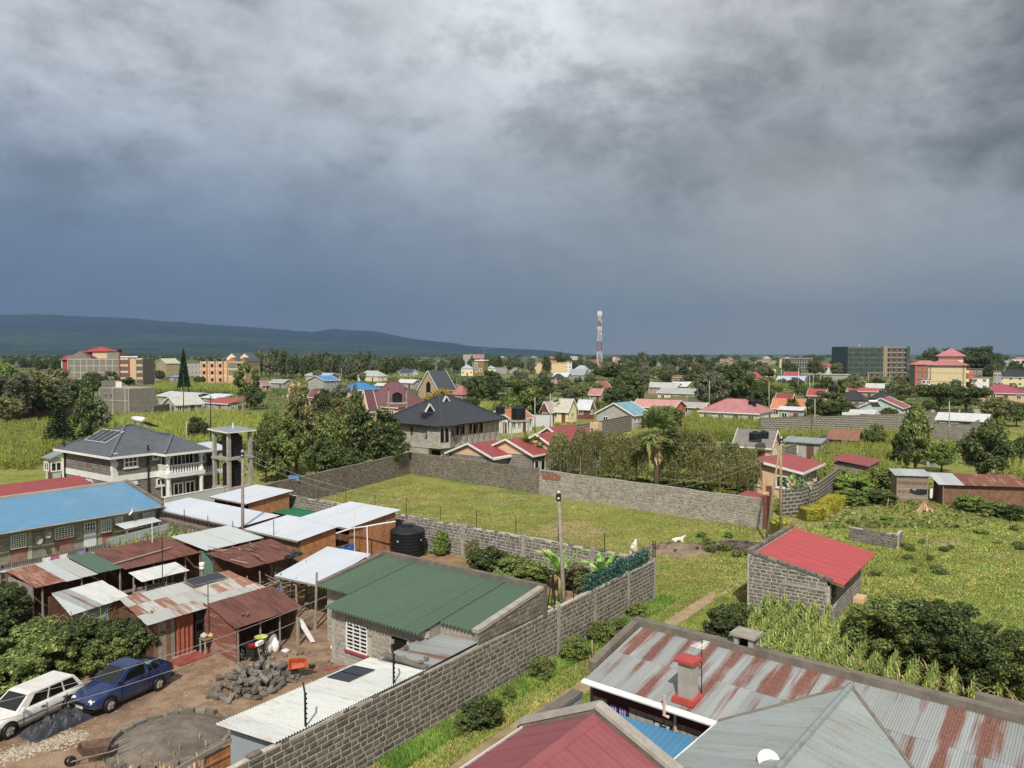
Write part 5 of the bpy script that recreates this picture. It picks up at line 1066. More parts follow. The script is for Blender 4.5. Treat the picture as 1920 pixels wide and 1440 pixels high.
po=gthing('porch_roof','white sheet porch roof between the villa and the water tower','roof',3.6,51.8);f=fr(10.2,52.5);link('roof',slope_mesh('roof',[[f(8.2,50.0,4.55),f(11.8,50.0,4.7),f(12.4,54,5.1),f(8.2,54,5.0)]],M['zinc_new']),po);tbox(po,'wall',M['brick_white_house'],f(9.6,52.2,0),f(12.0,54,4.7))
for u in(8.5,11.6):tbox(po,'column',M['white'],f(u,50.2,0),f(u+.25,50.45,4.55))
tbox(po,'landing',M['white'],f(8.3,50.1,2.3),f(12,52.2,2.6));mb=MB();[mb.bar(f(8.4+i*.24,50.15,2.6),f(8.4+i*.24,50.15,3.5),.03,.03)for i in range(14)];mb.bar(f(8.4,50.15,3.5),f(11.6,50.15,3.5),.05,.05);part('railing',mb,M['iron'],po)
window(po,f(10.3,52.18,2.65),EU,.9,1.9,M['white'],M['glass'],1,1,.08,None,.06,'door')
yf=plain_wall('white panel fence beside the villa ground floor',[G(-4.6,44.3),G(1.5,44.9),G(4.0,46.0)],1.7,M['zinc_fence'],.1,M['white'],name='panel_fence')
# ================================================================== concrete water tower with tanks
wt=gthing('water_tower','concrete frame water tower with a flat roof above the sheds','tower',3.0,45.6)
mb_=[(-1.15,-1.15),(1.15,-1.15),(1.15,1.15),(-1.15,1.15)]
for x,y in mb_:mb=MB();mb.box(x-.15,x+.15,y-.15,y+.15,0,6.75);part('column',mb,M['concrete'],wt)
tbox(wt,'platform',M['concrete'],(-1.38,-1.38,4.25),(1.38,1.38,4.5));tbox(wt,'lower_beam',M['concrete'],(-1.36,-1.36,0),(1.36,1.36,1.65));tbox(wt,'upper_beam',M['concrete'],(-1.6,-1.62,6.15),(1.6,-1.4,6.34))if False else None
part('roof_slab',MB().slab([(-1.6,-1.6,6.95),(1.6,-1.6,6.95),(1.6,1.6,7.12),(-1.6,1.6,7.12)],.12),M['white'],wt);part('roof_sheet',MB().slab([(-1.56,-1.56,6.99),(1.56,-1.56,6.99),(1.56,1.56,7.16),(-1.56,1.56,7.16)],.03),plain('#8b9094',.6),wt);mb=MB();mb.bar((.3,.3,7.0),(.3,.3,7.6),.1,.1);part('vent_pipe',mb,M['white'],wt)
tank('upper black water tank inside the concrete tower',G(3.0,45.6,4.51),.92,2.3,8);tank('lower black water tank inside the concrete tower',G(3.0,45.6,1.66),.92,2.5,8)
# ================================================================== unfinished house with the black tiled hip roof
bk=gthing('house','unfinished two storey stone house with a wide black tiled hip roof','house',38,50);f=fr(38,50)
u0,u1,v0,v1,ht=32.2,44.2,44.8,54.6,5.25;tileb=ribbed('#44484f',.32,.03,.6,.1,'#34373c',.3,True,bs=1)
mb=MB();mb.box(u0-38,u1-38,v0-50,v1-50,0,ht);part('wall',mb,M['brick_pale'],bk);tbox(bk,'floor_band',M['render'],f(u0-.07,v0-.07,2.2),f(u1+.05,v1,2.75))
e=.9;cu,cv=(u0+u1)/2,(v0+v1)/2;rz_=8.6
bay=[f(u0-.9,v0+1.6,2.4),f(u0-.9,v0-.3,2.4),f(u0+.6,v0-.9,2.4),f(u0+2.2,v0-.3,2.4),f(u0+.1,v0+1.7,2.4)]
mb=MB();mb.slab([p+Vector((0,0,2.8))for p in bay],2.8);part('bay',mb,M['brick_pale'],bk)
link('roof',slope_mesh('roof',[[f(u0-e,v0-e,ht),f(u1+e,v0-e,ht),f(cu+1.2,cv,rz_),f(cu-1.0,cv,rz_)],[f(u1+e,v0-e,ht),f(u1+e,v1+e,ht),f(cu+1.2,cv,rz_)],[f(u1+e,v1+e,ht),f(u0-e,v1+e,ht),f(cu-1.0,cv,rz_),f(cu+1.2,cv,rz_)],[f(u0-e,v1+e,ht),f(u0-e,v0-e,ht),f(cu-1.0,cv,rz_)]],tileb,.14),bk)
link('bay_roof',slope_mesh('bay_roof',[[f(u0-1.5,v0+1.9,ht),f(u0-1.5,v0-.7,ht),f(u0+2.2,v0+1.6,6.7)],[f(u0-1.5,v0-.7,ht),f(u0+.6,v0-1.5,ht),f(u0+2.2,v0+1.6,6.7)],[f(u0+.6,v0-1.5,ht),f(u0+2.9,v0-.9,ht),f(u0+2.2,v0+1.6,6.7)]],tileb,.1),bk)
mb=MB()
for a,b in((f(u0-e,v0-e,ht),f(cu-1,cv,rz_)),(f(u0-e,v1+e,ht),f(cu-1,cv,rz_)),(f(u1+e,v0-e,ht),f(cu+1.2,cv,rz_)),(f(cu-1,cv,rz_),f(cu+1.25,cv,rz_))):mb.bar(a+Vector((0,0,.05)),b+Vector((0,0,.05)),.24,.1)
part('hip_caps',mb,tileb,bk)
for px,py in((803,765),(834,750)):  # two little white gablets
    d=ray(px,py);c=Vector((0,0,H));best=None
    n_=(f(u0-e,v0-e,ht)-f(cu-1,cv,rz_)).cross(f(u1+e,v0-e,ht)-f(cu-1,cv,rz_));Mi=bk.matrix_basis.inverted();lc=Mi@c;ld=(Mi.to_3x3()@d)
    t=(f(cu-1,cv,rz_)-lc).dot(n_)/ld.dot(n_);p=lc+ld*t+Vector((0,-.12,-.1));mb=MB();q=1.0
    mb.bar(p+Vector((-.85,-.15,-.35)),p+Vector((0,-.15,.62)),.12,.2);mb.bar(p+Vector((.85,-.15,-.35)),p+Vector((0,-.15,.62)),.12,.2);gb=part('gablet',mb,M['white'],bk)
    mb=MB();mb.add([p+Vector((-.75,-.05,-.35)),p+Vector((.75,-.05,-.35)),p+Vector((0,-.05,.5))],[(0,1,2)]);part('gablet_vent',mb,M['dark'],gb);mb=MB();mb.slab([p+Vector((-.95,-.2,-.42)),p+Vector((0,-.2,.72)),p+Vector((0,1.8,.72)),p+Vector((-.95,.6,-.42))],.05);mb.slab([p+Vector((0,-.2,.72)),p+Vector((.95,-.2,-.42)),p+Vector((.95,.6,-.42)),p+Vector((0,1.8,.72))],.05);part('gablet_roof',mb,tileb,gb)
def arch_open(parent,p,ex,w_,h_,n,mat_in):
    """n pointed openings side by side, dark inside with timber props"""
    ex=Vector(ex);nn=ex.cross(Vector((0,0,1)))
    for i in range(n):
        x0=w_*i/n+.05;x1=w_*(i+1)/n-.05;q=[(x0,0),(x1,0),(x1,h_*.72),((x0+x1)/2+(x1-x0)*.28,h_*.92),((x0+x1)/2,h_),((x0+x1)/2-(x1-x0)*.28,h_*.92),(x0,h_*.72)]
        mb=MB();mb.poly([Vector(p)+ex*a+Vector((0,0,z))+nn*.03 for a,z in q]);o=part('window',mb,M['dark'],parent);rim=MB();rim.tube([Vector(p)+ex*a+Vector((0,0,z))+nn*.05 for a,z in q[2:]+q[:1]],.05,4,False);part('arch_rim',rim,M['render'],o)
def on_px(face,x0,x1,yb,yt):
    if face=='v':a,zb=on_v(x0,yb,v0);b,_=on_v(x1,yb,v0);_,zt=on_v(x0,yt,v0);return f(a,v0-.02,zb),EU,b-a,zt-zb
    a,zb=on_u(x0,yb,u0);b,_=on_u(x1,yb,u0);_,zt=on_u(x0,yt,u0);return f(u0-.02,a,zb),-EV,a-b,zt-zb
p,ex,w_,h_=on_px('v',854,871,816,797);arch_open(bk,p,ex,w_,h_,3,None);p,ex,w_,h_=on_px('v',879,905,814,793);arch_open(bk,p,ex,w_,h_,4,None)
p,ex,w_,h_=on_px('v',825,835,817,799);window(bk,p,ex,w_,h_,M['render'],M['dark'],1,1,.06,None,.04)
p,ex,w_,h_=on_px('u',741,749,804,795);window(bk,p,ex,w_,h_,M['render'],M['dark'],1,1,.06,None,.04);p,ex,w_,h_=on_px('u',770,775,816,800);window(bk,p,ex,w_,h_,M['render'],M['dark'],1,1,.06,None,.04)
for a,b in((bay[1],bay[2]),(bay[2],bay[3])):exx=(b-a).normalized();arch_open(bk,a+exx*.15+Vector((0,0,.75)),exx,(b-a).length-.3,1.9,2,None)
for i in range(9):mb=MB();u=u0+1.5+i*1.25;mb.bar(f(u,v0-.5,2.75),f(u+.1,v0-.75,5.1),.07,.07);part('scaffold_pole',mb,M['wood'],bk)
tbox(bk,'porch',M['dark'],f(u0-.1,v0+.2,0),f(u0+.02,v0+1.6,2.0))
# ================================================================== red bungalow complex behind the rubble wall
rb=gthing('bungalow','long bungalow with stepped red sheet roofs and white edging behind the rubble wall','house',33,33);f=fr(33,33);redr=ribbed('#a64f4c',.22,.03,.55,.08,'#7f4844',.25)
def rwing(u0,u1,v0,v1,ze,zr,gm=M['peach'],ridge='u',tag_='wall'):
    mb=MB();mb.box(u0-33+.35,u1-33-.35,v0-33+.35,v1-33-.35,0,ze+.05);part(tag_,mb,M['brick_grey'],rb)
    if ridge=='u':
        m=(v0+v1)/2;pls=[[f(u0,v0,ze),f(u1,v0,ze),f(u1,m,zr),f(u0,m,zr)],[f(u1,v1,ze),f(u0,v1,ze),f(u0,m,zr),f(u1,m,zr)]];ends=[(f(u0+.3,v0+.3,ze),f(u0+.3,v1-.3,ze),f(u0+.3,m,zr-.12))]
        edge=[(f(u0-.03,v0,ze),f(u0-.03,m,zr)),(f(u0-.03,v1,ze),f(u0-.03,m,zr)),(f(u0,v0-.03,ze-.06),f(u1,v0-.03,ze-.06))]
    else:
        m=(u0+u1)/2;pls=[[f(u0,v1,ze),f(u0,v0,ze),f(m,v0,zr),f(m,v1,zr)],[f(u1,v0,ze),f(u1,v1,ze),f(m,v1,zr),f(m,v0,zr)]];ends=[(f(u0+.3,v0+.3,ze),f(u1-.3,v0+.3,ze),f(m,v0+.3,zr-.12))]
        edge=[(f(u0,v0-.03,ze),f(m,v0-.03,zr)),(f(u1,v0-.03,ze),f(m,v0-.03,zr)),(f(u0-.03,v0,ze-.06),f(u0-.03,v1,ze-.06))]
    link('roof',slope_mesh('roof',pls,redr,.08),rb)
    for q in ends:mb=MB();mb.add(q,[(0,1,2)]);part('gable_panel',mb,gm,rb)
    mb=MB();[mb.bar(a,b,.08,.2)for a,b in edge];part('fascia',mb,M['white'],rb)
rwing(26.4,31.5,32.3,39.2,2.75,4.1);rwing(29.5,36.5,29.0,36.5,2.9,4.5);rwing(33,44,27.5,34.5,3.0,4.9);rwing(40,46,31,37,3.1,5.0)
for i in range(5):window(rb,f(30.3+i*1.25,29.33,.95),EU,.95,1.3,M['white'],M['glass'],1,1,.1,None,.06)
for i in range(6):window(rb,f(36.8+i*1.2,27.83,.95),EU,.9,1.5,M['white'],plain('#57524b',.5),1,1,.1,None,.06)
tbox(rb,'veranda_beam',M['white'],f(26.6,32.1,2.5),f(31.3,32.28,2.72));tbox(rb,'chimney',M['peach'],f(43.2,28.6,2.9),f(44.3,29.7,5.6))
# ================================================================== red tiled gatehouse by the weeping trees
gh=gthing('house','peach and stone house with a bright red sheet roof behind the leaning poles','house',42,5);f=fr(42,5)
mb=MB();mb.box(-5.5,1.8,-2.6,3.4,0,2.7);part('wall',mb,M['brick_grey'],gh);link('roof',slope_mesh('roof',[[f(35.9,1.7,2.7),f(44.2,1.7,2.7),f(44.2,5.5,3.45),f(35.9,5.5,3.45)],[f(44.2,9.3,2.7),f(35.9,9.3,2.7),f(35.9,5.5,3.45),f(44.2,5.5,3.45)]],ribbed('#b5514f',.25,.03,.5,.08,'#8a4c48',.2)),gh)
mb=MB();mb.bar(f(35.87,1.7,2.66),f(35.87,5.5,3.37),.06,.24);mb.bar(f(35.9,1.67,2.62),f(44.2,1.67,2.62),.06,.24);part('fascia',mb,M['white'],gh);gable_wall(gh,'gable_wall',M['peach'],f(36.45,8.4),f(36.45,2.4),2.65,2.65,3.3,t=.1)
for i,u in enumerate((37.4,39.6,42.0)):window(gh,f(u,2.38,1.0),EU,1.3,1.2,M['white'],M['glass'],2,1,.12,M['white'],.08)
for v in(3.2,6.0):window(gh,f(36.38,v+1.2,1.0),-EV,1.2,1.2,M['white'],M['glass'],2,1,.12,M['white'],.08)
for u in(36.6,38.9,41.4):tbox(gh,'pilaster',M['peach'],f(u,2.2,0),f(u+.5,2.395,2.75))
ga=gthing('gate_canopy','peach gate wall with a small red canopy behind the rubble wall end','gate',25.6,2.2);tbox(ga,'wall',M['peach'],(-2.2,-.1,0),(1.5,.1,2.1));link('canopy',slope_mesh('canopy',[[(-3.4,-.9,2.3),(-1.2,-.9,2.3),(-1.2,.9,2.55),(-3.4,.9,2.55)]],redr),ga);tbox(ga,'pillar',plain('#7a4a3c',.85),(1.5,-.2,0),(1.9,.2,2.6))
nb=gthing('house','low red sheet roof annex right of the peach gatehouse','house',51,0);f=fr(51,0);mb=MB();mb.box(-2.8,3,-1.6,1.8,0,2.3);part('wall',mb,M['brick_grey'],nb);link('roof',slope_mesh('roof',[[f(47.8,-1.9,2.25),f(54.4,-1.9,2.25),f(54.4,2.0,2.75),f(47.8,2.0,2.75)]],ribbed('#a9504e',.25)),nb)
# grey house with tanks behind the maize
gy=house('house','low house with a weathered grey brown iron roof and water tanks behind the weeping trees',1378,1466,834,806,M['peach'],M['zinc']if False else ribbed('#8d8580',.2,.04,.6,.12,'#5c5550',.5),'gable','B',.8,2.8,nl=2,ns=1,fascia=M['white'])
for k,px in enumerate((1416,1432)):tank(['black water tank on the grey brown roofed house','smaller black water tank beside it on the grey brown roof'][k],P(px,828,3.6)if k==0 else P(px,822,3.8),.75-.15*k,1.3-.3*k,4)
# ================================================================== kiosk, mud house, outhouse on the right
ki=thing('kiosk','narrow timber kiosk with a grey sheet roof and a black cloth on its side','kiosk',P(1704,938),R(-12));ki.scale=(1,1,1.14)
for i in range(9):
    z=.05+i*.24;mb=MB();mb.box(-1.35,1.35,-1.0,-.96,z,z+.225);part('plank',mb,M['wood_grey']if i%3 else M['wood'],ki);mb=MB();mb.box(1.35,1.39,-1.0,1.0,z,z+.225);part('plank',mb,M['wood'],ki)
for x in(-1.35,1.35):
    for y in(-1,1):stick(ki,'post',(x,y,0),(x,y,2.3),.06)
tbox(ki,'back_wall',M['wood'],(-1.35,.95,0),(1.35,1,2.2));tbox(ki,'left_wall',M['wood'],(-1.39,-1,0),(-1.35,1,2.2));roof_plane(ki,[(-1.6,-1.25,2.25),(1.65,-1.25,2.25),(1.65,1.2,2.55),(-1.6,1.2,2.55)],M['zinc'],.82,0,.12,.012)
ck=thing('black_cloth','black cloth with a white end hung on the kiosk wall','cloth',P(1706,938)+Vector((.25,-1.08,0)),R(-12));mb=MB()
for i in range(7):x0=-.75+i*.25;sg=lambda k:.55-.35*math.sin(math.pi*k/7);mb.add([(x0,-.04,1.15-(1-sg(i))*.55),(x0+.25,-.04,1.15-(1-sg(i+1))*.55),(x0+.25,-.05+.05*math.sin(i+1),1.3),(x0,-.05+.05*math.sin(i),1.3)],[(0,1,2,3)])
part('cloth',mb,M['blackcloth'],ck);mb=MB();mb.add([(1.0,-.06,.45),(1.2,-.06,.5),(1.22,-.05,1.45),(.98,-.05,1.3)],[(0,1,2,3)]);part('white_end',mb,M['fabricwhite'],ck)
mu=thing('mud_house','long mud walled hut with a rusty roof patched white at one end','hut',P(1832,944),R(-9));mb=MB();mb.box(-3.5,3.6,-1.1,1.1,0,1.95);part('wall',mb,plain('#86644c',.95,.2,2.5,bmp=.8,bd=.05,dirt='#6a4c3a'),mu)
roof_plane(mu,[(-4.0,-1.5,1.95),(-1.7,-1.5,1.93),(-1.7,1.4,2.65),(-4.0,1.4,2.65)],M['zinc'],.8,0,.1,.01);roof_plane(mu,[(-1.7,-1.5,1.93),(4.0,-1.5,1.9),(4.0,1.4,2.6),(-1.7,1.4,2.62)],M['rust'],.8,0,.1,.01)
for x in(-3.5,3.65):stick(mu,'post',(x,-1.3,0),(x,-1.3,1.95),.06)
ou=thing('outhouse','small blue grey sheet outhouse under the tall tree','outhouse',P(1745,872),R(-10));mb=MB();mb.box(-.7,.7,-.7,.7,0,1.9);part('wall',mb,plain('#8d99a3',.6),ou);mb=MB();mb.box(-.3,.3,-.73,-.705,.05,1.7);part('door',mb,plain('#75828e',.6),ou);link('roof',slope_mesh('roof',[[(-.9,-.9,1.9),(1.2,-.9,1.95),(1.2,.9,2.25),(-.9,.9,2.2)]],M['zinc_fence']),ou)
house('shed','small brown brick shed with a rusty gable roof in the maize',1555,1618,822,806,M['brick_brown'],'#9a6a55','gable','B',.8,2.0,nl=0,ns=0,cat='shed')
house('outbuilding','small block outbuilding with white window by the black painted wall',1472,1548,830,822,M['grey_wall'],'#a5a9aa','shed','B',.5,2.3,nl=2,ns=1)
sr=thing('straw_heap','cone of dry straw beside the mud hut','straw',P(1735,958));mb=MB();rr_=random.Random(3)
for i in range(260):A=rr_.uniform(0,6.28);r0=rr_.uniform(.6,1.0);mb.add([(r0*math.cos(A),r0*math.sin(A),0),(r0*math.cos(A+.08),r0*math.sin(A+.08),0),(.12*math.cos(A)+rr_.uniform(-.1,.1),.12*math.sin(A)+rr_.uniform(-.1,.1),rr_.uniform(.8,1.15))],[(0,1,2)])
part('stalks',mb,L['straw'],sr,kind='stuff')
# ================================================================== the town beyond, from left to right
hz=house
def apt_left():
    d=352;o=hz('apartment_block','four storey bare stone apartment block with red roof pieces at left',136,284,673,668,M['brick_grey'],M['concrete'],'flat','F',.4,12.0,d,0,0,4,'building',over=.1,rot=4)
    x,y,hw,rz=o['dims']
    for i in range(5):tbox(o,'floor_beam',M['render'],(-x-.05,-y-.12,i*3+2.55),(x*.36,-y-.005,i*3+2.95))if i<4 else None
    for i in range(9):xx=-x+(x*1.36)*i/8;tbox(o,'column',M['render'],(xx-.18,-y-.1,0),(xx+.18,-y-.006,12))
    tbox(o,'red_pier',M['redsill'],(x*.36,-y-.35,0),(x*.36+.6,-y-.01,12.2));tbox(o,'red_pier',M['redsill'],(x*.62,-y-.3,0),(x*.62+.35,-y-.01,12))
    tbox(o,'pale_panel',M['peach'],(x*.66,-y-.15,0),(x*.82,-y-.012,12))
    for i in range(4):
        for a,b in((.40,.61),(.83,.99)):tbox(o,'recess',plain('#6b6058',.9),(x*a,-y-.08,i*3+.9),(x*b,-y-.007,i*3+2.5));tbox(o,'spandrel',M['peach'],(x*a,-y-.16,i*3+2.5),(x*b,-y-.011,i*3+3.4))
    gable_wall(o,'gable_wall',M['brick_grey'],(-x,-y+.1,0),(-x*.36,-y+.1,0),12.2,12.2,15.6,.3,12.0)
    link('red_roof',slope_mesh('red_roof',[[(-x*.68,-y,15.7),(-x*.3,-y,12.6),(-x*.3,y,12.6),(-x*.68,y,15.7)]],ribbed('#b5514a',.3)),o)
    tbox(o,'roof_room',M['peach'],(-x*.42,-y+3,12.2),(-x*.02,y-1,15.4));link('room_roof',slope_mesh('room_roof',[[(-x*.62,-y+2.2,15.5),(x*.06,-y+2.2,15.5),(-x*.28,0,17.8)],[(x*.06,-y+2.2,15.5),(x*.06,y,15.5),(-x*.28,0,17.8)],[(-x*.62,y,15.5),(-x*.62,-y+2.2,15.5),(-x*.28,0,17.8)],[(x*.06,y,15.5),(-x*.62,y,15.5),(-x*.28,0,17.8)]],ribbed('#c2474a',.3)),o)
    tbox(o,'stair_room',M['brick_grey'],(0,-y+2,12.2),(x*.32,y-1,15.0));mb=MB();mb.lathe([(.95,0),(1,.1),(1,1.3),(.5,1.6)],14,(x*.22,0,15.0));part('roof_tank',mb,M['black'],o)
    for i in range(9):
        xx=x*(.36+.05*i)if i<7 else x*(.70+.06*(i-7));mb=MB();mb.tube([(xx,-y+2,12.9),(xx+.9,-y+2,12.9)],.28,8);part('roof_heater',mb,M['whitepipe'],o)
    tbox(o,'left_wing',M['redsill'],(-x-3.2,-y+2,0),(-x-.2,y-1,12));tbox(o,'wing_edge',M['white'],(-x-3.6,-y+1.6,0),(-x-3.21,-y+2.6,11.5));link('wing_roof',slope_mesh('wing_roof',[[(-x-4,-y+1,11.6),(-x,-y+1,11.6),(-x,0,13.6),(-x-3,0,13.6)]],ribbed('#c2474a',.3)),o)
apt_left()
hz('house','cream two storey house with a pale green gabled roof near the left apartments',294,336,679,672,M['tan'],'#c8cfa6','gable','A',1.3,8.6,480,2,1,2,fascia=M['white'])
hz('building','grey unfinished concrete frame beside the dark pine tree',350,378,684,678,M['grey_wall'],M['concrete'],'flat','F',.5,8.5,500,4,1,2,'building')
def apt_orange():
    o=hz('apartment_block','orange and cream four storey apartment block with gabled roof ends',378,486,681,672,M['peach'],'#5c6166','flat','F',.5,10.6,365,0,0,3,'building',over=.1,rot=-14)
    x,y,hw,rz=o['dims']
    for k in range(3):
        xx=-x+x*.12+k*x*.36
        for i in range(3):window(o,(xx+.3,-y-.62,i*3.4+1.1),EU,1.5,1.6,M['wood_red'],M['glass'],2,1,.12,None,.08)
        tbox(o,'bay',M['peach'],(xx-.2,-y-.6,0),(xx+2.4,-y-.005,10.8));link('bay_roof',slope_mesh('bay_roof',[[(xx-.5,-y-.9,10.7),(xx+1.1,-y-.9,12),(xx+1.1,-y+2,12),(xx-.5,-y+2,10.7)][::-1],[(xx+1.1,-y-.9,12),(xx+2.7,-y-.9,10.7),(xx+2.7,-y+2,10.7),(xx+1.1,-y+2,12)][::-1]],ribbed('#5f646b',.3)),o)
        for q in(-.28,2.42):tbox(o,'orange_pier',M['orange'],(xx+q-.1,-y-.66,0),(xx+q+.1,-y-.3,10.6))
    for i in range(4):tbox(o,'band',M['cream'],(-x-.03,-y-.1,i*3.4+.05),(x+.03,-y-.003,i*3.4+.5))
    tbox(o,'orange_corner',M['orange'],(x*.2,-y-.2,0),(x*.2+.5,-y-.01,10.6));tbox(o,'stone_panel',M['brick_grey'],(x*.26,-y-.06,3.9),(x*.62,-y-.006,6.9));tbox(o,'stone_panel',M['brick_grey'],(x*.26,-y-.06,7.3),(x*.62,-y-.006,10.2));tbox(o,'dark_recess',M['dark'],(x*.64,-y-.05,7.6),(x*.82,-y-.006,9.8));tbox(o,'stone_panel',M['brick_grey'],(x*.84,-y-.06,3.9),(x*.99,-y-.006,10.2))
    for a,b in((.22,.64),(.8,1.02)):gable_wall(o,'red_gable',M['orange'],(x*a,-y,0),(x*b,-y,0),10.8,10.8,12.4,.4,10.72);link('gable_roof',slope_mesh('gable_roof',[[(x*a-.3,-y-.3,10.7),(x*(a+b)/2,-y-.3,12.6),(x*(a+b)/2,y,12.6),(x*a-.3,y,10.7)][::-1],[(x*(a+b)/2,-y-.3,12.6),(x*b+.3,-y-.3,10.7),(x*b+.3,y,10.7),(x*(a+b)/2,y,12.6)][::-1]],ribbed('#5f646b',.3)),o)
    for a,b in((-.15,.3),(.42,.88)):gable_wall(o,'upper_gable',M['cream'],(x*a,0,0),(x*b,0,0),12.6,12.6,14.6,.4,10.8);link('upper_roof',slope_mesh('upper_roof',[[(x*a-.3,-.4,12.4),(x*(a+b)/2,-.4,14.8),(x*(a+b)/2,y,14.8),(x*a-.3,y,12.4)][::-1],[(x*(a+b)/2,-.4,14.8),(x*b+.3,-.4,12.4),(x*b+.3,y,12.4),(x*(a+b)/2,y,14.8)][::-1]],ribbed('#5f646b',.3)),o)
apt_orange()
hz('house','low house with a pale blue roof between the left apartments',284,302,708,703,M['peach'],'#86b7dc','gable','B',.7,2.7,d=400,nl=2)
hz('house','pale blue roofed house right of the dark pine',318,346,709,704,M['grey_wall'],'#7fb2d8','hip','B',.7,2.7,d=390,nl=2)
def stone_tower():
    o=hz('building','roofless grey stone building under construction left of the maize',190,287,728,726,M['brick_grey'],M['concrete'],'flat','F',.6,5.8,186,0,0,2,'building',over=.0,rot=-30);x,y,hw,rz=o['dims']
    for a in(-1,-.1,.75,1):
        tbox(o,'column',M['render'],(a*x-.15,-y-.1,0),(a*x+.15,-y-.005,hw))
    tbox(o,'floor_beam',M['render'],(-x,-y-.09,2.7),(x,-y-.004,2.95));tbox(o,'stair_tower',M['brick_grey'],(-x+.4,-y+.3,5.9),(-x+2.0,y*.2,7.6));tbox(o,'white_board',M['white'],(-x+2.2,-y*.2,5.9),(-x+4.6,-y*.2+.1,7.4))
    for a in(-.6,-.25):window(o,(a*x,-y-.01,3.6),EU,.7,.8,M['render'],M['dark'],1,1,.06,None,.04)
    tbox(o,'side_column',M['render'],(-x-.1,-y-.1,0),(-x-.004,-y+.3,hw));tbox(o,'side_beam',M['render'],(-x-.09,-y+.3,2.7),(-x-.003,y,2.95))
stone_tower()
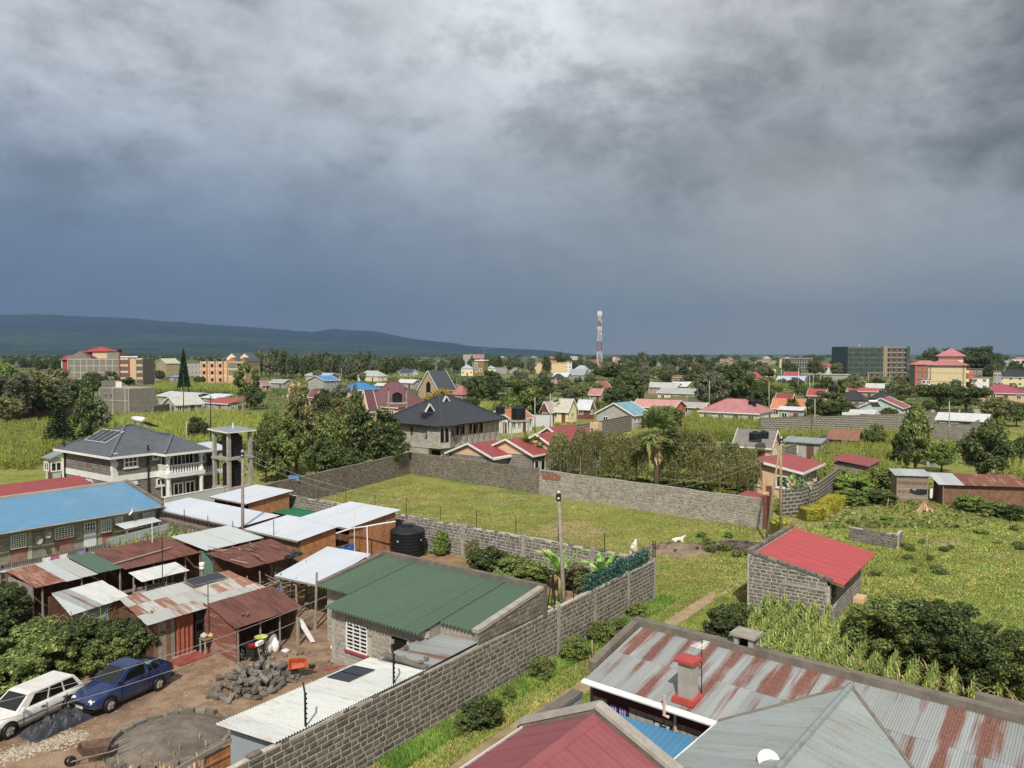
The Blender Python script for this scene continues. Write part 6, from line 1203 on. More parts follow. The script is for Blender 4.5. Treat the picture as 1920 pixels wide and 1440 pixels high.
T=[
 ('house','wide pale iron roof behind the stone building at left',296,404,744,735,'grey_wall','#cfd6de','gable','B',.5,2.6),
 ('house','cream iron roofed house in front of the wide pale roof',306,378,757,743,'grey_wall','#d9d5c2','gable','A',.8,2.5),
 ('house','low white iron roof right of the cream roof',376,434,747,739,'grey_wall','#dde2e8','shed','B',.5,2.5),
 ('house','low shop with a red roof edged in green below the white iron roofs',382,456,757,747,'grey_wall','#b4564e','shed','B',.4,2.5),
 ('house','small dull red roofed house right of the lone tree',481,506,721,714,'peach','#b58a84','gable','A',.9,2.7),
 ('house','low grey roofed sheds right of the dull red house',506,548,717,711,'grey_wall','#aeb0b0','gable','B',.5,2.4),
 ('house','far pale blue roofed bungalow in front of the wood',572,640,704,699,'grey_wall','#c5d2da','gable','B',.5,2.7),
 ('house','brown red roofed house below the grey gabled house',577,606,742,731,'peach','#8d5a50','gable','B',.8,2.7),
 ('house','bright red roofed house among the trees left of the maroon roof',588,622,750,738,'peach','#b5564f','gable','A',.9,2.7),
 ('house','bright blue hipped roof behind the grove of trees',640,713,730,717,'peach','#3f8fd2','hip','B',.7,2.7),
 ('house','small pale roof right of the blue hipped roof',703,728,722,718,'grey_wall','#d6d8d8','gable','B',.6,2.7),
 ('house','long cream house with a pale green grey roof above the blue hipped roof',669,727,705,695,'cream','#bcc8bc','hip','B',.45,2.9),
 ('house','small white roof between the maroon roof and the A shaped gable',744,790,717,711,'grey_wall','#dcdcd6','gable','B',.5,2.7),
 ('house','dark blue roofed white house far behind the maize strip',748,785,699,692,'white','#4a5168','gable','B',.6,2.8),
 ('house','pink red roofed house right of the yellow flowering tree',846,882,737,722,'grey_wall','#c07a78','hip','B',.8,3.2),
 ('house','orange roofed house with white gable behind the black tiled house',910,1002,784,766,'white','#cf7a55','gable','A',.8,2.7),
 ('house','small maroon gabled house beside the cream iron roof',1012,1042,768,752,'maroonw','#c7b6ae','gable','A',1.0,2.7),
 ('house','cream iron roofed house left of the white roofed one',1030,1084,768,747,'cream','#d6cfbd','gable','B',.8,2.7),
 ('house','white roofed house with a maroon gable',1082,1116,763,749,'maroonw','#dfe2e6','gable','B',.7,2.7),
 ('house','long house with a teal blue sheet roof and grey gable',1116,1220,776,754,'grey_wall','#7fb0bc','gable','A',1.2,2.7),
 ('house','long salmon pink roofed house with an orange gable',1184,1288,763,749,'orange','#d59a90','gable','B',.6,2.7),
 ('house','low grey roofed annex between the two pink roofed houses',1272,1332,762,754,'grey_wall','#b7b3ac','gable','B',.4,2.5),
 ('house','wide house with a broad dusty pink hipped roof',1310,1452,772,748,'white','#c98482','hip','B',.7,2.7),
 ('house','low grey roofed house with a cream gable below the white roofs',1232,1330,737,728,'cream','#b9bcba','gable','B',.6,2.7),
 ('house','pale iron roof behind the grey roof with the cream gable',1214,1282,725,717,'tan','#c9c8c0','gable','B',.5,2.7),
 ('house','bright white iron roof right of the pale iron roof',1254,1296,725,716,'tan','#e2e3e4','shed','B',.6,2.7),
 ('house','orange gabled house with a red roof above the salmon pink roof',1108,1148,727,715,'orange','#b35f50','gable','A',.9,2.8),
 ('house','pink lean-to roof left of the orange gabled house',1104,1136,738,728,'tan','#cf8f86','gable','B',.7,2.5),
 ('house','dark roofed house with tiny white gable near the cream hall',1032,1062,709,701,'tan','#4a4c50','hip','B',.7,2.7),
 ('house','white roofed hall right of the dark roofed house',1036,1074,706,699,'grey_wall','#e4e4e2','gable','B',.6,2.9),
 ('house','grey gabled roofs beside the cream hall',1064,1106,702,692,'grey_wall','#aab0b4','gable','B',.6,3.0),
 ('house','pale blue grey roofed building left of the red and white mast',1076,1106,692,685,'white','#b9cbd4','hip','B',.6,3.6),
 ('house','brown gabled house just right of the mast',1156,1180,692,681,'white','#7d5c50','gable','A',.8,3.4),
 ('house','brown red roofed houses below the mast',1098,1124,684,674,'white','#9a6a5c','gable','B',.6,5.0),
 ('house','low red brown roofs among the far trees',1245,1296,707,703,'tan','#96675a','gable','B',.4,2.7),
 ('house','long grey market roof far right of the mast',1226,1252,700,696,'grey_wall','#b8b6b0','gable','B',.5,2.7),
 ('house','house with a bright teal green hipped roof in the far trees',1306,1334,695,690,'white','#4fa08c','hip','B',.8,3.2),
 ('house','red roofed house glimpsed between the dark trees',1402,1430,707,697,'peach','#c0605c','hip','B',.8,3.2),
 ('house','small cream block beside the far right wall',1436,1454,696,692,'cream','#c4b48e','gable','F',.6,3.6),
 ('house','pale blue sheet roofed house left of the netted tower block',1458,1512,712,705,'grey_wall','#b9d0e0','gable','B',.4,2.7),
 ('house','red roofed house behind the pale blue sheet roof',1470,1500,705,697,'white','#b85652','gable','B',.7,2.7),
 ('house','long grey block wall building left of the netted tower block',1484,1606,702,697,'grey_wall','#a9a49c','flat','B',.2,3.4),
 ('house','white house with red roof just left of the netted tower block',1533,1564,687,681,'white','#b5645c','hip','F',.6,5.5),
 ('house','bright red roofed house behind the slim concrete poles',1515,1553,740,729,'tan','#bb524e','gable','B',.8,2.7),
 ('house','dark red gabled house with white edge beside the orange roof',1455,1492,748,738,'white','#a9464c','gable','B',.8,2.7),
 ('house','lime walled house with an orange roof behind the long stone wall',1448,1514,764,747,'limew','#d98a62','gable','B',.6,2.7),
 ('house','low white iron roof against the long stone wall',1460,1510,769,763,'grey_wall','#e2e4e6','shed','B',.4,2.6),
 ('house','black hipped roof house behind the round dark tree',1572,1628,748,732,'grey_wall','#3d4046','hip','B',.8,2.8),
 ('house','second black hipped roof right of the first',1632,1682,746,735,'grey_wall','#3d4046','hip','B',.8,2.8),
 ('house','red roofed house behind the two black hipped roofs',1590,1650,733,727,'tan','#c0605a','gable','B',.6,2.7),
 ('house','maroon roofed bungalow with a grey gable and solar heater',1616,1704,763,745,'paleblue','#b0605e','gable','A',1.0,2.7),
 ('house','small pale pink roofed shed in front of the netted tower block',1580,1602,717,709,'tan','#d0938a','gable','B',.8,2.7),
 ('house','row of white market roofs under the netted tower block',1626,1684,726,719,'grey_wall','#d3d3cf','gable','B',.3,2.6),
 ('house','white and grey flat roofed house right of the pink school',1822,1854,708,704,'white','#d9d9d6','flat','F',.6,5.0),
 ('house','orange painted block beside the pink school',1808,1824,692,689,'orangeb','#c9b9a8','flat','F',.6,7.0),
 ('house','bare stone block right of the orange painted block',1822,1842,692,689,'brick_grey','#a39a8c','flat','F',.6,7.0),
 ('house','black roofed house with cream pillars at the right edge',1874,1935,706,692,'cream','#3a3d42','hip','F',.7,4.5),
 ('house','pale grey stair tower beside the black roofed house',1863,1878,696,694,'grey_wall','#c8c6c0','flat','F',.8,7.0),
 ('house','magenta red roofed bungalow at the right edge',1834,1922,736,721,'peach','#b3536a','hip','B',.8,2.8),
 ('gatehouse','slim white gate tower in front of the pink school',1728,1746,711,708,'white','#dcdad4','flat','F',.5,5.0),
 ('lean_to','white lean-to roof inside the stone enclosure at right',1762,1852,788,776,'brick_grey','#e3e3e0','shed','B',.5,2.5),
 ('lean_to','small grey lean-to against the long stone wall',1582,1612,778,774,'tan','#d9cfc8','shed','F',.5,2.5),
 ('lean_to','pale flat lean-to behind the long stone wall',1594,1642,776,769,'grey_wall','#d5d5d0','shed','B',.4,2.6),
 ('house','small red roof peeping out behind the water tower',482,522,832,812,'peach','#c26a64','gable','A',.9,2.6),
 ('house','grey roofed shed left of the villa',78,112,860,848,'zincw','#8f979c','shed','B',.6,2.4),
]
WM={'maroonw':plain('#7d4640',.85),'limew':plain('#d6e08e',.85),'paleblue':plain('#b9c8c6',.85),'orangeb':plain('#e0683c',.85),'zincw':M['zinc_fence']}
for r in T:
    nm,lab,xl,xr,ye,yr,wm,rc,kd,ax,ra,hw=r;big=(xr-xl)>60
    flat=kd=='flat'
    hz(nm,lab,xl,xr,ye,yr,WM.get(wm)or M[wm],(M['concrete']if flat else rc),kd,ax,ra,hw,None,4 if big else 2,2 if big else 1,2 if hw>4.4 else 1,fascia=M['white']if big or kd=='gable' else None)
# grey gabled house with the blue slope
o=hz('house','tall bare grey gabled house with a bright blue roof slope',576,636,717,704,M['grey_wall'],'#4f95d0','gable','A',1.35,5.6,255,2,2,2,fascia=M['white'])
# maroon roofed house with tank tower
o=hz('house','large house with a broad maroon roof and a peach porch gable',672,806,752,715,M['peach'],'#84575a','hip','B',.8,3.2,165,3,2,1,fascia=M['white']);
pg=hz('porch','peach porch gable with white edges on the maroon roofed house',674,706,744,731,M['peach'],'#84575a','gable','A',1.2,3.4,158,1,1,1,'porch',fascia=M['white'])
def tank_tower(label,px,yb,w_,h_,plat,tr,th_,mat,tl,roof=None,cross=False):
    b=P(px,yb);o=thing('tank_stand',label,'tank stand',b,R(10));q=w_/2
    for x in(-q,q):
        for y in(-q,q):mb=MB();mb.bar((x,y,0),(x,y,h_+(roof or 0)),.22 if not cross else .1,.22 if not cross else .1);part('column' if not cross else 'leg',mb,mat,o)
    tbox(o,'platform',mat,(-q-.25,-q-.25,h_),(q+.25,q+.25,h_+.2))
    if cross:
        mb=MB()
        for y in(-q,q):
            for z0,z1 in((.2,h_/2),(h_/2,h_)):mb.bar((-q,y,z0),(q,y,z1),.05,.05);mb.bar((q,y,z0),(-q,y,z1),.05,.05)
        part('braces',mb,mat,o)
    if roof:link('canopy',slope_mesh('canopy',[[(-q-.5,-q-.5,h_+roof),(0,-q-.5,h_+roof+.7),(0,q+.5,h_+roof+.7),(-q-.5,q+.5,h_+roof)][::-1],[(0,-q-.5,h_+roof+.7),(q+.5,-q-.5,h_+roof),(q+.5,q+.5,h_+roof),(0,q+.5,h_+roof+.7)][::-1]],ribbed('#84575a',.3)),o)
    if not cross and roof:
        mb=MB()
        for i in range(9):mb.bar((-q,-q,h_+.2),(-q,-q,h_+.2),.03,.03)if False else mb.bar((-q+w_*i/8,-q-.1,h_+.2),(-q+w_*i/8,-q-.1,h_+1.1),.04,.04)
        mb.bar((-q,-q-.1,h_+1.1),(q,-q-.1,h_+1.1),.05,.05);part('railing',mb,M['iron'],o)
    tank(tl,b+Vector((0,0,h_+.21)),tr,th_,5)
tank_tower('concrete tank tower with a small roof beside the maroon roofed house',745,800,3.4,4.6,0,.95,1.9,M['concrete'],'black tank up on the concrete tower by the maroon roof',2.9)
tank_tower('slim pedestal holding a black tank behind the black tiled house',938,812,1.2,3.2,0,.85,1.6,M['concrete'],'black tank left of the larger one above the red bungalow')
tank_tower('concrete platform holding a large black tank above the red bungalow',972,838,2.6,4.0,0,1.1,2.2,M['concrete'],'large black tank above the red bungalow roof')
tank_tower('red steel frame holding a black tank by the pink hipped house',1410,796,1.5,3.1,0,.8,1.9,plain('#8a3a38',.6),'black tank on the red steel frame',cross=True)
tank_tower('dark frame holding a black tank above the round dark tree',1562,782,1.6,5.2,0,.95,1.8,M['iron'],'black tank beside the black hipped roof',cross=True)
o=hz('house','tall A shaped gable house with a dark roof and white edges',782,856,723,695,M['tan'],'#55585e','gable','A',1.1,3.4,235,2,1,1,fascia=M['white'])
x,y,hw,rz=o['dims'];mb=MB();mb.add([(-x-.06,.9,1.2),(-x-.06,-.9,1.2),(-x-.06,-.9,hw+1.6),(-x-.06,0,hw+2.6),(-x-.06,.9,hw+1.6)],[(0,1,2,3,4)]);part('gable_opening',mb,M['dark'],o)
# olive brown tower house with a pink roof and cream hall
o=hz('villa','olive brown tall house with a pink roof lantern and white window strips',884,916,683,678,plain('#8f7a4e',.85),M['concrete'],'flat','F',.7,9.6,500,0,0,3,'house',rot=-25);x,y,hw,rz=o['dims']
tbox(o,'window_strip',M['white'],(-x*.5,-y-.1,2.2),(-x*.1,-y-.01,8.6));tbox(o,'strip_glass',M['glass'],(-x*.4,-y-.14,2.6),(-x*.2,-y-.11,8.2));window(o,(x*.2,-y-.02,2.6),EU,2.0,2.2,M['white'],M['glass'],1,1,.4,None,.1);tbox(o,'lantern',M['white'],(-x*.7,-y*.6,9.7),(x*.3,y*.6,11.4));link('lantern_roof',slope_mesh('lantern_roof',[[(-x*.95,-y*.9,11.4),(x*.5,-y*.9,11.4),(-x*.1,0,14.4)],[(x*.5,-y*.9,11.4),(x*.5,y*.9,11.4),(-x*.1,0,14.4)],[(x*.5,y*.9,11.4),(-x*.95,y*.9,11.4),(-x*.1,0,14.4)],[(-x*.95,y*.9,11.4),(-x*.95,-y*.9,11.4),(-x*.1,0,14.4)]],ribbed('#c9777a',.4)),o);tbox(o,'parapet',M['white'],(x*.3,-y-.1,9.75),(x*1.1,y,10.5))
hz('house','cream low wing left of the olive brown tall house',864,888,694,684,M['cream'],'#a9c4d8','hip','F',.8,5.0,500,3,1,1)
hz('house','cream low wing right of the olive brown tall house',912,930,694,686,M['cream'],'#a9c4d8','hip','F',.8,5.0,505,2,1,1)
hz('hall','long windowless cream hall left of the mast',993,1062,681,680,plain('#e2c896',.85,.04,.4),M['cream'],'flat','F',.4,7.8,560,0,0,1,'building');hz('building','white balconied block with red roof behind the cream hall',1058,1073,679,676,M['white'],'#b0605a','hip','F',.8,8.5,585,2,1,3,'building')
hz('building','far grey unfinished slab above the olive brown house',868,908,664.5,663,M['grey_wall'],M['concrete'],'flat','F',.3,14,900,6,0,2,'building')
hz('house','low grey ruins right of the olive brown house',918,972,688,684,M['grey_wall'],M['concrete'],'flat','F',.3,4.4,560,4,1,1)
# netted tower block
def netted():
    o=hz('tower_block','unfinished six storey block wrapped in green netting and scaffolding',1564,1696,662,660,M['concrete_dark'],M['concrete'],'flat','F',.45,18.5,470,0,0,6,'building',over=.15,rot=6);x,y,hw,rz=o['dims'];fl=hw/6
    for q in range(6):
        tbox(o,'slab_edge',M['concrete'],(-x-.3,-y-.5,q*fl+fl*.72),(x+.3,-y-.01,q*fl+fl*.98))
        for i in range(11):xx=-x+2*x*(i+.5)/11;window(o,(xx-.9,-y-.02,q*fl+.5),EU,1.9,fl*.55,M['concrete'],M['dark'],1,1,.12,None,.05)
    tbox(o,'lift_shaft',M['tan'],(x*.17,-y-.7,0),(x*.31,-y-.52,hw+.6))
    net=plain('#465a53',.8,.25,.6);nm=net
    m,g,b,oo=begin('scaffold_net');
    tcn=g.noise(g.n('ShaderNodeNewGeometry').outputs['Position'],.35,4,.6);b.inputs['Base Color'].default_value=(*srgb('#4f665c'),1);b.inputs['Roughness'].default_value=.9
    tr=g.n('ShaderNodeBsdfTransparent');ms=g.n('ShaderNodeMixShader');g.l(g.mapr(tcn,.35,.65,.15,.55),ms.inputs[0]);g.l(tr.outputs[0],ms.inputs[1]);g.l(b.outputs[0],ms.inputs[2]);g.l(ms.outputs[0],oo.inputs[0])
    for a,c_,mm in((-1.02,-.32,m),(-.3,.14,m),(.92,1.02,net)):tbox(o,'safety_net',mm,(a*x,-y-1.5,1.0 if a<-.5 else 4),(c_*x,-y-1.45,hw+.4))
    tbox(o,'side_net',net,(-x*1.03,-y-1.4,1),(-x*1.02,y,hw+.3));tbox(o,'side_net',net,(x*1.02,-y-1.4,1),(x*1.03,y,hw+.3))
    mb=MB()
    for i in range(26):xx=-x+2*x*i/25;mb.bar((xx,-y-1.25,0),(xx,-y-1.25,hw+1.0),.1,.1)
    for q in range(1,13):mb.bar((-x,-y-1.25,q*fl/2),(x,-y-1.25,q*fl/2),.08,.08)
    part('scaffolding',mb,M['wood_grey'],o)
    mb=MB();mb.bar((-x*.35,0,hw),(-x*.35,0,hw+2.2),.2,.2);part('roof_mast',mb,M['white'],o)
netted()
# pink roofed school building
def school():
    o=hz('school_building','yellow four storey building with pink hipped roofs and red grid facade',1742,1812,684,672,plain('#dcc79a',.85),'#cf8088','hip','F',.8,10.2,300,0,0,3,'building',rot=-32,over=.8);x,y,hw,rz=o['dims']
    tbox(o,'tower',M['cream'],(-x*.5,-y*.3,10),(x*.8,y,13.4));q=1.2;zt=13.4
    link('tower_roof',slope_mesh('tower_roof',[[(-x*.5-q,-y*.3-q,zt),(x*.8+q,-y*.3-q,zt),(x*.15,y*.35,zt+3.2)],[(x*.8+q,-y*.3-q,zt),(x*.8+q,y+q,zt),(x*.15,y*.35,zt+3.2)],[(x*.8+q,y+q,zt),(-x*.5-q,y+q,zt),(x*.15,y*.35,zt+3.2)],[(-x*.5-q,y+q,zt),(-x*.5-q,-y*.3-q,zt),(x*.15,y*.35,zt+3.2)]],ribbed('#cf8088',.4)),o)
    for i in range(3):
        for k in range(4):window(o,(x+.02,-y+1.0+k*(2*y-2)/4,i*3.4+1.2),EV,(2*y-2)/4-.2,1.5,M['wood_red'],M['dark'],2,1,.14,None,.08)
        tbox(o,'balcony',M['cream'],(x,-y,i*3.4+.1),(x+.9,y,i*3.4+.95))
    for xx in(-x*.92,x*.82):
        for z in np.arange(.3,10,.8):tbox(o,'quoin',plain('#5a4038',.8),(xx,-y-.06,z),(xx+.5,-y-.005,z+.4))
    for z in(3.4,6.8):tbox(o,'string_course',M['tan'],(-x,-y-.07,z),(x,-y-.003,z+.14))
    w=hz('school_wing','red gridded wing with pink roof on the left of the yellow building',1706,1762,683,676,M['brick_grey'],'#d0868a','hip','F',.6,10.0,330,0,0,3,'building',rot=-8,over=.7);x,y,hw,rz=w['dims']
    for a in(-1,-.42,.2,.8):tbox(w,'red_pier',M['orange_bright'],(a*x,-y-.25,0),(a*x+.6,-y-.01,hw))
    for z in(0,3.3,6.6,9.4):tbox(w,'red_beam',M['orange_bright']if z else M['cream'],(-x,-y-.2,z),(x,-y-.012,z+.6))
    hz('stair_block','orange red stair block right of the yellow building',1806,1818,694,690,M['orange_bright'],M['concrete'],'flat','F',.9,7.2,318,0,0,1,'building')
school()
def frame_block():
    o=hz('building','far grey concrete frame building without walls left of the netted block',1467,1521,673,672,plain('#5f5a54',.9),M['concrete'],'flat','F',.4,11,620,0,0,3,'building',over=.2);x,y,hw,rz=o['dims']
    for i in range(13):xx=-x+2*x*i/12;tbox(o,'column',M['concrete'],(xx-.25,-y-.3,0),(xx+.25,-y-.01,hw))
    for z in(3.2,6.9,10.4):tbox(o,'slab',M['concrete'],(-x,-y-.5,z),(x,-y-.32,z+.5))
frame_block()
# ================================================================== telecom mast
def mast():
    d=620;b=PD(1124,697,d);o=thing('telecom_mast','tall red and white lattice telecom mast with white antenna panels','mast',(b.x,d,0));h=H-(583-664)/F*d;n=18
    wd=lambda z:4.6*(1-z/h)+1.3*(z/h);red=plain('#b5564a',.6);wh=M['white']
    for i in range(n):
        z0=h*i/n;z1=h*(i+1)/n;a=wd(z0)/2;c=wd(z1)/2;mb=MB();m=red if(i//3)%2==0 else wh
        P0=[(-a,-a,z0),(a,-a,z0),(a,a,z0),(-a,a,z0)];P1=[(-c,-c,z1),(c,-c,z1),(c,c,z1),(-c,c,z1)]
        for k in range(4):mb.bar(P0[k],P1[k],.2,.2);mb.bar(P0[k],P1[(k+1)%4],.11,.11);mb.bar(P0[(k+1)%4],P1[k],.11,.11);mb.bar(P1[k],P1[(k+1)%4],.11,.11)
        part('lattice_section',mb,m,o)
    for zz in(h-4,h-16):
        for k in range(8):A=k*math.pi/4;mb=MB();x,y=1.5*math.cos(A),1.5*math.sin(A);mb.box(x-.22,x+.22,y-.15,y+.15,zz,zz+3.4);part('antenna_panel',mb,wh,o)
    for k,zz in enumerate((h-9,h-19)):mb=MB();mb.tube([(1.2,-1.6,zz),(1.2,-2.0,zz)],.6,12);part('dish',mb,wh,o)
mast()
cr=PD(908,690,900);ct=thing('tower_crane','tiny far tower crane against the hills','crane',(cr.x,900,0));mb=MB();mb.bar((0,0,0),(0,0,24),.8,.8);part('mast',mb,plain('#5d6f7c',.7),ct);mb=MB();mb.bar((-5,0,21),(13,0,21),.6,.7);part('jib',mb,plain('#5d6f7c',.7),ct)
# ================================================================== far scatter of small town houses below the skyline
tw=random.Random(77);cols_=['#b5675c','#c48a80','#cfcfca','#b9c4cc','#9a6458','#d9d6cc','#8fa9b8','#a9a49a']
for i in range(46):
    px=tw.choice([tw.uniform(1130,1560),tw.uniform(1230,1560),tw.uniform(1840,1915),tw.uniform(930,1120)]);d=tw.uniform(650,1150);wpx=tw.uniform(8,15)*F/d*.9;hw=tw.choice([3,3,5.5,6.5,9])
    ye=664+(H-hw)/d*F
    hz('far_house','tiny house in the far town below the skyline',px-wpx/2,px+wpx/2,ye,ye-2.2*F/d,tw.choice([M['white'],M['cream'],M['grey_wall'],M['tan']]),tw.choice(cols_),tw.choice(['gable','hip','gable']),tw.choice(['A','B']),.7,hw,d,2,1,2 if hw>5 else 1,group='tiny houses of the far town')
undims()
# ================================================================== poles and wires
def pole(label,px,yb,yt,r=.12,mat=None,arm=True,lean=0.0,name='utility_pole',dx=0,group=None):
    b=P(px,yb);t=PD(px+dx,yt,b.y);o=thing(name,label,'pole',b,0,group);mb=MB();hgt=t.z;mb.tube([(0,0,0),(t.x-b.x,0,hgt)],[r,r*.7],8);part('shaft',mb,mat or M['wood_grey'],o,True)
    if arm:
        mb=MB();mb.bar((t.x-b.x-.12,-.1,hgt-.35),(t.x-b.x+.12,-.1,hgt-.35),.08,.3);part('bracket',mb,M['iron'],o)
        for z in(.15,.45):mb=MB();mb.lathe([(.03,0),(.06,.03),(.05,.08),(.02,.1)],6,(t.x-b.x,-.14,hgt-z));part('insulator',mb,M['white'],o)
    return Vector((b.x+(t.x-b.x),b.y,hgt))
tops={}
tops['a']=pole('weathered wooden pole between the white roofed sheds',455,1052,843,.13,M['wood_grey'])
tops['b']=pole('tall wooden pole beside the long stone wall',1061,1212,918,.12,M['wood_grey'],dx=-14)
tops['c']=pole('upright wooden pole with yellow shrub at its foot',1464,1012,818,.13,plain('#9b8a6c',.9));pole('wooden strut leaning against the pole by the yellow shrub',1436,1018,838,.1,plain('#9b8a6c',.9),False,name='pole_strut',dx=26)
tops['d']=pole('wooden pole standing in front of the weeping trees',1110,900,800,.12)
for lab,px,yb,yt in(('black steel pole right of the left maize field',395,848,742),('thin pole left of the black steel pole',344,788,700),('thin pole with a white sleeve behind the villa',350,842,790),('pole near the orange roofed house',1003,812,745),('second pole right of the orange roofed house',1032,822,738),('pole in front of the pink hipped house',1330,776,714),('slim pole right of the dusty pink roof',1442,785,716),('slim pole rising from the long stone wall',1528,815,748),('grey pole beside the stone enclosure at right',1780,838,752),('pole left of the maroon roofed house',670,770,720),('short pole in the orange apartment garden',434,748,704)):
    pole(lab,px,yb,yt,.11,M['iron']if 'steel' in lab else plain('#a59e8e',.9),False)
tw=random.Random(5)
for px,yb,yt in((1242,706,684),(1268,703,686),(1303,722,697),(1195,765,726),(1497,738,690),(1518,745,704),(1525,730,702),(1538,735,702),(1588,728,700),(1628,726,698),(1668,722,700),(975,716,690),(1042,735,708),(847,702,688),(640,712,690),(1465,726,694),(1740,745,710)):pole('slim pale pole among the far houses',px,yb,yt,.13,plain('#bdb7a8',.9),False,group='slim poles among the far houses')
def wire(label,a,b,sag=.8,r=.012,group=None):
    a=Vector(a);b=Vector(b);o=thing('power_line',label,'wire',(a.x,a.y,a.z),0,group);mb=MB();mb.tube([(b-a)*(i/24)+Vector((0,0,-sag*4*(i/24)*(1-i/24)))for i in range(25)],r,4,False);part('cable',mb,plain('#8d8a80',.5,name='cable'),o)
for k,dz in enumerate((0,-.35)):
    wire('wires sagging from the pole between the sheds to the one by the stone wall',tops['a']+Vector((0,0,-.1+dz)),tops['b']+Vector((0,0,-.1+dz)),1.5,.012,'wires over the grass field')
    wire('wires from the pole by the stone wall up to the pole by the yellow shrub',tops['b']+Vector((0,0,-.1+dz)),tops['c']+Vector((0,0,-.9+dz)),.9,.012,'wires over the rubble wall')
    wire('wires from the pole at the weeping trees to the pole by the yellow shrub',tops['d']+Vector((0,0,-.1+dz)),tops['c']+Vector((0,0,-.1+dz)),1.0,.012,'wires in front of the weeping trees')
wire('upper thick wire crossing the yard in front of the cars',PD(-60,1330,25),PD(612,1118,33),.35,.011);wire('lower thick wire crossing the yard in front of the stone pile',PD(-60,1365,24),PD(612,1140,32.5),.4,.011)
# ================================================================== vegetation: leaf faces spread through each crown's volume
def quads(C,size,up=.35,out=None,asp=.55,rng=RNG,lo=.6,hi=1.4):
    """one small leaf-shaped face per centre; normals lean up and outwards"""
    n=len(C);N=rng.normal(size=(n,3))*.8;N[:,2]+=up*2
    if out is not None:N+=out*1.7
    N/=np.linalg.norm(N,axis=1)[:,None];T=rng.normal(size=(n,3));T-=N*(T*N).sum(1)[:,None];T/=np.linalg.norm(T,axis=1)[:,None];B=np.cross(N,T)
    s=(size*rng.uniform(lo,hi,n))[:,None]
    return np.stack([C-T*s,C-B*s*asp,C+T*s,C+B*s*asp],1).reshape(-1,3)
def mesh_np(name,V,mat,nper=4):
    V=np.asarray(V,np.float32);nf=len(V)//nper;me=bpy.data.meshes.new(name)
    me.vertices.add(len(V));me.vertices.foreach_set('co',V.ravel());me.loops.add(len(V));me.loops.foreach_set('vertex_index',np.arange(len(V),dtype=np.int32))
    me.polygons.add(nf);me.polygons.foreach_set('loop_start',np.arange(0,len(V),nper,dtype=np.int32));me.polygons.foreach_set('loop_total',np.full(nf,nper,np.int32))
    me.materials.append(mat);me.update(calc_edges=True);return me
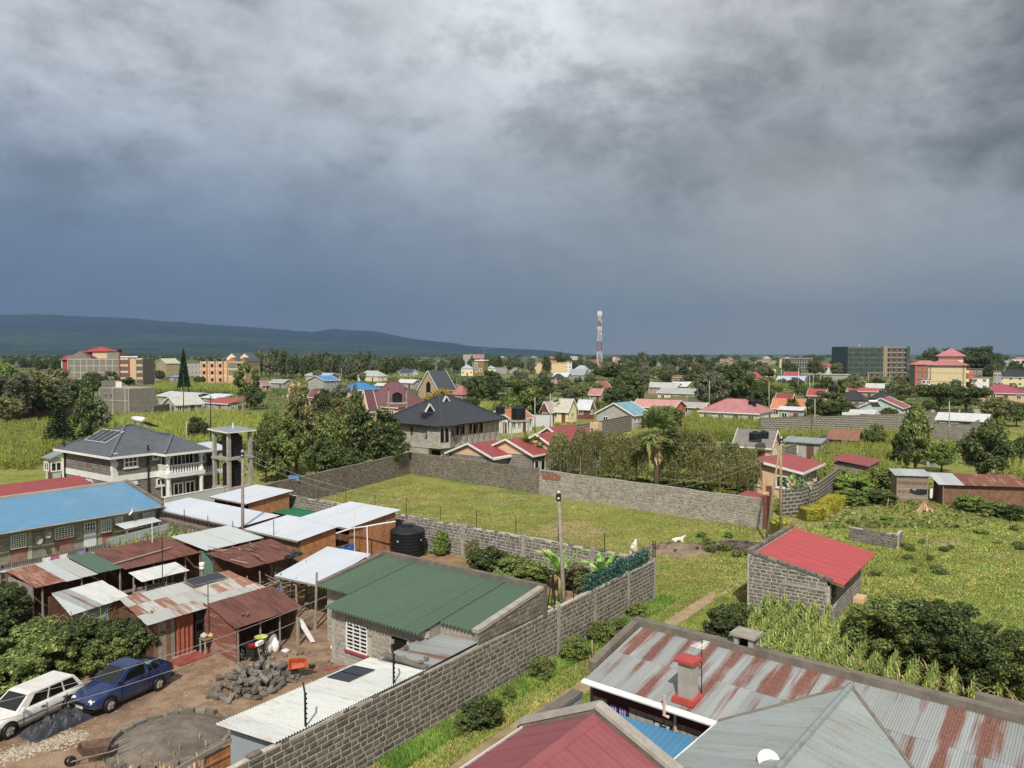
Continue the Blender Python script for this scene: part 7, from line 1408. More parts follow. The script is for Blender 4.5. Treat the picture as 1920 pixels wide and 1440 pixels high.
def crown(shape,seed,n=5200,size=.028):
    r=np.random.default_rng(seed)
    if shape in('round','bush','flat','tall','loose'):
        k={'round':90,'bush':110,'flat':60,'tall':95,'loose':40}[shape]
        A=r.uniform(0,2*np.pi,k);Z=r.uniform(-1,1,k);q=np.sqrt(1-Z*Z);rad=r.uniform(.45,1,k)**.6
        D=np.stack([q*np.cos(A),q*np.sin(A),Z],1)*rad[:,None]
        if shape=='round':c=D*[.40,.40,.37]+[0,0,.55];rr=r.uniform(.045,.125,k)
        elif shape=='bush':c=D*[.42,.42,.42]+[0,0,.46];c[:,2]=np.abs(c[:,2]-.05)+.03;rr=r.uniform(.045,.125,k)
        elif shape=='flat':c=D*[.44,.44,.10]+[0,0,.84];rr=r.uniform(.06,.12,k)
        elif shape=='tall':c=D*[.30,.30,.42]+[0,0,.55];c[:,:2]*=(1.25-c[:,2:3]*.75);rr=r.uniform(.04,.11,k)
        else:c=D*[.40,.40,.38]+[0,0,.60];rr=r.uniform(.06,.11,k)
        w_=rr**2;idx=r.choice(k,n,p=w_/w_.sum());v=r.normal(size=(n,3));v/=np.linalg.norm(v,axis=1)[:,None];v*=(r.uniform(.25,1,n)**.5)[:,None]
        P_=c[idx]+v*rr[idx][:,None]*np.array([1,1,.8]);out=v
        P_[:,2]=np.maximum(P_[:,2],.015);return quads(P_,size,.35,out,rng=r),c
    if shape=='cone':
        z=r.uniform(.06,1,n)**1.0;lay=np.floor(z*20)/20;rad=(1-z)**.85*.42*r.uniform(.15,1,n)**.5*(1-.45*(z-lay)*20*.5);A=r.uniform(0,2*np.pi,n)+np.floor(z*9)
        P_=np.stack([rad*np.cos(A),rad*np.sin(A),z-rad*.16],1);return quads(P_,size,.2,rng=r),None
    if shape=='arau':  # layered star branches with clear gaps between
        C=[];
        for i in range(15):
            z=.10+.87*(i/15);R_=(1-z)**.75*.50+.015;nb=11
            for j in range(nb):
                A=2*np.pi*j/nb+i*.7;t=r.uniform(.08,1,34);w_=r.normal(size=(34,2))*.008
                C.append(np.stack([R_*t*np.cos(A)+w_[:,0]-.03*t*np.sin(A)*r.normal(),R_*t*np.sin(A)+w_[:,1],z+.012*t**2+w_[:,1]*.5],1))
        return quads(np.concatenate(C),.030,.5,rng=r),None
    if shape=='willow':  # dome with hanging strands
        ns=n//22;A=r.uniform(0,2*np.pi,ns);rad=r.uniform(.05,1,ns)**.55*.46;top=.98-(rad/.46)**2*.42+r.normal(size=ns)*.03;ln=r.uniform(.16,.66,ns)*(rad/.46)**.5
        t=np.tile(np.linspace(0,1,22),(ns,1));sx=rad[:,None]*(1+.10*np.sqrt(t));P_=np.stack([sx*np.cos(A)[:,None]+r.normal(size=t.shape)*.008,sx*np.sin(A)[:,None]+r.normal(size=t.shape)*.008,np.maximum(top[:,None]-ln[:,None]*t,.20)],-1).reshape(-1,3)
        V=quads(P_,size,0,rng=r);k=34;A=r.uniform(0,2*np.pi,k);q=r.uniform(.1,1,k)**.6*.36;c=np.stack([q*np.cos(A),q*np.sin(A),.90-(q/.36)**2*.26+r.normal(size=k)*.04],1);idx=r.integers(0,k,n//2);v=r.normal(size=(n//2,3));v/=np.linalg.norm(v,axis=1)[:,None]
        return np.concatenate([V[:len(V)//8*5//4*4],quads(c[idx]+v*np.array([.085,.085,.07])*r.uniform(.4,1,(n//2,1)),size*1.25,.4,v,rng=r)]),None
def limbs(shape,seed,cl):
    r=random.Random(seed);mb=MB()
    if shape in('cone','arau'):mb.tube([(0,0,-.02),(0,0,.5),(0,0,.97)],[.022,.014,.004],6);return mb
    if shape=='bush':
        for i in range(7):A=i*.9;mb.tube([(.02*math.cos(A),.02*math.sin(A),-.02),(.12*math.cos(A),.12*math.sin(A),.25),(.28*math.cos(A),.28*math.sin(A),.55)],[.014,.01,.004],5)
        return mb
    h={'flat':.62,'willow':.6,'tall':.7}.get(shape,.42);mb.tube([(0,0,-.02),(.01,.01,h*.5),(-.01,.015,h)],[.034,.026,.018],7)
    tg=[tuple(c)for c in cl[:14]]if cl is not None else[(.25*math.cos(i),.25*math.sin(i),.8)for i in range(8)]
    for c in tg:z0=h*r.uniform(.55,1);mb.tube([(0,0,z0),(c[0]*.5,c[1]*.5,(z0+c[2])/2+.02),c],[.014,.009,.003],5)
    return mb
CR={}
def variant(shape,leaf,k,n=5200,size=.028):
    key=(shape,leaf,k,n,size)
    if key not in CR:
        V,cl=crown(shape,hash((shape,k))%9999 if False else sum(map(ord,shape))+17*k,n,size);me=mesh_np('crown',V,L[leaf])
        CR[key]=(me,limbs(shape,k,cl).mesh('trunk',L['bark']if shape!='willow' else L['bark_pale'],True))
    return CR[key]
TR=random.Random(3)
def tree(label,loc,h,wd,shape='round',leaf='mid',name='tree',cat='tree',group=None,n=5200,size=.028,k=None):
    k=TR.randrange(3)if k is None else k;c,t=variant(shape,leaf,k,n,size);o=thing(name,label,cat,loc,TR.uniform(0,6.28),group);s=(wd,wd,h)
    link('crown',c,o,scl=s);link('trunk' if shape!='bush' else 'stems',t,o,scl=(min(wd,h),min(wd,h),h));return o
def ptree(label,px,yb,yt,wpx,shape='round',leaf='mid',name='tree',cat='tree',group=None,n=5200,size=.028,k=None,d=None):
    b=P(px,yb)if d is None else Vector(((px-960)/F*d,d,0));d=b.y;return tree(label,b,max(.4,H-(yt-664)/F*d),wpx/F*d/.92,shape,leaf,name,cat,group,n,size,k)
# ---- trees that stand out, left to right
gl='dense grey green trees behind the brown wall at the left edge'
for px,yb,yt,w_,lf in((-15,782,700,90,'olive'),(20,792,688,95,'grey'),(45,778,698,95,'grey'),(62,786,686,80,'olive'),(88,780,700,95,'grey'),(105,776,682,70,'olive'),(125,774,706,70,'dark'),(10,800,738,80,'olive'),(100,785,728,80,'dark'),(140,768,705,50,'dark')):ptree('grey green bushy tree in the dense clump behind the brown wall',px,yb,yt,w_,'round',lf,group=gl)
ptree('bright green rounded tree above the dense clump at the left edge',5,735,674,60,'round','fresh')
ptree('layered dark star branched conifer left of the villa',113,838,758,64,'arau','pine','conifer',n=5000)
ptree('tall dark dense tree right of the layered conifer',162,832,726,66,'tall','dark');ptree('bushy dark tree behind the villa roof',186,815,742,56,'tall','grey');ptree('pale lime shrub before the left stone apartment block',152,772,722,26,'round','fresh')
ptree('dark tree before the left apartment block',175,745,692,44,'round','dark');ptree('second dark tree before the left apartment block',208,742,691,40,'round','dark')
ptree('slender dark pine right of the left apartment block',345,735,654,34,'cone','pine','pine_tree');ptree('loose crowned tree on a bare trunk before the orange apartments',463,765,682,56,'loose','mid',k=0);ptree('small dark tree under the loose crowned tree',478,768,722,44,'round','dark')
for px,yb,yt,w_ in((300,716,692,22),(262,720,702,30),(375,722,704,24),(240,722,706,26)):ptree('small dark tree at the foot of the left apartments',px,yb,yt,w_,'round','dark',group='small dark trees by the left apartments')
# the wood across the middle distance
for i in range(58):px=478+i*4.6+TR.uniform(-3,3);d=TR.uniform(430,520);h=TR.uniform(11,17)if i>10 else TR.uniform(13,19);tree('dark tree in the long straight wood below the hills',((px-960)/F*d,d,0),h,TR.uniform(6,10),'tall' if i%3 else 'round','dark' if i%2 else 'grey',group='trees of the long straight wood')
for i in range(60):
    px=TR.uniform(735,1110);d=TR.uniform(520,760);tree('dark tree among the far houses left of the mast',((px-960)/F*d,d,0),TR.uniform(7,14),TR.uniform(6,11),TR.choice(['round','tall','round']),TR.choice(['dark','dark','grey']),group='far trees left of the mast')
for i in range(95):
    px=TR.uniform(1110,1570);d=TR.uniform(380,900);tree('dark tree among the far houses right of the mast',((px-960)/F*d,d,0),TR.uniform(5,11.5),TR.uniform(6,12),TR.choice(['round','tall','round']),TR.choice(['dark','dark','grey','olive']),group='far trees right of the mast')
for i in range(34):
    px=TR.uniform(1700,1925);d=TR.uniform(420,900);tree('dark tree behind the pink school at right',((px-960)/F*d,d,0),TR.uniform(6,12),TR.uniform(7,12),'round','dark',group='far trees behind the pink school')
for i in range(46):px=TR.uniform(-10,300);d=TR.uniform(560,900);tree('far dark tree on the plain below the left hills',((px-960)/F*d,d,0),TR.uniform(6,13),TR.uniform(7,12),TR.choice(['round','tall']),'dark',group='far trees on the left plain')
for px,w_,top in((1762,70,647),(1795,62,651),(1822,70,645),(1842,60,643),(1775,56,655),(1748,46,656)):ptree('huge dark domed tree standing on the skyline behind the pink school',px,700,top,w_,'round','dark',group='domed trees on the right skyline',d=520,n=9000,size=.02)
for px,w_,top in((1245,22,660),(1262,18,662),(1290,22,661),(1312,22,662),(1048,20,656),(1066,16,665),(1205,28,657),(1220,26,666),(518,16,659),(505,20,662)):ptree('tall dark tree rising above the far tree line',px,700,top,w_,'round','dark',group='tall trees above the far tree line',d=680)
rm=random.Random(9)
V=[];
for i in range(260):px=rm.uniform(-60,2000);d=rm.uniform(1000,2600);c=np.array([(px-960)/F*d,d,0]);Q,_=(crown('round',7,160,.09));V.append(Q*np.array([rm.uniform(14,30),rm.uniform(14,30),rm.uniform(8,15)])+c)
fo=link('distant_woodland',mesh_np('distant_woodland',np.concatenate(V),L['dark']));fo['kind']='stuff';fo['label']='thin dark woodland on the horizon';fo['category']='woodland'
# ---- grove behind the grass field
grove=[('tall brown tinged tree at the left of the grove',555,880,722,70,'tall','olive'),('leafy tree with reddish tips in the middle of the grove',590,875,758,80,'tall','olive'),('yellow green tree in front of the grove',540,890,770,90,'round','mid'),('broad dark mango tree at the right of the grove',700,885,752,118,'round','dark'),('mango tree crowding the black tiled house',728,892,785,80,'round','dark'),('slender tree rising behind the mango tree',668,850,722,62,'tall','dark'),('pale green tree in the heart of the grove',630,880,770,80,'round','mid'),('low dark tree above the field wall',610,898,815,90,'round','dark'),('low leafy tree at the left end of the field wall',520,902,808,80,'round','mid'),('tree right of the concrete water tower',498,905,790,60,'round','dark'),('light tree behind the grove',640,840,735,56,'round','olive'),('small dark tree between grove and red roofs',605,790,730,50,'round','dark'),('narrow tree behind the water tower',510,850,760,50,'round','mid'),('shrubby tree behind the villa fence',372,832,776,46,'round','dark'),('yellowish shrub tree on the field edge',420,850,800,54,'round','mid'),('leafy bush above the field wall',655,900,835,70,'round','dark'),('pale flowering topped tree of the grove',556,840,714,44,'loose','straw')]
for lab,px,yb,yt,w_,sh_,lf in grove:ptree(lab,px,yb,yt,w_,sh_,lf,n=7000,size=.026)
ptree('golden flowering tree behind the black tiled roof',826,800,722,66,'round','yellow',n=7000);ptree('light green leafy tree right of the golden tree',985,792,702,70,'round','mid');ptree('dark round tree behind the pink red roof',922,752,688,56,'round','dark');ptree('dark bushy tree left of the round one',895,758,700,46,'round','dark');ptree('lower green tree before the light green one',950,800,738,60,'round','mid');ptree('dark hedge tree beside the small maroon house',1010,790,735,40,'round','dark');ptree('small dark tree left of the maroon roof',612,768,725,40,'round','dark')
for lab,px,yb,yt,w_,sh_,lf in(('spreading dark tree below the mast',1150,762,682,80,'flat','dark'),('second spreading dark tree below the mast',1180,768,690,74,'round','dark'),('dark wall of trees right of the orange gabled house',1165,775,715,70,'round','dark'),('tall slim dark tree right of the mast',1207,752,660,36,'tall','grey'),('broad dark tree left of the pink hipped house',1365,765,672,76,'round','dark'),('broad dark tree behind the pink hipped house',1335,772,690,70,'round','grey'),('dark tree above the pink hipped roof',1400,768,694,60,'round','dark'),('low dark tree by the slim poles',1425,775,712,50,'round','dark'),('flat topped acacia beside the grey roofs',1305,745,700,56,'flat','dark'),('dark red leaved tree near the cream hall',1060,742,704,26,'round','olive'),('dark clipped tree beside the cream iron roof',1022,752,702,36,'round','dark'),('leafy tree left of the orange gabled house',1092,752,716,38,'round','mid'),('broad mango tree before the teal roofed house',1245,815,756,84,'round','mid'),('round dark tree above the long stone wall',1552,792,728,86,'round','dark'),('second round tree right of the first above the stone wall',1585,795,750,50,'round','dark'),('bushy green tree before the long grey block building',1582,745,706,34,'round','mid'),('dark tree before the long grey block building',1550,742,702,30,'round','dark'),('tall leafy tree at the right of the maize',1716,888,758,96,'tall','mid'),('shorter leafy tree beside the tall one',1690,890,800,60,'tall','dark'),('spreading yellow green shrub right of the tall tree',1765,885,822,60,'round','fresh'),('rounded dark tree above the mud hut',1845,905,788,104,'round','dark'),('top of a leafy tree behind the rounded dark one',1862,880,772,54,'round','mid'),('wide flat dark acacia thicket',1760,790,722,84,'flat','dark'),('right part of the flat acacia thicket',1810,792,724,84,'flat','dark'),('leafy tree before the pink school',1765,762,713,40,'round','mid'),('grey green shrubs right of the acacia thicket',1870,800,738,70,'round','olive'),('green bush at the right edge below the magenta roof',1905,800,750,50,'round','mid'),('small tree beside the small brown shed',1640,850,790,44,'round','mid'),('dark bush in front of the maroon roofed bungalow',1668,792,762,40,'round','dark'),('dense hedge of trees at the right edge',1915,880,812,40,'round','dark')):
    ptree(lab,px,yb,yt,w_,sh_,lf,n=7000,size=.026)
for i in range(150):
    px=TR.uniform(560,1905);d=TR.choice([TR.uniform(150,260),TR.uniform(230,430)]);tree('bush in the hedgerows between the houses of the town',((px-960)/F*d,d,0),TR.uniform(1.4,3.0),TR.uniform(3,7),'bush',TR.choice(['dark','mid','olive','dark']),'hedgerow_bush','bush','hedgerow bushes of the town')
for i in range(80):
    px=TR.uniform(560,1905);d=TR.uniform(230,430);tree('small tree in the gardens between the houses of the town',((px-960)/F*d,d,0),TR.uniform(3.5,6.5),TR.uniform(4,8),'round',TR.choice(['dark','mid','olive','grey']),'garden_tree','tree','garden trees of the town')
# the weeping trees
for lab,px,yb,yt,w_ in(('weeping tree beside the red bungalow windows',1050,905,808,50),('weeping tree left of the front pole',1088,912,800,44),('brown tinged weeping tree right of the front pole',1154,918,806,62),('drooping tree before the tall palm',1192,915,812,46),('weeping tree behind the front pole',1118,902,804,48),('wide weeping tree right of the palm',1270,922,797,78),('brown weeping tree in the middle of the row',1322,925,806,60),('greener weeping tree near the gatehouse',1350,930,838,52),('last weeping tree beside the peach gatehouse',1402,935,836,48)):ptree(lab,px,yb,yt,w_*TR.uniform(.88,1.08),'willow','willow' if 'greener' not in lab and 'left of' not in lab and 'beside the red' not in lab else 'olive','weeping_tree',n=14000,size=.017)
for lab,px,yb,yt,w_,lf in(('dark leafy tree behind the weeping trees',1175,893,812,60,'dark'),('broad dark tree behind the tall palm',1255,897,815,76,'mid'),('dark tree behind the middle weeping trees',1305,900,812,70,'dark'),('rounded green tree near the grey brown roof',1365,905,822,60,'mid'),('small dark tree between bungalow and weeping trees',1075,890,822,44,'dark')):ptree(lab,px,yb,yt,w_,'round',lf,n=7000,size=.026)
for i in range(16):ptree('dark shrub under the row of weeping trees',1060+i*22+TR.uniform(-6,6),905+i*1.6,884+i*1.6,TR.uniform(26,44),'bush',TR.choice(['dark','mid']),'understory_shrub','shrub','shrubs under the weeping trees',3000,.045)
def palm(label,px,yb,yt,r_,skirt,fan=True):
    b=P(px,yb);h=H-(yt-664)/F*b.y;o=thing('palm_tree',label,'palm',b);hc=h*.80;mb=MB();mb.tube([(0,0,0),(.05,0,hc*.5),(0,.05,hc)],[.32,.24,.22],8);part('trunk',mb,L['bark'],o,True);V=[];rr=np.random.default_rng(int(px))
    for i in range(38):
        A=rr.uniform(0,6.28);el=rr.uniform(-.45,1.35);ln=r_*rr.uniform(.7,1.05);d0=np.array([math.cos(A)*math.cos(el),math.sin(A)*math.cos(el),math.sin(el)]);tip=np.array([0,0,hc])+d0*ln;sd=np.array([-math.sin(A),math.cos(A),0]);upv=np.cross(d0,sd)
        for j in range(13):t=(j-6)/6*1.15;dr=d0*math.cos(t)+(sd*.9+upv*.25*rr.normal())*math.sin(t);a=np.array([0,0,hc])+d0*ln*.45;e=a+dr*ln*.5+np.array([0,0,-.12*ln*abs(t)]);pw=np.cross(dr,upv)*.045*ln;V+=[a,(a+e)/2+pw,e,(a+e)/2-pw]
    o2=link('fronds',mesh_np('fronds',V,L['palm']),o)
    if skirt:
        V=[]
        for i in range(420):A=rr.uniform(0,6.28);q=rr.uniform(.2,.85);z=hc-rr.uniform(.1,2.4);a=np.array([q*.5*math.cos(A),q*.5*math.sin(A),z]);e=a+np.array([.3*math.cos(A),.3*math.sin(A),-rr.uniform(.5,1.1)]);s_=np.array([-math.sin(A),math.cos(A),0])*.07;V+=[a,(a+e)/2+s_,e,(a+e)/2-s_]
        link('dead_frond_skirt',mesh_np('dead_frond_skirt',V,L['straw']),o)
palm('tall fan palm with a skirt of dead fronds among the weeping trees',1230,930,778,2.9,True);palm('short fan palm beside the red bungalow',1000,892,818,2.0,False);palm('low fan palm behind the long stone wall',1485,788,752,2.2,False);palm('small spiky palm at the foot of the front pole',1140,916,872,1.5,False);palm('grey fan palm behind the teal roofed house wall',1045,790,752,1.9,False)
# ---- shrubs, hedges
def shrub(label,px,yb,yt,wpx,leaf='mid',cat='shrub',name='shrub',n=5200,size=.035,group=None,k=None):return ptree(label,px,yb,yt,wpx,'bush',leaf,name,cat,group,n,size,k)
for i,(u,v,h,w_,lf)in enumerate(((-27.6,15.6,2.1,3.6,'mid'),(-26.0,16.3,2.4,3.4,'mid'),(-24.4,16.6,2.6,3.2,'dark'),(-23.1,15.9,2.5,3.0,'dark'),(-22.2,15.3,2.6,2.6,'dark'),(-25.2,18.6,2.5,3.2,'mid'),(-27.5,18.6,2.4,3.4,'mid'),(-23.9,15.0,1.9,2.4,'mid'),(-28.9,17.0,2.2,3.2,'mid'),(-29.5,14.6,1.7,2.6,'mid'),(-25.4,23.5,3.2,3.4,'dark'),(-24.0,25.5,2.6,3.0,'dark'),(-26.5,21.2,2.7,3.0,'dark'),(-27.5,24.5,3.4,3.4,'mid'))):
    tree('leafy green shrub in the thick hedge behind the two parked cars',G(u,v),h,w_,'bush',lf,'hedge_shrub','shrub','hedge behind the parked cars',11000,.026)
o=tree('orange flowering shrub in the hedge at the left edge',G(-29.2,19.0),2.7,2.2,'bush','mid','flowering_shrub','shrub',None,6000,.026)
rr=np.random.default_rng(4);C=rr.normal(size=(420,3))*[.75,.25,.35]+[0,-.35,2.3];fl=link('blossom',mesh_np('blossom',quads(C,.06,.6,rng=rr),L['flower']),o)
def reeds(label,u,v,n,h,leaf,spread=.7,bent=.5,name='reed_clump',seed=1):
    o=gthing(name,label,'reeds',u,v);r=np.random.default_rng(seed);V=[]
    for i in range(n):
        x,y=r.normal(size=2)*spread*.5;A=r.uniform(0,6.28);hh=h*r.uniform(.6,1.1);b=bent*r.uniform(.3,1)*hh;prev=np.array([x,y,0.]);wv_=np.array([-math.sin(A),math.cos(A),0])*.035
        for j in range(1,6):t=j/5;p=np.array([x+b*t*t*math.cos(A),y+b*t*t*math.sin(A),hh*(t-.35*t**3)]);q=1-.7*t;V+=[prev-wv_*(q+.15),prev+wv_*(q+.15),p+wv_*q,p-wv_*q];prev=p
    link('leaves',mesh_np('leaves',V,L[leaf]),o);return o
reeds('dry straw coloured napier reeds beside the low white roofed shack',-23.9,18.3,90,2.8,'straw',1.2,.5,seed=2);reeds('green napier reeds in front of the low white roofed shack',-23.0,18.2,90,3.0,'mid',1.2,.5,seed=3);reeds('tall green reeds at the left edge above the hedge',-25.6,26.0,60,4.2,'mid',1.0,.4,seed=4);reeds('dry grass stems on the sand heap',-26.7,5.5,40,.8,'straw',1.8,.2,'dry_grass_clump',seed=5);reeds('second drift of dry grass stems by the plank fence',-27.6,4.4,60,1.0,'straw',1.8,.2,'dry_grass_clump',seed=6)
for lab,u,v,h,w_,lf in(('dense dark bush beside the banana plants',-1.5,9.0,1.7,3.0,'mid'),('dark green garden bush against the wire topped wall',-1.3,11.2,1.9,3.0,'dark'),('bushy garden shrub left of the banana plants',-2.0,7.2,1.7,2.8,'mid'),('low garden bush in front of the dark ones',-3.3,8.6,1.0,2.4,'fresh'),('creeper bush between the two banana plants',-.8,5.0,1.6,2.6,'olive'),('leafy creeper bush right of the taller banana',-1.4,3.4,1.4,2.4,'mid'),('small papaya like bush beside the black tank',.0,16.4,2.2,1.3,'fresh'),('sparse young tree in the garden',-.6,13.0,2.0,1.3,'olive'),('small potato bush in the garden soil',-2.8,12.5,.5,1.0,'mid'),('bean plants in the garden soil behind the green roof',-4.5,9.5,.7,2.6,'fresh'),('patch of dry bean plants behind the green roof',-7.5,8.5,.6,3.0,'olive'),('second patch of bean plants in the garden',-5.5,13,.5,3.0,'olive'),('leafy weeds below the banana plants',-5,4.4,.7,2.6,'mid')):tree(lab,G(u,v),h,w_,'bush',lf,'garden_bush','shrub',None,9000,.032)
def banana(label,u,v,h,n=8,seed=1):
    o=gthing('banana_plant',label,'banana plant',u,v);mb=MB();mb.tube([(0,0,0),(.03,0,h*.45)],[.13,.09],8);part('stem',mb,plain('#a3a25a',.7),o,True);r=np.random.default_rng(seed)
    for i in range(n):
        A=2*np.pi*i/n+r.uniform(-.3,.3);el=r.uniform(.75,1.35);ln=h*r.uniform(.55,.75);V=[];prev=None;rib=[]
        for j in range(9):
            t=j/8;p=np.array([math.cos(A)*math.cos(el)*ln*t*(1+.3*t),math.sin(A)*math.cos(el)*ln*t*(1+.3*t),h*.42+math.sin(el)*ln*t-.38*ln*t**3]);w_=.23*math.sin(math.pi*min(1,.08+t*.95))**.6;sd=np.array([-math.sin(A),math.cos(A),.0]);rib.append(p)
            cur=(p+sd*w_+[0,0,-.05],p,p-sd*w_+[0,0,-.05])
            if prev is not None:V+=[prev[0],cur[0],cur[1],prev[1],prev[1],cur[1],cur[2],prev[2]]
            prev=cur
        lf=link('leaf',mesh_np('leaf',V,L['banana']),o);mb=MB();mb.tube([tuple(p)for p in rib],[.025]+[.014]*8,5,False);part('midrib',mb,plain('#b9c878',.6),lf)
banana('tall banana plant in front of the stone wall corner garden',-3.0,4.6,3.6,8,1);banana('smaller banana plant behind the green net',-.9,3.0,2.9,7,2);banana('young banana plant beside the wooden pole',-7.9,.9,2.4,5,3)
banana('banana plants left of the maroon roof',8,57,3.5,8,4)
nt_=gthing('shade_net','dark green net draped along the top of the stone wall corner','net',-4,.25);r=np.random.default_rng(8);C=np.stack([r.uniform(-3.6,3.7,2600),r.normal(size=2600)*.14,2.35+r.uniform(0,1,2600)**1.4*.75],1);link('net_folds',mesh_np('net_folds',quads(C,.07,0,rng=r),L['net']),nt_)
# weeds on the strip
for i,(px,yb,yt,w_)in enumerate(((1078,1238,1196,62),(1012,1275,1232,46),(905,1362,1312,88),(1130,1205,1165,60),(1165,1190,1160,40),(955,1315,1290,30),(1195,1160,1132,44),(1030,1262,1240,30),(870,1372,1345,40))):shrub(['leafy weed clump at the foot of the wooden pole','leafy weed clump on the strip below the pole','wide low dark weed patch on the grass strip','weeds along the foot of the stone wall','taller weeds near the far end of the stone wall','small weed tuft beside the wide weed patch','weeds near the stone wall corner','small weed tuft left of the pole clump','low weed tuft at the edge of the wide patch'][i],px,yb,yt,w_,'mid' if i!=2 else 'dark','weed','weed_clump',5200,.03)
# right side bushes
for i,(px,yb,yt,w_,lf)in enumerate(((1690,1245,1112,210,'mid'),(1770,1262,1112,220,'dark'),(1640,1222,1128,120,'mid'),(1860,1300,1160,190,'dark'),(1925,1320,1185,160,'mid'))):tree(['broad thorny dark bush beside the red roofed store','largest dark thorn bush at lower right','dark bush under the eave of the red roofed store','dark thorn bush near the right edge','last dark thorn bush at the right edge'][i],P(px,yb),(H-(yt-664)/F*P(px,yb).y),w_/F*P(px,yb).y,'bush',lf,'thorn_bush','bush',None,20000,.017)
shrub('round dark bush left of the concrete vent stack',1355,1200,1130,74,'dark','bush','round_bush',9000,.03);shrub('smaller dark bush behind the round one',1385,1172,1128,50,'dark','bush','round_bush',7000,.03)
reeds('dry fallen stalks under the dark thorn bushes',-4.0,-16.0,160,1.6,'straw',5.0,.8,'dry_stalks',seed=9)
for k,(pts,wd,hh)in enumerate((([P(1504,976),P(1530,975),P(1570,948)],1.4,1.05),([P(1450,1006),P(1482,1004)],1.1,1.1))):
    o=thing('clipped_hedge',['boxy clipped golden hedge before the curved stone wall','small round golden hedge at the foot of the leaning poles'][k],'hedge',pts[0]);r=np.random.default_rng(20+k);C=[]
    for a,b in zip(pts,pts[1:]):
        n=int(2600*(b-a).length/2);t=r.uniform(0,1,n);d_=(b-a).normalized();nn=Vector((-d_.y,d_.x,0));sd=r.uniform(-1,1,n);z=r.uniform(.05,1,n);m=r.uniform(0,1,n)<.5
        sd=np.where(m,np.sign(sd)*r.uniform(.9,1.02,n),sd);z=np.where(~m,r.uniform(.93,1.03,n),z)
        C.append(np.stack([(a.x-pts[0].x)+(b-a).x*t+nn.x*sd*wd/2,(a.y-pts[0].y)+(b-a).y*t+nn.y*sd*wd/2,z*hh],1))
    C=np.concatenate(C);link('foliage',mesh_np('foliage',quads(C,.085,.4,rng=r),L['hedge']),o);mb=MB()
    for a,b in zip(pts,pts[1:]):mb.bar(a-pts[0]+Vector((0,0,hh*.48)),b-pts[0]+Vector((0,0,hh*.48)),wd*.85,hh*.9)
    part('inner_twigs',mb,plain('#6d6a1e',.95),o)
for k,(px,yb,w_,lf)in enumerate(((1350,930,18,'hedge'),(1375,935,22,'mid'),(1400,940,24,'hedge'),(1330,925,16,'mid'),(1240,915,30,'fresh'),(1290,918,30,'mid'),(1080,905,20,'hedge'),(1030,900,40,'mid'))):shrub('low clipped shrub along the inside of the rubble wall',px,yb,yb-16,w_*1.5,lf,'shrub','garden_shrub',3000,.05,'low shrubs inside the rubble wall')
ca=gthing('cactus_hedge','leafy prickly pear standing behind the curved stone wall','cactus',31,.8);r=np.random.default_rng(31);V=[]
for i in range(260):
    A=r.uniform(0,6.28);p=np.array([r.normal()*1.1,r.normal()*.6,r.uniform(.6,3.0)]);n_=r.normal(size=3);n_/=np.linalg.norm(n_);t_=np.cross(n_,[0,0,1]);t_/=np.linalg.norm(t_);u_=np.cross(t_,n_);s_=.24
    V+=[p-u_*s_*.9,p+t_*s_*.55,p+u_*s_,p-t_*s_*.55]
link('pads',mesh_np('pads',V,L['cactus']),ca);mb=MB();[mb.tube([(x,0,0),(x*1.1,.1,1.2),(x*1.2,0,2.2)],[.12,.1,.06],6)for x in(-.8,0,.8)];part('stems',mb,L['bark'],ca)
for k,(px,yb,yt,w_,lf)in enumerate(((1600,905,868,110,'mid'),(1650,912,872,90,'mid'),(1600,930,885,80,'fresh'),(1560,870,842,60,'mid'),(1640,880,855,80,'dark'),(1820,958,925,60,'fresh'),(1870,968,938,60,'mid'),(1900,975,945,50,'dark'),(1590,945,915,70,'mid'),(1650,945,915,60,'dark'))):shrub(['bean hedge behind the maize','right part of the bean hedge','leafy vegetables beside the curved wall','green row at the near end of the maize','dark creeper hedge across the maize','fresh green shrub before the mud hut','low shrub right of the fresh one before the mud hut','dark low shrub at the right edge path','low leafy growth left of the timber kiosk','dark weeds at the kiosk corner'][k],px,yb,yt,w_,lf,'shrub','low_shrub',6000,.035)
rt=random.Random(12)
for i in range(20):
    px=rt.uniform(1590,1915);yb=rt.uniform(975,1090);shrub('low green weed tuft on the open grass at right',px,yb,yb-rt.uniform(5,10),rt.uniform(12,30),rt.choice(['mid','fresh','mid']),'weed','weed_tuft',1500,.05,'weed tufts on the right grass')
for i in range(16):px=rt.uniform(1310,1440);yb=rt.uniform(1005,1045);shrub('green weed beside the dark soil heaps',px,yb,yb-rt.uniform(8,14),rt.uniform(16,34),'mid','weed','weed_tuft',1500,.06,'weeds by the soil heaps')
for i in range(34):px=rt.uniform(20,520);yb=rt.uniform(788,850);shrub('dark shrub growing in the left maize fields',px,yb,yb-rt.uniform(8,22),rt.uniform(14,36),rt.choice(['dark','mid','olive']),'shrub','field_shrub',3000,.05,'shrubs in the left maize fields')
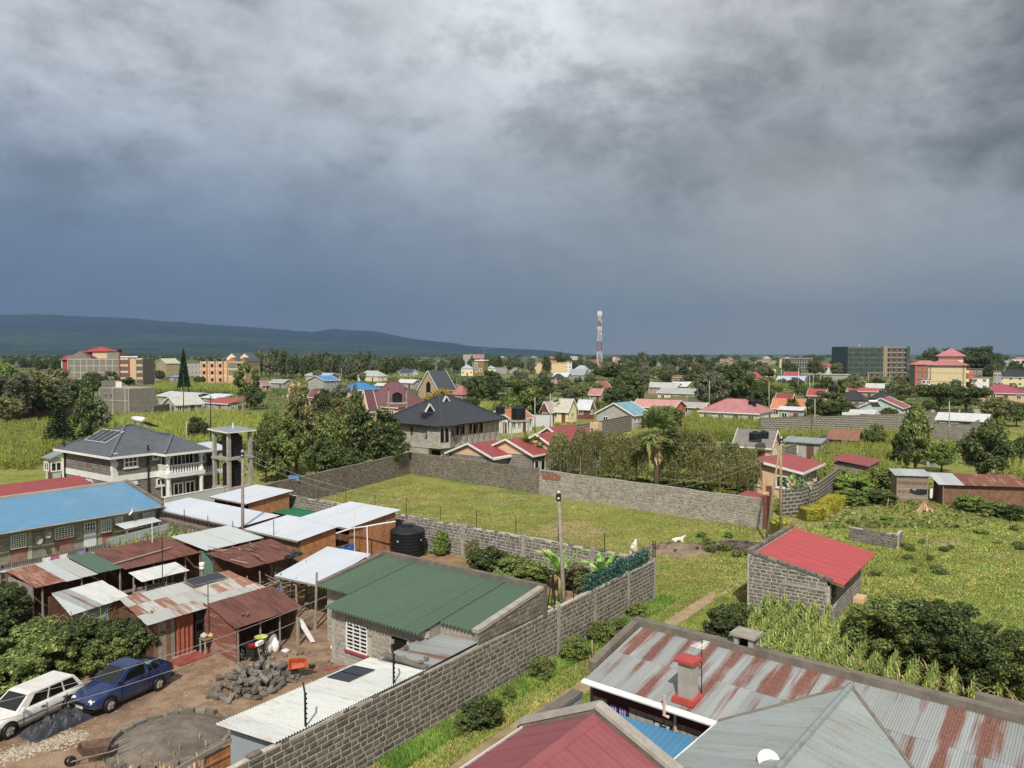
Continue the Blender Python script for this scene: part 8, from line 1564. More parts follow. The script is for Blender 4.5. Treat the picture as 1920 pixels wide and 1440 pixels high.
# ---- crops: nobody could count the plants
def crop(name,label,poly,n,h,leaf,wd=.09,seed=1,nl=7,fall=0):
    r=np.random.default_rng(seed);pa=np.array([[p[0],p[1]]for p in poly]);lo=pa.min(0);hi=pa.max(0);X=r.uniform(lo[0],hi[0],n*3);Y=r.uniform(lo[1],hi[1],n*3);ins=np.zeros(len(X),bool)
    row=.75;U=X*GU.x+Y*GU.y;Vv=X*GV.x+Y*GV.y;Vv=np.round(Vv/row)*row+r.normal(size=len(X))*.06;X=U*GU.x+Vv*GV.x;Y=U*GU.y+Vv*GV.y
    for i in range(len(pa)):
        ax,ay=pa[i];bx,by=pa[(i+1)%len(pa)];ins^=((ay>Y)!=(by>Y))&(X<(bx-ax)*(Y-ay)/(by-ay+1e-12)+ax)
    X=X[ins][:n];Y=Y[ins][:n];m=len(X);out=[]
    hh=h*r.uniform(.7,1.12,m)
    for k in range(nl):
        A=r.uniform(0,2*np.pi,m);z0=hh*(.18+.72*k/nl);ln=r.uniform(.35,.7,m)*h*.42;dx,dy=np.cos(A),np.sin(A);b=np.stack([X,Y,z0],1);mid=b+np.stack([dx*ln*.5,dy*ln*.5,ln*.42],1);e=b+np.stack([dx*ln,dy*ln,ln*.05],1);s=np.stack([-dy,dx,np.zeros(m)],1)*wd*.5
        out.append(np.stack([b-s*.6,b+s*.6,mid+s,mid-s],1));out.append(np.stack([mid-s,mid+s,e+s*.1,e-s*.1],1))
    s=np.stack([np.full(m,.02),np.zeros(m),np.zeros(m)],1);b=np.stack([X,Y,np.zeros(m)],1);t=np.stack([X,Y,hh*1.05],1);out.append(np.stack([b-s,b+s,t+s,t-s],1))
    o=link(name,mesh_np(name,np.concatenate(out).reshape(-1,3),L[leaf]));o['kind']='stuff';o['label']=label;o['category']='crop';return o
crop('maize_crop','green maize behind the parapet of the rusty roof',[P(1402,1178),P(1560,1190),P(1700,1235),P(1790,1285),P(1900,1330),P(1700,1325),P(1405,1240)],1500,1.1,'maize_green',.06,1,9)
crop('maize_crop','tall maize at the foot of the red roofed store',[P(1405,1170),P(1440,1150),P(1560,1180),P(1540,1200)],200,1.4,'maize_green',.07,2,9)
crop('maize_crop','yellowing maize field right of the red gatehouse',[P(1512,905),P(1540,855),P(1610,845),P(1700,860),P(1690,912),P(1600,925)],2600,1.9,'maize',.12,3,6)
crop('maize_crop','yellow green maize behind the weeping trees',[P(1262,822),P(1300,782),P(1425,784),P(1440,815),P(1380,830)],2800,2.0,'maize',.15,4,6)
crop('maize_crop','maize below the long stone wall at right',[P(1440,832),P(1460,822),P(1700,822),P(1690,845),P(1560,838)],1600,1.9,'maize',.14,5,6)
crop('maize_crop','yellow maize at the right edge',[P(1868,905),P(1872,838),P(1960,832),P(1960,905)],1500,1.9,'maize',.13,6,6)
crop('maize_crop','maize and beans left of the villa',[P(-20,880),P(-20,812),P(10,800),P(190,790),P(210,815),P(100,852),P(60,885)],4200,1.6,'maize',.15,7,6)
crop('maize_crop','broad maize field behind the villa',[P(210,830),P(215,792),P(420,778),P(500,790),P(470,850),P(300,850)],5200,1.9,'maize',.16,8,6)
crop('maize_crop','far maize strip under the orange apartments',[P(285,737),P(290,723),P(480,724),P(485,738)],1600,2.2,'maize',.4,9,5)
crop('maize_crop','small green maize patch before the bright iron fence',[G(-14.8,29.8),G(-9.8,29.6),G(-9.9,34.0),G(-14.8,32.6)],260,1.6,'maize_green',.1,10,7)
crop('maize_crop','far maize by the pale blue roofs at right',[P(1440,728),P(1445,712),P(1515,716),P(1512,730)],900,2.2,'maize',.5,11,5)
crop('maize_crop','strip of maize above the far dark stone wall',[P(1260,760),P(1265,752),P(1365,752),P(1360,762)],700,2.2,'maize',.3,12,5)
crop('maize_crop','maize patch beside the far cream house',[P(720,712),P(725,700),P(800,701),P(790,716)],900,2.2,'maize_green',.5,13,5)
crop('maize_crop','maize strip behind the orange roofed house',[P(900,778),P(902,764),P(958,766),P(960,780)],600,2.0,'maize',.25,14,5)
crop('maize_crop','green hedge strip under the dark trees right of the mast',[P(1128,762),P(1130,748),P(1190,750),P(1188,764)],700,1.8,'maize_green',.3,15,5)
r=np.random.default_rng(77);n=60000;d_=62+410*r.uniform(0,1,n)**1.6;px_=r.uniform(-60,1980,n);C=np.stack([(px_-960)/F*d_,d_,.12+.3*r.uniform(0,1,n)**2],1)
cl=np.sin(C[:,0]*.21+np.sin(C[:,1]*.13)*2)+np.sin(C[:,1]*.17+C[:,0]*.05);gu_=(C[:,0]-GO.x)*GU.x+(C[:,1]-GO.y)*GU.y;gv_=(C[:,0]-GO.x)*GV.x+(C[:,1]-GO.y)*GV.y;C=C[(cl>-.5)&~((gu_<27)&(gv_<45)&(gv_>-3))&~((gu_<12)&(gv_>0))]
for nm_,lf_,sl_2,lab_ in(('rough_vegetation','olive',slice(0,None,2),'rough olive weeds covering the plots between the houses'),('rough_vegetation','mid',slice(1,None,2),'rough green weeds covering the plots between the houses')):
    Q=C[sl_2];s_=(.10+Q[:,1]/750)[:,None];o=link(nm_,mesh_np(nm_,quads(Q,1.0,.6,rng=r).reshape(-1,4,3).transpose(0,1,2).reshape(-1,3)*0+(quads(Q*0,1.0,.6,rng=r).reshape(-1,4,3)*s_[:,None]+Q[:,None]).reshape(-1,3),L[lf_]));o['kind']='stuff';o['label']=lab_;o['category']='weeds'
# ---- grass: blades in tufts over the near ground
def grass(name,label,sampler,n,h,leaf,seed,wd=.018):
    r=np.random.default_rng(seed);X,Y=sampler(r,n);m=len(X);out=[]
    for k in range(3):
        A=r.uniform(0,2*np.pi,m);hh=h*r.uniform(.4,1.3,m);ox=r.normal(size=m)*.03;oy=r.normal(size=m)*.03;le=r.uniform(.2,.9,m)*hh;b=np.stack([X+ox,Y+oy,np.zeros(m)],1);s=np.stack([-np.sin(A),np.cos(A),np.zeros(m)],1)*(wd*r.uniform(.7,1.5,m))[:,None];e=b+np.stack([np.cos(A)*le,np.sin(A)*le,hh],1);out.append(np.stack([b-s,b+s,e],1))
    o=link(name,mesh_np(name,np.concatenate(out).reshape(-1,3),L[leaf],3));o['kind']='stuff';o['label']=label;o['category']='grass';return o
PATHP=[(p.x,p.y)for p in pp]
def near_path(X,Y,dd):
    best=np.full(X.shape,1e9)
    for(ax,ay),(bx,by)in zip(PATHP,PATHP[1:]):L2=(bx-ax)**2+(by-ay)**2;t=np.clip(((X-ax)*(bx-ax)+(Y-ay)*(by-ay))/L2,0,1);best=np.minimum(best,np.hypot(X-ax-t*(bx-ax),Y-ay-t*(by-ay)))
    return best<dd
def uvs(u0,u1,v0,v1,bias=0):
    def f_(r,n):
        U=u0+(u1-u0)*r.uniform(0,1,n)**(1+bias);V_=r.uniform(v0,v1,n);X=GO.x+GU.x*U+GV.x*V_;Y=GO.y+GU.y*U+GV.y*V_;k=~near_path(X,Y,.42);return X[k],Y[k]
    return f_
grass('grass','yellow green grass on the strip beside the long stone wall',uvs(-30,3,-5.2,-.05),60000,.09,'grass',1,.022);grass('grass','greener grass tufts on the strip beside the long stone wall',uvs(-30,3,-5.2,-.05),22000,.12,'grass_green',2,.022)
grass('grass','lush grass along the foot of the long stone wall',uvs(-22,1,-1.1,-.05),14000,.2,'grass_green',9,.03)
grass('grass','dry grass of the walled field',uvs(1.1,22,-12,41,.35),60000,.07,'grass',3,.03);grass('grass','green grass of the walled field',uvs(1.1,22,-12,41,.35),16000,.08,'grass_green',4,.03)
def xys(x0,x1,y0,y1):
    def f_(r,n):Y=y0+(y1-y0)*r.uniform(0,1,n)**1.3;X=r.uniform(x0,x1,n)*(Y/45.0);return X,Y
    return f_
grass('grass','grass of the open field at right',xys(12,34,34,80),36000,.09,'grass',5,.035);grass('grass','green grass of the open field at right',xys(12,34,36,82),40000,.10,'grass_green',6,.035)
# ================================================================== vehicles
def loft(rings,close=True):
    mb=MB();n=len(rings[0]);vs=[p for r in rings for p in r];fs=[]
    for i in range(len(rings)-1):
        for j in range(n):fs.append((i*n+j,i*n+(j+1)%n,(i+1)*n+(j+1)%n,(i+1)*n+j))
    fs+=[tuple(range(n-1,-1,-1)),tuple((len(rings)-1)*n+j for j in range(n))]
    return mb.add(vs,fs)
def sect(x,zl,zb,hw,tuck=.06):return[(x,-hw+tuck,zl),(x,-hw,zl+.16),(x,-hw-.015,(zl+zb)/2),(x,-hw,zb-.10),(x,-hw+.07,zb),(x,hw-.07,zb),(x,hw,zb-.10),(x,hw+.015,(zl+zb)/2),(x,hw,zl+.16),(x,hw-tuck,zl)]
def wheel(parent,x,y,r,w_,rimc,name='wheel'):
    sg=1 if y>0 else-1;mb=MB();mb.lathe([(r*.62,-w_/2),(r*.93,-w_/2),(r,-w_/2+.03),(r,w_/2-.03),(r*.93,w_/2),(r*.62,w_/2)],22,cap=False);o=part('wheel',mb,M['black'],parent,True);o.location=(x,y,r);o.rotation_euler=(R(90),0,0)
    mb=MB();z=-sg*w_*.36;mb.lathe([(.02,z-.01),(r*.2,z),(r*.58,z-.015),(r*.64,z+sg*.02)],18,cap=True);part('rim',mb,rimc,o,True)
    for k in range(5):A=k*2*math.pi/5+.3;mb=MB();mb.bar((0,0,z-sg*.012),(r*.6*math.cos(A),r*.6*math.sin(A),z-sg*.012),r*.17,.03);part('spoke',mb,rimc,o)
def well_shade(parent,x,y,r):sg=1 if y>0 else-1;mb=MB();n=14;mb.poly([(x+r*math.cos(math.pi*i/n),y,r*.86+r*math.sin(math.pi*i/n)*1.0)for i in range(n+1)]+[(x-r,y,.2),(x+r,y,.2)]);part('wheel_well_shade',mb,M['dark'],parent)  # flat near-black panel: shade of the wheel well put into the colour
def paint(name,hexc,dust='#8f7d68',amt=.35):
    m,g,b,o=begin(name);tc=g.n('ShaderNodeTexCoord').outputs['Object'];sp=g.n('ShaderNodeSeparateXYZ');g.l(tc,sp.inputs[0]);n=g.noise(tc,2.4,6,.65)
    f_=g.m('MULTIPLY',g.mapr(n,.4,.75),amt);f_=g.m('MAXIMUM',f_,g.m('MULTIPLY',g.mapr(sp.outputs[2],.62,.28),g.mapr(n,.3,.6,.1,.8)));g.l(g.mix(f_,srgb(hexc),srgb(dust)),b.inputs['Base Color']);g.l(g.mapr(f_,0,.6,.28,.8),b.inputs['Roughness']);b.inputs['Coat Weight'].default_value=.3;b.inputs['Coat Roughness'].default_value=.15;return m
GLS=glass_mat('car_glass','#10140f');RIM=plain('#b5b3ad',.4,.1,4,metal=.5);LAMP=plain('#d9dbd6',.2,.05,4,bmp=0,spec=.7);TAIL=plain('#8a1f1c',.4)
def quadp(o,name,pts,mat):mb=MB();mb.poly(pts);return part(name,mb,mat,o)
def cabin(o,xs,xe,rs,re_,zb,zr_,hb,hr,mat,rear_slope=True):
    """greenhouse: windscreen base xs to rear base xe, roof from rs back to re_"""
    B=[(xs,-hb,zb),(xs,hb,zb),(xe,hb,zb),(xe,-hb,zb)];T_=[(rs,-hr,zr_),(rs,hr,zr_),(re_,hr,zr_),(re_,-hr,zr_)];m=MB();c=.05
    T2=[(rs-.12,-hr+.06,zr_+c),(rs-.12,hr-.06,zr_+c),(re_+.12,hr-.06,zr_+c),(re_+.12,-hr+.06,zr_+c)]
    m.add(B+T_+T2,[(0,4,5,1),(1,5,6,2),(2,6,7,3),(3,7,4,0),(4,8,9,5),(5,9,10,6),(6,10,11,7),(7,11,8,4),(8,11,10,9)]);part('cabin',m,mat,o)
    lerp=lambda a,b,t:tuple(a[k]+(b[k]-a[k])*t for k in range(3))
    def face(name,bl,br,tl,tr,ix,i0,i1,off,s0=0,s1=1):
        g_=lambda u,v:Vector(lerp(lerp(bl,br,u),lerp(tl,tr,u),v));q=[g_(s0+ix,i0),g_(s1-ix,i0),g_(s1-ix,i1),g_(s0+ix,i1)];quadp(o,name,[p+Vector(off)for p in q],GLS)
    face('windscreen',B[0],B[1],T_[0],T_[1],.07,.06,.92,(.012,0,.012));face('rear_window',B[3],B[2],T_[3],T_[2],.1,.12,.9,(-.012,0,.01))
    return B,T_,face
pk_s=.93
pk=thing('pickup_truck','dark blue small pickup truck parked on the dirt yard','pickup',G(-24.55,12.2),GR+R(180+9));blue=paint('blue_car_paint','#1b3164','#5f5a52',.4)
part('body',loft([sect(-1.98,.34,.62,.74),sect(-1.9,.26,.66,.79),sect(-.78,.2,.66,.82),sect(-.76,.2,.93,.82),sect(.70,.2,.95,.82),sect(1.05,.2,.90,.82),sect(1.5,.2,.82,.80),sect(1.82,.22,.72,.76),sect(1.98,.28,.62,.66),sect(2.03,.34,.52,.56)]),blue,pk,True)
for y in(-.80,.74):mb=MB();mb.box(-1.94,-.8,y,y+.06,.6,.97);part('bed_side',mb,blue,pk)
mb=MB();mb.box(-1.98,-1.93,-.74,.74,.45,.95);part('tailgate',mb,blue,pk);mb=MB();mb.box(-1.92,-.82,-.73,.73,.665,.68);part('bed_floor',mb,M['dark'],pk)
B,T_,face=cabin(pk,.92,-.78,.18,-.66,.93,1.40,.76,.60,blue)
face('side_window',B[0],B[3],T_[0],T_[3],.0,.1,.88,(0,-.012,.006),.2,.88);face('side_window',B[1],B[2],T_[1],T_[2],.0,.1,.88,(0,.012,.006),.2,.88)
for x in(1.22,-1.2):
    for y in(-.75,.75):well_shade(pk,x,y*1.125,.37);wheel(pk,x,y*1.06,.30,.2,RIM)
mb=loft([sect(2.06,.26,.44,.70,.02),sect(1.9,.22,.46,.80,.02),sect(1.62,.22,.44,.835,.02)]);part('front_bumper',mb,M['blackcloth'],pk,True);mb=MB();mb.box(-2.1,-1.95,-.74,.74,.32,.48);part('rear_bumper',mb,M['blackcloth'],pk)
for y in(-.55,.55):mb=MB();mb.lathe([(.02,.05),(.1,.04),(.14,0)],12);o_=part('headlight',mb,LAMP,pk,True);o_.location=(1.93,y,.60);o_.rotation_euler=(0,R(70),0);o_.scale=(.8,1.15,1)
for y in(-.78,.78):mb=MB();mb.box(-2.0,-1.92,y-.05,y+.05,.62,.9);part('tail_light',mb,TAIL,pk);mb=MB();mb.box(.62,.74,y*1.05-.09,y*1.05+.09,.96,1.08);part('mirror',mb,M['black'],pk)
quadp(pk,'number_plate',[(2.068,-.24,.34),(2.068,.24,.34),(2.068,.24,.44),(2.068,-.24,.44)],plain('#cfc9b8',.6));mb=MB();mb.box(2.0,2.045,-.3,.3,.5,.56);part('grille',mb,M['black'],pk)
mb=MB();mb.bar((.65,.845,.25),(.65,.845,.9),.012,.012,up=(0,1,0));mb.bar((-.72,.845,.25),(-.72,.845,.9),.012,.012,up=(0,1,0));mb.bar((-.4,.85,.78),(-.25,.85,.78),.03,.04);part('door_seams',mb,M['black'],pk)
mb=MB()
for y in(-.6,-.2,.2,.6):mb.tube([(-.75,y,1.0),(-1.0,y,1.25),(-1.6,y,1.15),(-1.9,y,.98)],.02,5)
for x in(-1.0,-1.4):mb.tube([(x,-.72,.98),(x,-.4,1.25),(x,.4,1.25),(x,.72,.98)],.02,5)
part('bed_frame_bars',mb,M['iron'],pk)
bs=thing('plastic_basin','grey green basin standing in the pickup bed','basin',G(-23.6,12.35,.69));mb=MB();mb.lathe([(.2,0),(.32,.42),(.34,.44),(.3,.42),(.19,.06)],16);part('bowl',mb,plain('#6f8a80',.6),bs,True)
wc=thing('car','old white estate car half hidden under the hedge at left','car',G(-27.05,13.55),GR+R(180+14));wht=paint('white_car_paint','#dcdad2','#8a7458',.30)
part('body',loft([sect(-2.25,.34,.74,.72),sect(-2.15,.26,.84,.8),sect(-1.4,.22,.90,.84),sect(.75,.22,.92,.84),sect(1.1,.22,.89,.84),sect(1.8,.23,.82,.82),sect(2.15,.26,.76,.78),sect(2.24,.34,.66,.72)]),wht,wc,True)
B,T_,face=cabin(wc,1.0,-2.1,.35,-1.75,.90,1.42,.76,.62,wht)
for sg,(i,j)in((-1,(0,3)),(1,(1,2))):face('side_window',B[i],B[j],T_[i],T_[j],0,.1,.88,(0,.012*sg,.006),.15,.42);face('side_window',B[i],B[j],T_[i],T_[j],0,.1,.88,(0,.012*sg,.006),.45,.68);face('side_window',B[i],B[j],T_[i],T_[j],0,.1,.88,(0,.012*sg,.006),.71,.93)
for x in(1.38,-1.33):
    for y in(-.78,.78):well_shade(wc,x,y*1.105,.39);wheel(wc,x,y*1.03,.325,.2,RIM)
mb=loft([sect(2.3,.3,.48,.76,.02),sect(2.1,.28,.5,.85,.02),sect(1.85,.28,.48,.86,.02)]);part('front_bumper',mb,M['blackcloth'],wc,True);mb=MB();mb.box(-2.34,-2.2,-.8,.8,.32,.5);part('rear_bumper',mb,M['blackcloth'],wc)
for y in(-.6,.6):mb=MB();mb.box(2.2,2.255,y-.18,y+.18,.58,.72);part('headlight',mb,LAMP,wc);mb=MB();mb.box(-2.27,-2.2,y-.16,y+.16,.6,.78);part('tail_light',mb,TAIL,wc);mb=MB();mb.box(.75,.87,y*1.5-.08,y*1.5+.08,.94,1.05);part('mirror',mb,M['white'],wc)
mb=MB()
for x in(.78,-.25,-1.2):mb.bar((x,.862,.28),(x,.862,.88),.012,.012,up=(0,1,0))
mb.bar((-2.0,.864,.58),(1.9,.864,.58),.02,.02);part('door_seams',mb,M['black'],wc)
for x in(.0,-1.0):mb=MB();mb.box(x-.18,x,.86,.885,.74,.78);part('door_handle',mb,M['black'],wc)
ps=thing('car','small white hatchback seen from behind beyond the rubble wall','car',P(1082,902),R(75));part('body',loft([sect(-1.9,.34,.8,.72),sect(-1.8,.26,.9,.8),sect(1.3,.22,.9,.82),sect(1.9,.3,.7,.7)]),wht,ps,True);B,T_,face=cabin(ps,1.0,-1.8,.3,-1.4,.88,1.42,.76,.62,wht)
for y in(-.6,.6):mb=MB();mb.box(-1.93,-1.86,y-.12,y+.12,.62,.86);part('tail_light',mb,plain('#d2503a',.4),ps)
for x in(1.2,-1.2):
    for y in(-.76,.76):wheel(ps,x,y,.3,.18,RIM)
quadp(ps,'number_plate',[(-1.935,-.25,.6),(-1.935,.25,.6),(-1.935,.25,.74),(-1.935,-.25,.74)],plain('#d9d7d0',.6))
pk.scale=(.92,.92,1.0);wc.scale=(.9,.9,.9);wc.location=G(-27.75,13.2)
# ================================================================== things lying about the yard
from mathutils import noise as MN
def cloth_heap(name,label,loc,rz,sx,sy,h,mat,cat,seed=0,n=26):
    o=thing(name,label,cat,loc,rz);mb=MB();vs=[];fs=[]
    for j in range(n+1):
        for i in range(n+1):
            x=(i/n-.5);y=(j/n-.5);e=max(0,1-(2*x)**2)*max(0,1-(2*y)**2);q=MN.fractal(Vector((x*6+seed,y*6,seed)),1,2,4);rg=abs(MN.noise(Vector((x*9+seed,y*5,3))));vs.append((x*sx*(1+.12*q),y*sy*(1+.16*MN.noise(Vector((x*4,y*4,seed)))),.012+max(0,h*e**.6*(.55+.5*q+.55*rg))))
    for j in range(n):
        for i in range(n):a=j*(n+1)+i;fs.append((a,a+1,a+n+2,a+n+1))
    mb.add(vs,fs);part('sheet',mb,mat,o);return o
cloth_heap('tarpaulin','crumpled black tarpaulin heaped between the white car and the pickup',G(-27.3,11.75),GR+R(8),2.3,1.15,.62,plain('#3a3c42',.55,.3,3,spec=.4),'tarpaulin',3)
pile=gthing('stone_pile','heap of rough dark building stones on the dirt yard','stone pile',-20.5,9.0);r=random.Random(42);cnt=0
for lay in range(5):
    rad=1.75-lay*.36;k=[52,40,28,17,7][lay]
    for i in range(k):
        A=r.uniform(0,6.28);q=rad*math.sqrt(r.uniform(.12 if lay<3 else 0,1));x=q*math.cos(A)*1.12;y=q*math.sin(A)*.92;z=.1+lay*.165+r.uniform(-.03,.05);o=link('stone',stone_me(r.randrange(6),M['stone2']if r.random()<.6 else M['stone']),pile)
        o.matrix_local=Matrix.Translation((x,y,z))@Matrix.Rotation(r.uniform(0,6.28),4,'Z')@Matrix.Rotation(r.uniform(-.5,.5),4,'Y')@Matrix.Rotation(r.uniform(-.4,.4),4,'X')@Matrix.Diagonal((r.uniform(.26,.62),r.uniform(.15,.22),r.uniform(.12,.18),1))
def barrow(label,loc,rz,mat,tilt,old=False):
    o=thing('wheelbarrow',label,'wheelbarrow',loc,rz);b=[(-.35,-.22),(.35,-.16),(.35,.16),(-.35,.22)];t=[(-.5,-.34),(.52,-.26),(.52,.26),(-.5,.34)];vs=[(x,y,.35)for x,y in b]+[(x,y,.68)for x,y in t]+[(x*.94,y*.94,.68)for x,y in t]+[(x*.94,y*.94,.38)for x,y in b]
    mb=MB();mb.add(vs,[(0,3,2,1),(0,1,5,4),(1,2,6,5),(2,3,7,6),(3,0,4,7),(4,5,9,8),(5,6,10,9),(6,7,11,10),(7,4,8,11),(8,9,13,12),(9,10,14,13),(10,11,15,14),(11,8,12,15),(12,13,14,15)]);part('tray',mb,mat,o)
    for y in(-.22,.22):mb=MB();mb.tube([(.75,y*.3,.18),(.2,y,.33),(-.5,y*1.2,.42),(-1.0,y*1.3,.55)],.02,6);part('handle',mb,M['wood_grey']if old else M['iron'],o);mb=MB();mb.tube([(-.3,y,.36),(-.38,y*1.1,0)],.02,5);part('leg',mb,M['iron'],o)
    mb=MB();vs=[];fs=[]
    for i in range(16):
        for j in range(6):A=2*math.pi*i/16;C_=2*math.pi*j/6;q=.15+.045*math.cos(C_);vs.append((.75+q*math.cos(A),.045*math.sin(C_),.195+q*math.sin(A)))
    for i in range(16):
        for j in range(6):fs.append((i*6+j,((i+1)%16)*6+j,((i+1)%16)*6+(j+1)%6,i*6+(j+1)%6))
    mb.add(vs,fs);part('wheel',mb,M['black'],o,True);mb=MB();mb.tube([(.75,-.09,.195),(.75,.09,.195)],.07,8);part('hub',mb,M['iron'],o)
    o.rotation_euler=(tilt,0,rz);return o
barrow('orange wheelbarrow tipped up against the stone heap',G(-18.95,8.05,.3),GR+R(-40),plain('#b5562f',.6,.2,5),R(38)).scale=(.8,.8,.8);barrow('old rusty wheelbarrow with a pale edge at the bottom of the yard',P(178,1430),R(200),plain('#6d5648',.8,.3,5),0,True)
mo=gthing('sand_heap','low round heap of dark sand ringed with stones','sand heap',-25.3,7.3);mb=MB();vs=[(0,0,.62)];fs=[];n=36
for i in range(1,9):
    for j in range(n):A=2*math.pi*j/n;q=2.0*i/8;vs.append((q*math.cos(A)*1.05,q*math.sin(A),max(-.01,.62*(1-(i/8)**2.0)+.05*MN.noise(Vector((q*math.cos(A)*1.5,q*math.sin(A)*1.5,1)))*(1-i/8)*2)))
for j in range(n):fs.append((0,1+j,1+(j+1)%n))
for i in range(7):
    for j in range(n):a=1+i*n;fs.append((a+j,a+n+j,a+n+(j+1)%n,a+(j+1)%n))
mb.add(vs,fs);part('sand',mb,D_sand,mo,True);r=random.Random(8)
for j in range(24):
    A=2*math.pi*j/24+r.uniform(-.05,.05);o=link('kerb_stone',stone_me(r.randrange(6),M['stone3']if r.random()<.7 else M['stone2']),mo);o.matrix_local=Matrix.Translation((2.06*math.cos(A)*1.05,2.06*math.sin(A),.09))@Matrix.Rotation(A+R(90),4,'Z')@Matrix.Diagonal((r.uniform(.38,.56),r.uniform(.16,.26),r.uniform(.16,.26),1))
gr=np.random.default_rng(14);pts_=[]
gm=MB();r=random.Random(6)
for i in range(1500):
    t=r.random();u=-29.8+2.8*t+r.gauss(0,.12);v=10.95-.6*t+r.gauss(0,.30);p=G(u,v,.012);s_=r.uniform(.015,.05);M4=Matrix.Translation(p)@Matrix.Rotation(r.uniform(0,6),4,'Z')@Matrix.Diagonal((s_*1.5,s_,s_*.8,1));gm.add([M4@Vector(q)for q in((-1,0,0),(0,-1,0),(1,0,0),(0,1,0),(.1,.1,1))],[(0,1,4),(1,2,4),(2,3,4),(3,0,4)])
go=link('gravel',gm.mesh('gravel',stone_mat('pale_gravel','#a89c8a',.35)));go['kind']='stuff';go['label']='spread of pale broken gravel on the dirt yard';go['category']='gravel'
gm=MB()
for i in range(2600):
    u=r.uniform(-29,-15.5);v=r.uniform(.4,14);p=G(u,v,.01);s_=r.uniform(.008,.03);M4=Matrix.Translation(p)@Matrix.Rotation(r.uniform(0,6),4,'Z')@Matrix.Diagonal((s_*1.5,s_,s_*.7,1));gm.add([M4@Vector(q)for q in((-1,0,0),(0,-1,0),(1,0,0),(0,1,0),(.1,.1,1))],[(0,1,4),(1,2,4),(2,3,4),(3,0,4)])
go=link('loose_pebbles',gm.mesh('loose_pebbles',stone_mat('yard_pebbles','#b29c80',.3)));go['kind']='stuff';go['label']='loose pebbles strewn over the dirt yard';go['category']='pebbles'
gm=MB();r=random.Random(21)
for i in range(150):
    u=r.uniform(-22.5,-15.5);v=r.uniform(6.5,14.2);p=G(u,v,.02);M4=Matrix.Translation(p)@Matrix.Rotation(r.uniform(0,6),4,'Z')@Matrix.Rotation(r.uniform(-.2,.2),4,'X');gm.obox(M4,r.uniform(.05,.4),r.uniform(.03,.09),r.uniform(.01,.04))
go=link('scrap_litter',gm.mesh('scrap_litter',stone_mat('scrap_wood','#8a7864',.5)));go['kind']='stuff';go['label']='scraps of wood and litter strewn before the sheds';go['category']='litter'
for i,(u,v,a,ln_)in enumerate(((-16.2,8.6,20,1.6),(-15.9,8.3,32,1.4),(-17.0,7.2,-30,1.9),(-16.6,6.9,-20,1.7),(-15.8,12.3,60,1.8))):o=thing('loose_plank','weathered loose plank lying on the yard beside the green roofed house','plank',G(u,v),GR+R(a),'loose planks by the green roofed house');mb=MB();mb.box(-ln_/2,ln_/2,-.08,.08,.01,.05);part('board',mb,[M['wood_grey'],M['wood'],M['redsill']][i%3],o)
sl_=gthing('floor_slab','worn red painted slab before the curtained doorway','slab',-20.6,13.75);mb=MB();mb.box(-.85,.75,-.55,.55,0,.06);part('slab',mb,plain('#93493f',.8,.25,4,dirt='#8a6a52'),sl_)
# fence of scrap at the bottom of the yard
sf=gthing('scrap_fence','patched fence of planks, boards and iron sheet at the bottom edge','fence',-27,2.9)
for i in range(5):mb=MB();x=1.28-.02-(i+1)*.2;mb.box(x+.01,x+.19,-.02,.02,.1,1.35);part('board',mb,M['wood_orange'],sf)
for z in(.4,1.05):mb=MB();mb.bar((.28,-.05,z),(1.28,-.05,z+.03),.04,.08);part('cross_rail',mb,M['wood_orange'],sf)
mb=MB();mb.bar((-2.6,-.1,1.25),(1.3,-.08,1.55),.05,.13);part('top_rail',mb,M['wood_grey'],sf);roof_plane(sf,[(-1.9,0,.1),(-.9,0,.1),(-.9,0,1.2),(-1.9,0,1.1)],M['zinc_fence'],1,0,.1,.015,'fence_sheet')
for x in(-2.5,-.85,.25,1.3):stick(sf,'post',(x,-.06,0),(x,-.06,1.5),.05)
for i in range(6):mb=MB();x=-.8+i*.17;mb.box(x,x+.155,-.02,.02,.05,1.15-.03*i);part('slab_board',mb,plain('#5d5048',.9,.25,4),sf)
r=random.Random(3)
def sack(label,loc,sx,sy,sz,hexc,cat='sack',name='sack',rot=0.0):
    o=thing(name,label,cat,loc,rot);vs=[];fs=[];n,k=12,7;rr=random.Random(int(loc[0]*77)+int(loc[1]*31))
    for i in range(k+1):
        t=i/k;rad=(.55+.45*math.sin(math.pi*min(1,t*1.05+.05))if t<.85 else .45-(t-.85)*1.4)
        for j in range(n):A=2*math.pi*j/n;w_=1+.14*rr.uniform(-1,1);vs.append((sx*rad*w_*math.cos(A),sy*rad*w_*math.sin(A),sz*t))
    for i in range(k):
        for j in range(n):fs.append((i*n+j,i*n+(j+1)%n,(i+1)*n+(j+1)%n,(i+1)*n+j))
    fs+=[tuple(range(n-1,-1,-1)),tuple(k*n+j for j in range(n))];mb=MB();mb.add(vs,fs);part('bag',mb,plain(hexc,.85,.1,7),o,True);return o
sack('white sack leaning under the red brown shed roof',G(-18.1,11.35),.22,.18,.62,'#e4e2de');sack('second white sack beside the first under the shed roof',G(-17.8,11.2),.2,.17,.7,'#eceae6');sack('grey sack inside the red brown shed',G(-17.4,12.0),.26,.22,.75,'#a39e98');sack('dark sack at the back of the red brown shed',G(-18.6,12.3),.28,.25,.7,'#4a4642');sack('pale plastic bag on the ground before the shed',G(-17.55,10.75),.2,.16,.2,'#c9cdd2');sack('white bag on the ground by the green house wall',G(-15.9,9.1),.26,.2,.3,'#ecebe8');sack('yellow and blue bag beside the low stone wall',G(-11.9,22.8),.28,.24,.5,'#c9c98a');sack('bulging grey sack beside the market stall',G(-15.8,22.5),.26,.22,.8,'#8d8a7e')
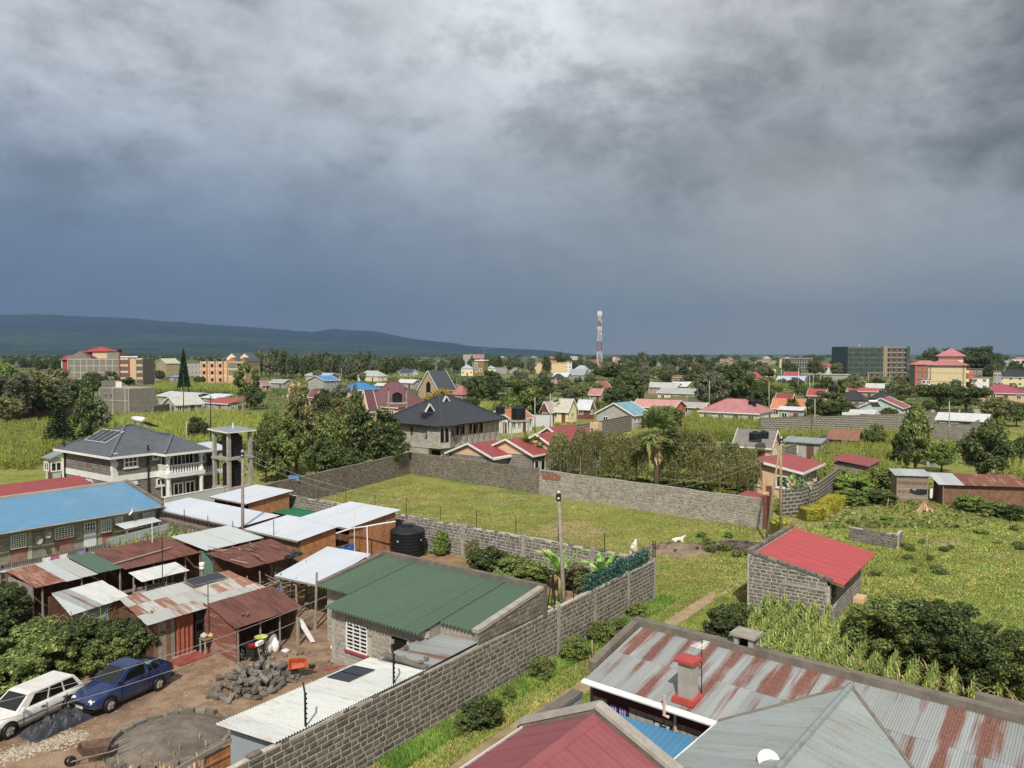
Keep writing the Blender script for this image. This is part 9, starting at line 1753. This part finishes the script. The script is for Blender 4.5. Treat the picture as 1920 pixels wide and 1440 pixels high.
bsn=gthing('plastic_basin','lime green basin on a stool under the shed roof','basin',-18.55,11.25);mb=MB();mb.lathe([(.2,.72),(.3,.95),(.32,.97),(.28,.95),(.18,.75)],16);part('bowl',mb,plain('#b4c24a',.5),bsn,True);mb=MB();[mb.bar((x,y,0),(x*.8,y*.8,.72),.04,.04)for x in(-.18,.18)for y in(-.18,.18)];mb.box(-.2,.2,-.2,.2,.69,.72);part('stool',mb,M['wood'],bsn)
tb=gthing('table','small pale wooden table with bags on it beside the black door','table',-19.75,14.0-.35);mb=MB();mb.box(-.35,.35,-.25,.25,.72,.77);part('top',mb,M['wood_grey'],tb)
for x in(-.3,.3):
    for y in(-.2,.2):mb=MB();mb.bar((x,y,0),(x,y,.72),.05,.05);part('leg',mb,plain('#b5a48e',.85),tb)
sack('bag of bread coloured stuff on the small table',G(-19.65,13.62,.775),.24,.18,.18,'#c9a76a','bag','bag');sack('clear plastic bag on the small table',G(-19.95,13.7,.775),.18,.15,.26,'#c4b7a8','bag','bag')
bk_=gthing('bucket','pale concrete coloured bucket below the small table','bucket',-19.35,13.1);mb=MB();mb.lathe([(.15,0),(.2,.38),(.21,.4),(.18,.38),(.13,.04)],14);part('pail',mb,M['concrete'],bk_,True)
for lab,u,v,hx,rr_,hh in(('bright blue plastic drum standing in the pole pen',-13.2,17.0,'#2a5fc0',.28,.85),('white lidded bucket on a post beside the green door',-13.9,23.6,'#e8e8e6',.17,.4)):
    o=thing('plastic_drum',lab,'drum',G(u,v,0 if hh>.5 else 1.05));mb=MB();mb.lathe([(rr_*.95,0),(rr_,.03),(rr_,hh*.3),(rr_*.95,hh*.33),(rr_,hh*.36),(rr_,hh*.96),(rr_*.9,hh)],18);part('barrel',mb,plain(hx,.5),o,True)
    if hh<.5:stick(o,'post',(0,0,-1.05),(0,0,0),.1)
bl_=gthing('white_cloth','white sheet hanging from a post beside the red brown shed','cloth',-16.6,10.9);mb=MB();mb.add([(0,0,1.35),(.12,-.05,1.3),(.62,-.4,.1),(.42,-.3,.1),(.05,-.05,.9)],[(0,1,2,3,4)]);part('sheet',mb,M['fabricwhite'],bl_);stick(bl_,'post',(-.05,.05,0),(-.05,.05,1.4),.09,M['wood_grey'])
for i,(u,v)in enumerate(((-17.9,10.3),(-17.2,10.0),(-18.4,10.6))):rock(['muddy stone before the red brown shed','second muddy stone before the shed','third muddy stone near the motorcycle'][i],G(u,v),.14,.8,M['stone3'])
# motorcycle half under the shed
mc=gthing('motorcycle','black motorcycle with a white cover parked under the shed corner','motorcycle',-19.25,11.05);mc.rotation_euler=(0,0,GR+R(-75))
for x in(-.6,.6):
    mb=MB();vs=[];fs=[]
    for i in range(20):
        for j in range(6):A=2*math.pi*i/20;C_=2*math.pi*j/6;q=.25+.05*math.cos(C_);vs.append((x+q*math.cos(A),.05*math.sin(C_),.3+q*math.sin(A)))
    for i in range(20):
        for j in range(6):fs.append((i*6+j,((i+1)%20)*6+j,((i+1)%20)*6+(j+1)%6,i*6+(j+1)%6))
    mb.add(vs,fs);w_=part('wheel',mb,M['black'],mc,True);mb=MB();mb.tube([(x,-.06,.3),(x,.06,.3)],.06,8)
    for k in range(6):A=k*math.pi/3;mb.bar((x,0,.3),(x+.22*math.cos(A),0,.3+.22*math.sin(A)),.015,.015)
    part('spokes',mb,RIM,w_)
mb=loft([[(x,y*w2,z)for y,z in((-1,z0),(1,z0),(1,z1),(-1,z1))]for x,w2,z0,z1 in((-.2,.08,.7,.8),(.05,.13,.66,.95),(.35,.1,.72,.98),(.45,.05,.8,.92))]);part('fuel_tank',mb,plain('#8a1f24',.35),mc,True);mb=loft([[(x,y*w2,z)for y,z in((-1,z0),(1,z0),(1,z1),(-1,z1))]for x,w2,z0,z1 in((-.75,.1,.78,.86),(-.3,.13,.74,.84),(-.1,.1,.74,.84))]);part('seat',mb,M['black'],mc);mb=MB();mb.box(-.15,.3,-.12,.12,.28,.66);part('engine',mb,M['iron'],mc);mb=MB();mb.tube([(.6,.07,.3),(.42,.07,.95)],.025,6);mb.tube([(.6,-.07,.3),(.42,-.07,.95)],.025,6);part('fork',mb,RIM,mc);mb=MB();mb.tube([(.32,-.35,1.08),(.42,-.1,1.02),(.42,.1,1.02),(.32,.35,1.08)],.018,6);part('handlebar',mb,M['iron'],mc);mb=MB();mb.box(.42,.58,-.2,.2,.9,1.06);part('headlamp_cover',mb,M['fabricwhite'],mc)
# ================================================================== field things: soil heaps, goats, posts
def heap(label,px,py,rx,ry,h,mat,name='soil_heap',lumps=0):
    b=P(px,py);o=thing(name,label,'soil heap',b);mb=MB();n=30;vs=[(0,0,h)];fs=[]
    for i in range(1,9):
        for j in range(n):A=2*math.pi*j/n;q=i/8;rag=1+.18*MN.noise(Vector((math.cos(A)*1.3,math.sin(A)*1.3,px*.01)));vs.append((rx*q*rag*math.cos(A),ry*q*rag*math.sin(A),max(-.01,h*(1-q**1.6)+.12*h*MN.noise(Vector((q*6*math.cos(A),q*6*math.sin(A),5)))*(1-q)*3)))
    for j in range(n):fs.append((0,1+j,1+(j+1)%n))
    for i in range(7):
        for j in range(n):a=1+i*n;fs.append((a+j,a+n+j,a+n+(j+1)%n,a+(j+1)%n))
    mb.add(vs,fs);part('soil',mb,mat,o,True);rr=random.Random(int(px))
    for i in range(lumps):A=rr.uniform(0,6.28);q=math.sqrt(rr.random())*.95;k=link('clod',stone_me(rr.randrange(6),M['clod']),o);s_=rr.uniform(.12,.3);k.matrix_local=Matrix.Translation((rx*q*math.cos(A),ry*q*math.sin(A),h*(1-q**1.6)+.03))@Matrix.Rotation(rr.uniform(0,6),4,'Z')@Matrix.Rotation(rr.uniform(-.6,.6),4,'X')@Matrix.Diagonal((s_*1.3,s_,s_*.8,1))
M['clod']=stone_mat('soil_clod','#5f554b',.3)
heap('flat brown soil heap in the open end of the field',1272,1034,2.9,1.7,.65,dirt_mat('heap_soil','#7a6a56','#94826a','#63574a',2.5,False,.15),lumps=18);heap('dark clod heap right of the brown soil heap',1378,1026,2.4,1.4,.35,dirt_mat('dark_heap_soil','#5a5148','#70655a','#4a423b',2.5,False,.1),lumps=70)
def goat(label,loc,rz,lying=False):
    o=thing('goat',label,'goat',loc,rz);h=.0 if not lying else-.34
    V=[(0,0,.62),(.28,0,.64),(.42,0,.72),(.55,0,.84),(.66,0,.82),(.74,0,.77),(-.28,0,.62),(-.40,0,.63),(-.46,0,.54)];rad=[.17,.17,.10,.075,.07,.04,.18,.10,.03];E_=[(0,1),(1,2),(2,3),(3,4),(4,5),(0,6),(6,7),(7,8)]
    for x,par in((.26,1),(-.28,6)):
        for y in(-.1,.1):
            i=len(V)
            if lying:V+=[(x+.05,y*1.5,.46),(x+.22,y*1.7,.38),(x+.02,y*1.8,.36)]
            elif par==6:V+=[(x+.04,y,.42),(x-.05,y,.24),(x-.02,y,.02)]
            else:V+=[(x+.01,y,.42),(x+.02,y,.22),(x,y,.02)]
            rad+=[.085,.04,.028];E_+=[(par,i),(i,i+1),(i+1,i+2)]
    me=bpy.data.meshes.new('body');me.from_pydata([(a,b,c+h)for a,b,c in V],E_,[]);me.materials.append(plain('#d9cdb8',.9,.1,8));b=link('body',me,o);m=b.modifiers.new('skin','SKIN');b.modifiers.new('sub','SUBSURF').render_levels=2;b.modifiers['sub'].levels=1
    for i,q in enumerate(me.skin_vertices[0].data):q.radius=(rad[i],rad[i]);q.use_root=i==0
    for s in(-1,1):mb=MB();mb.add([(.6,s*.05,.9+h),(.56,s*.17,.86+h),(.62,s*.06,.84+h)],[(0,1,2)]);part('ear',mb,plain('#cbb9a0',.9),b)
goat('white goat standing in the grass near the wall corner',P(1188,1046),R(70));bpy.data.objects['goat'].scale=(1.3,1.3,1.3);goat('white goat lying on the brown soil heap',P(1270,1030)+Vector((0,0,.45)),R(15),True)
for lab,px,yb,yt in(('left of two thin posts behind the ruined wall',1612,990,955),('right of two thin posts behind the ruined wall',1626,988,950),('short post alone on the right grass',1739,1045,1002),('leaning stick before the timber kiosk',1662,962,935),('thin marker stick on the grass strip',1111,1238,1200),('bare stake beside the red annex',1567,905,878)):pole(lab,px,yb,yt,.05,plain('#9b8a6c',.9),False,name='wooden_post',dx=4 if 'leaning' in lab else-1)
lp=gthing('garden_lamp','garden lamp on a thin post behind the green roof parapet','lamp',-10.4,1.6);mb=MB();mb.tube([(0,0,0),(0,0,3.3)],.035,6);part('post',mb,M['zinc_fence'],lp);mb=MB();mb.lathe([(.1,-.4),(.16,-.1),(.2,0)],10,(-.15,0,3.35));part('shade',mb,M['iron'],lp);mb=MB();mb.box(-.42,.08,-.12,.12,3.35,3.42);part('cap',mb,M['iron'],lp)
tp=gthing('stick_tripod','dark tripod of sticks on the stone wall beside the pole','tripod',-10.6,.1)
for x,y in((-.45,.05),(.35,.1),(-.1,-.12),(.1,.15)):mb=MB();mb.tube([(x,y,2.38),(0,0,4.1)],.03,5);part('stick',mb,M['iron'],tp)
for i,(u,px)in enumerate(((-24.9,0),(-21.0,0))):o=gthing('fence_stake',['black barbed stake on the wall at the near end of the white shed','black barbed stake on the wall beside the solar panels'][i],'stake',u,.1);mb=MB();mb.bar((0,0,2.38),(0,0,3.5),.05,.05);mb.bar((0,0,3.5),(.12,.25,3.75),.05,.05);part('angle_iron',mb,M['iron'],o);mb=MB();[mb.box(.02,.07,-.02,.03,2.5+k*.16,2.54+k*.16)for k in range(7)];part('insulators',mb,M['black'],o)
for lab,u,v,z0,z1 in(('thin dark rod in front of the shed row roof',-17.6,21.5,0,4.2),('thin iron rod beside the small white stall',-14.9,27.5,0,3.6),('white pipe standing by the poultry sheds',-5.0,19.8,0,3.6),('bent rod on the roof edge of the poultry shed',-9.4,22.6,0,3.4)):o=gthing('thin_rod',lab,'rod',u,v);mb=MB();mb.tube([(0,0,z0),(.03,.02,z1)],.025,5);part('rod',mb,M['iron']if 'white' not in lab else M['whitepipe'],o)
bc2=thing('blue_crate','blue plastic crate hung on the far field wall','crate',G(6.0,40.2,2.2));mb=MB();mb.box(-.5,.5,-.25,.25,0,.5);part('box',mb,plain('#4f86b0',.6),bc2);mb=MB();mb.box(-.45,.45,-.2,.2,.505,.52);part('rim',mb,plain('#3f6f96',.6),bc2)
sh2=thing('solar_water_heater','white topped solar heater on the maroon roofed bungalow','water heater',P(1637,757,3.6));mb=MB();mb.tube([(-.9,0,.5),(.9,0,.5)],.3,10);part('cylinder',mb,M['whitepipe'],sh2,True);mb=MB();mb.slab([(-.9,-1.6,-.5),(.9,-1.6,-.5),(.9,-.2,.3),(-.9,-.2,.3)],.08);part('collector',mb,M['black'],sh2)
# ================================================================== haze
hb=MB();hb.box(-29000,29000,-60,12600,-3,760);hm=bpy.data.materials.new('haze');hm.use_nodes=True;hn=hm.node_tree;hn.nodes.clear();pv=hn.nodes.new('ShaderNodeVolumePrincipled');ho=hn.nodes.new('ShaderNodeOutputMaterial');hn.links.new(pv.outputs[0],ho.inputs['Volume'])
pv.inputs['Density'].default_value=0.95e-4;pv.inputs['Color'].default_value=(.235,.36,.57,1);pv.inputs['Anisotropy'].default_value=0
hz_o=link('haze',hb.mesh('haze',hm));hz_o['kind']='stuff';hz_o['label']='blue haze of rain laden air over the plain';hz_o['category']='haze'
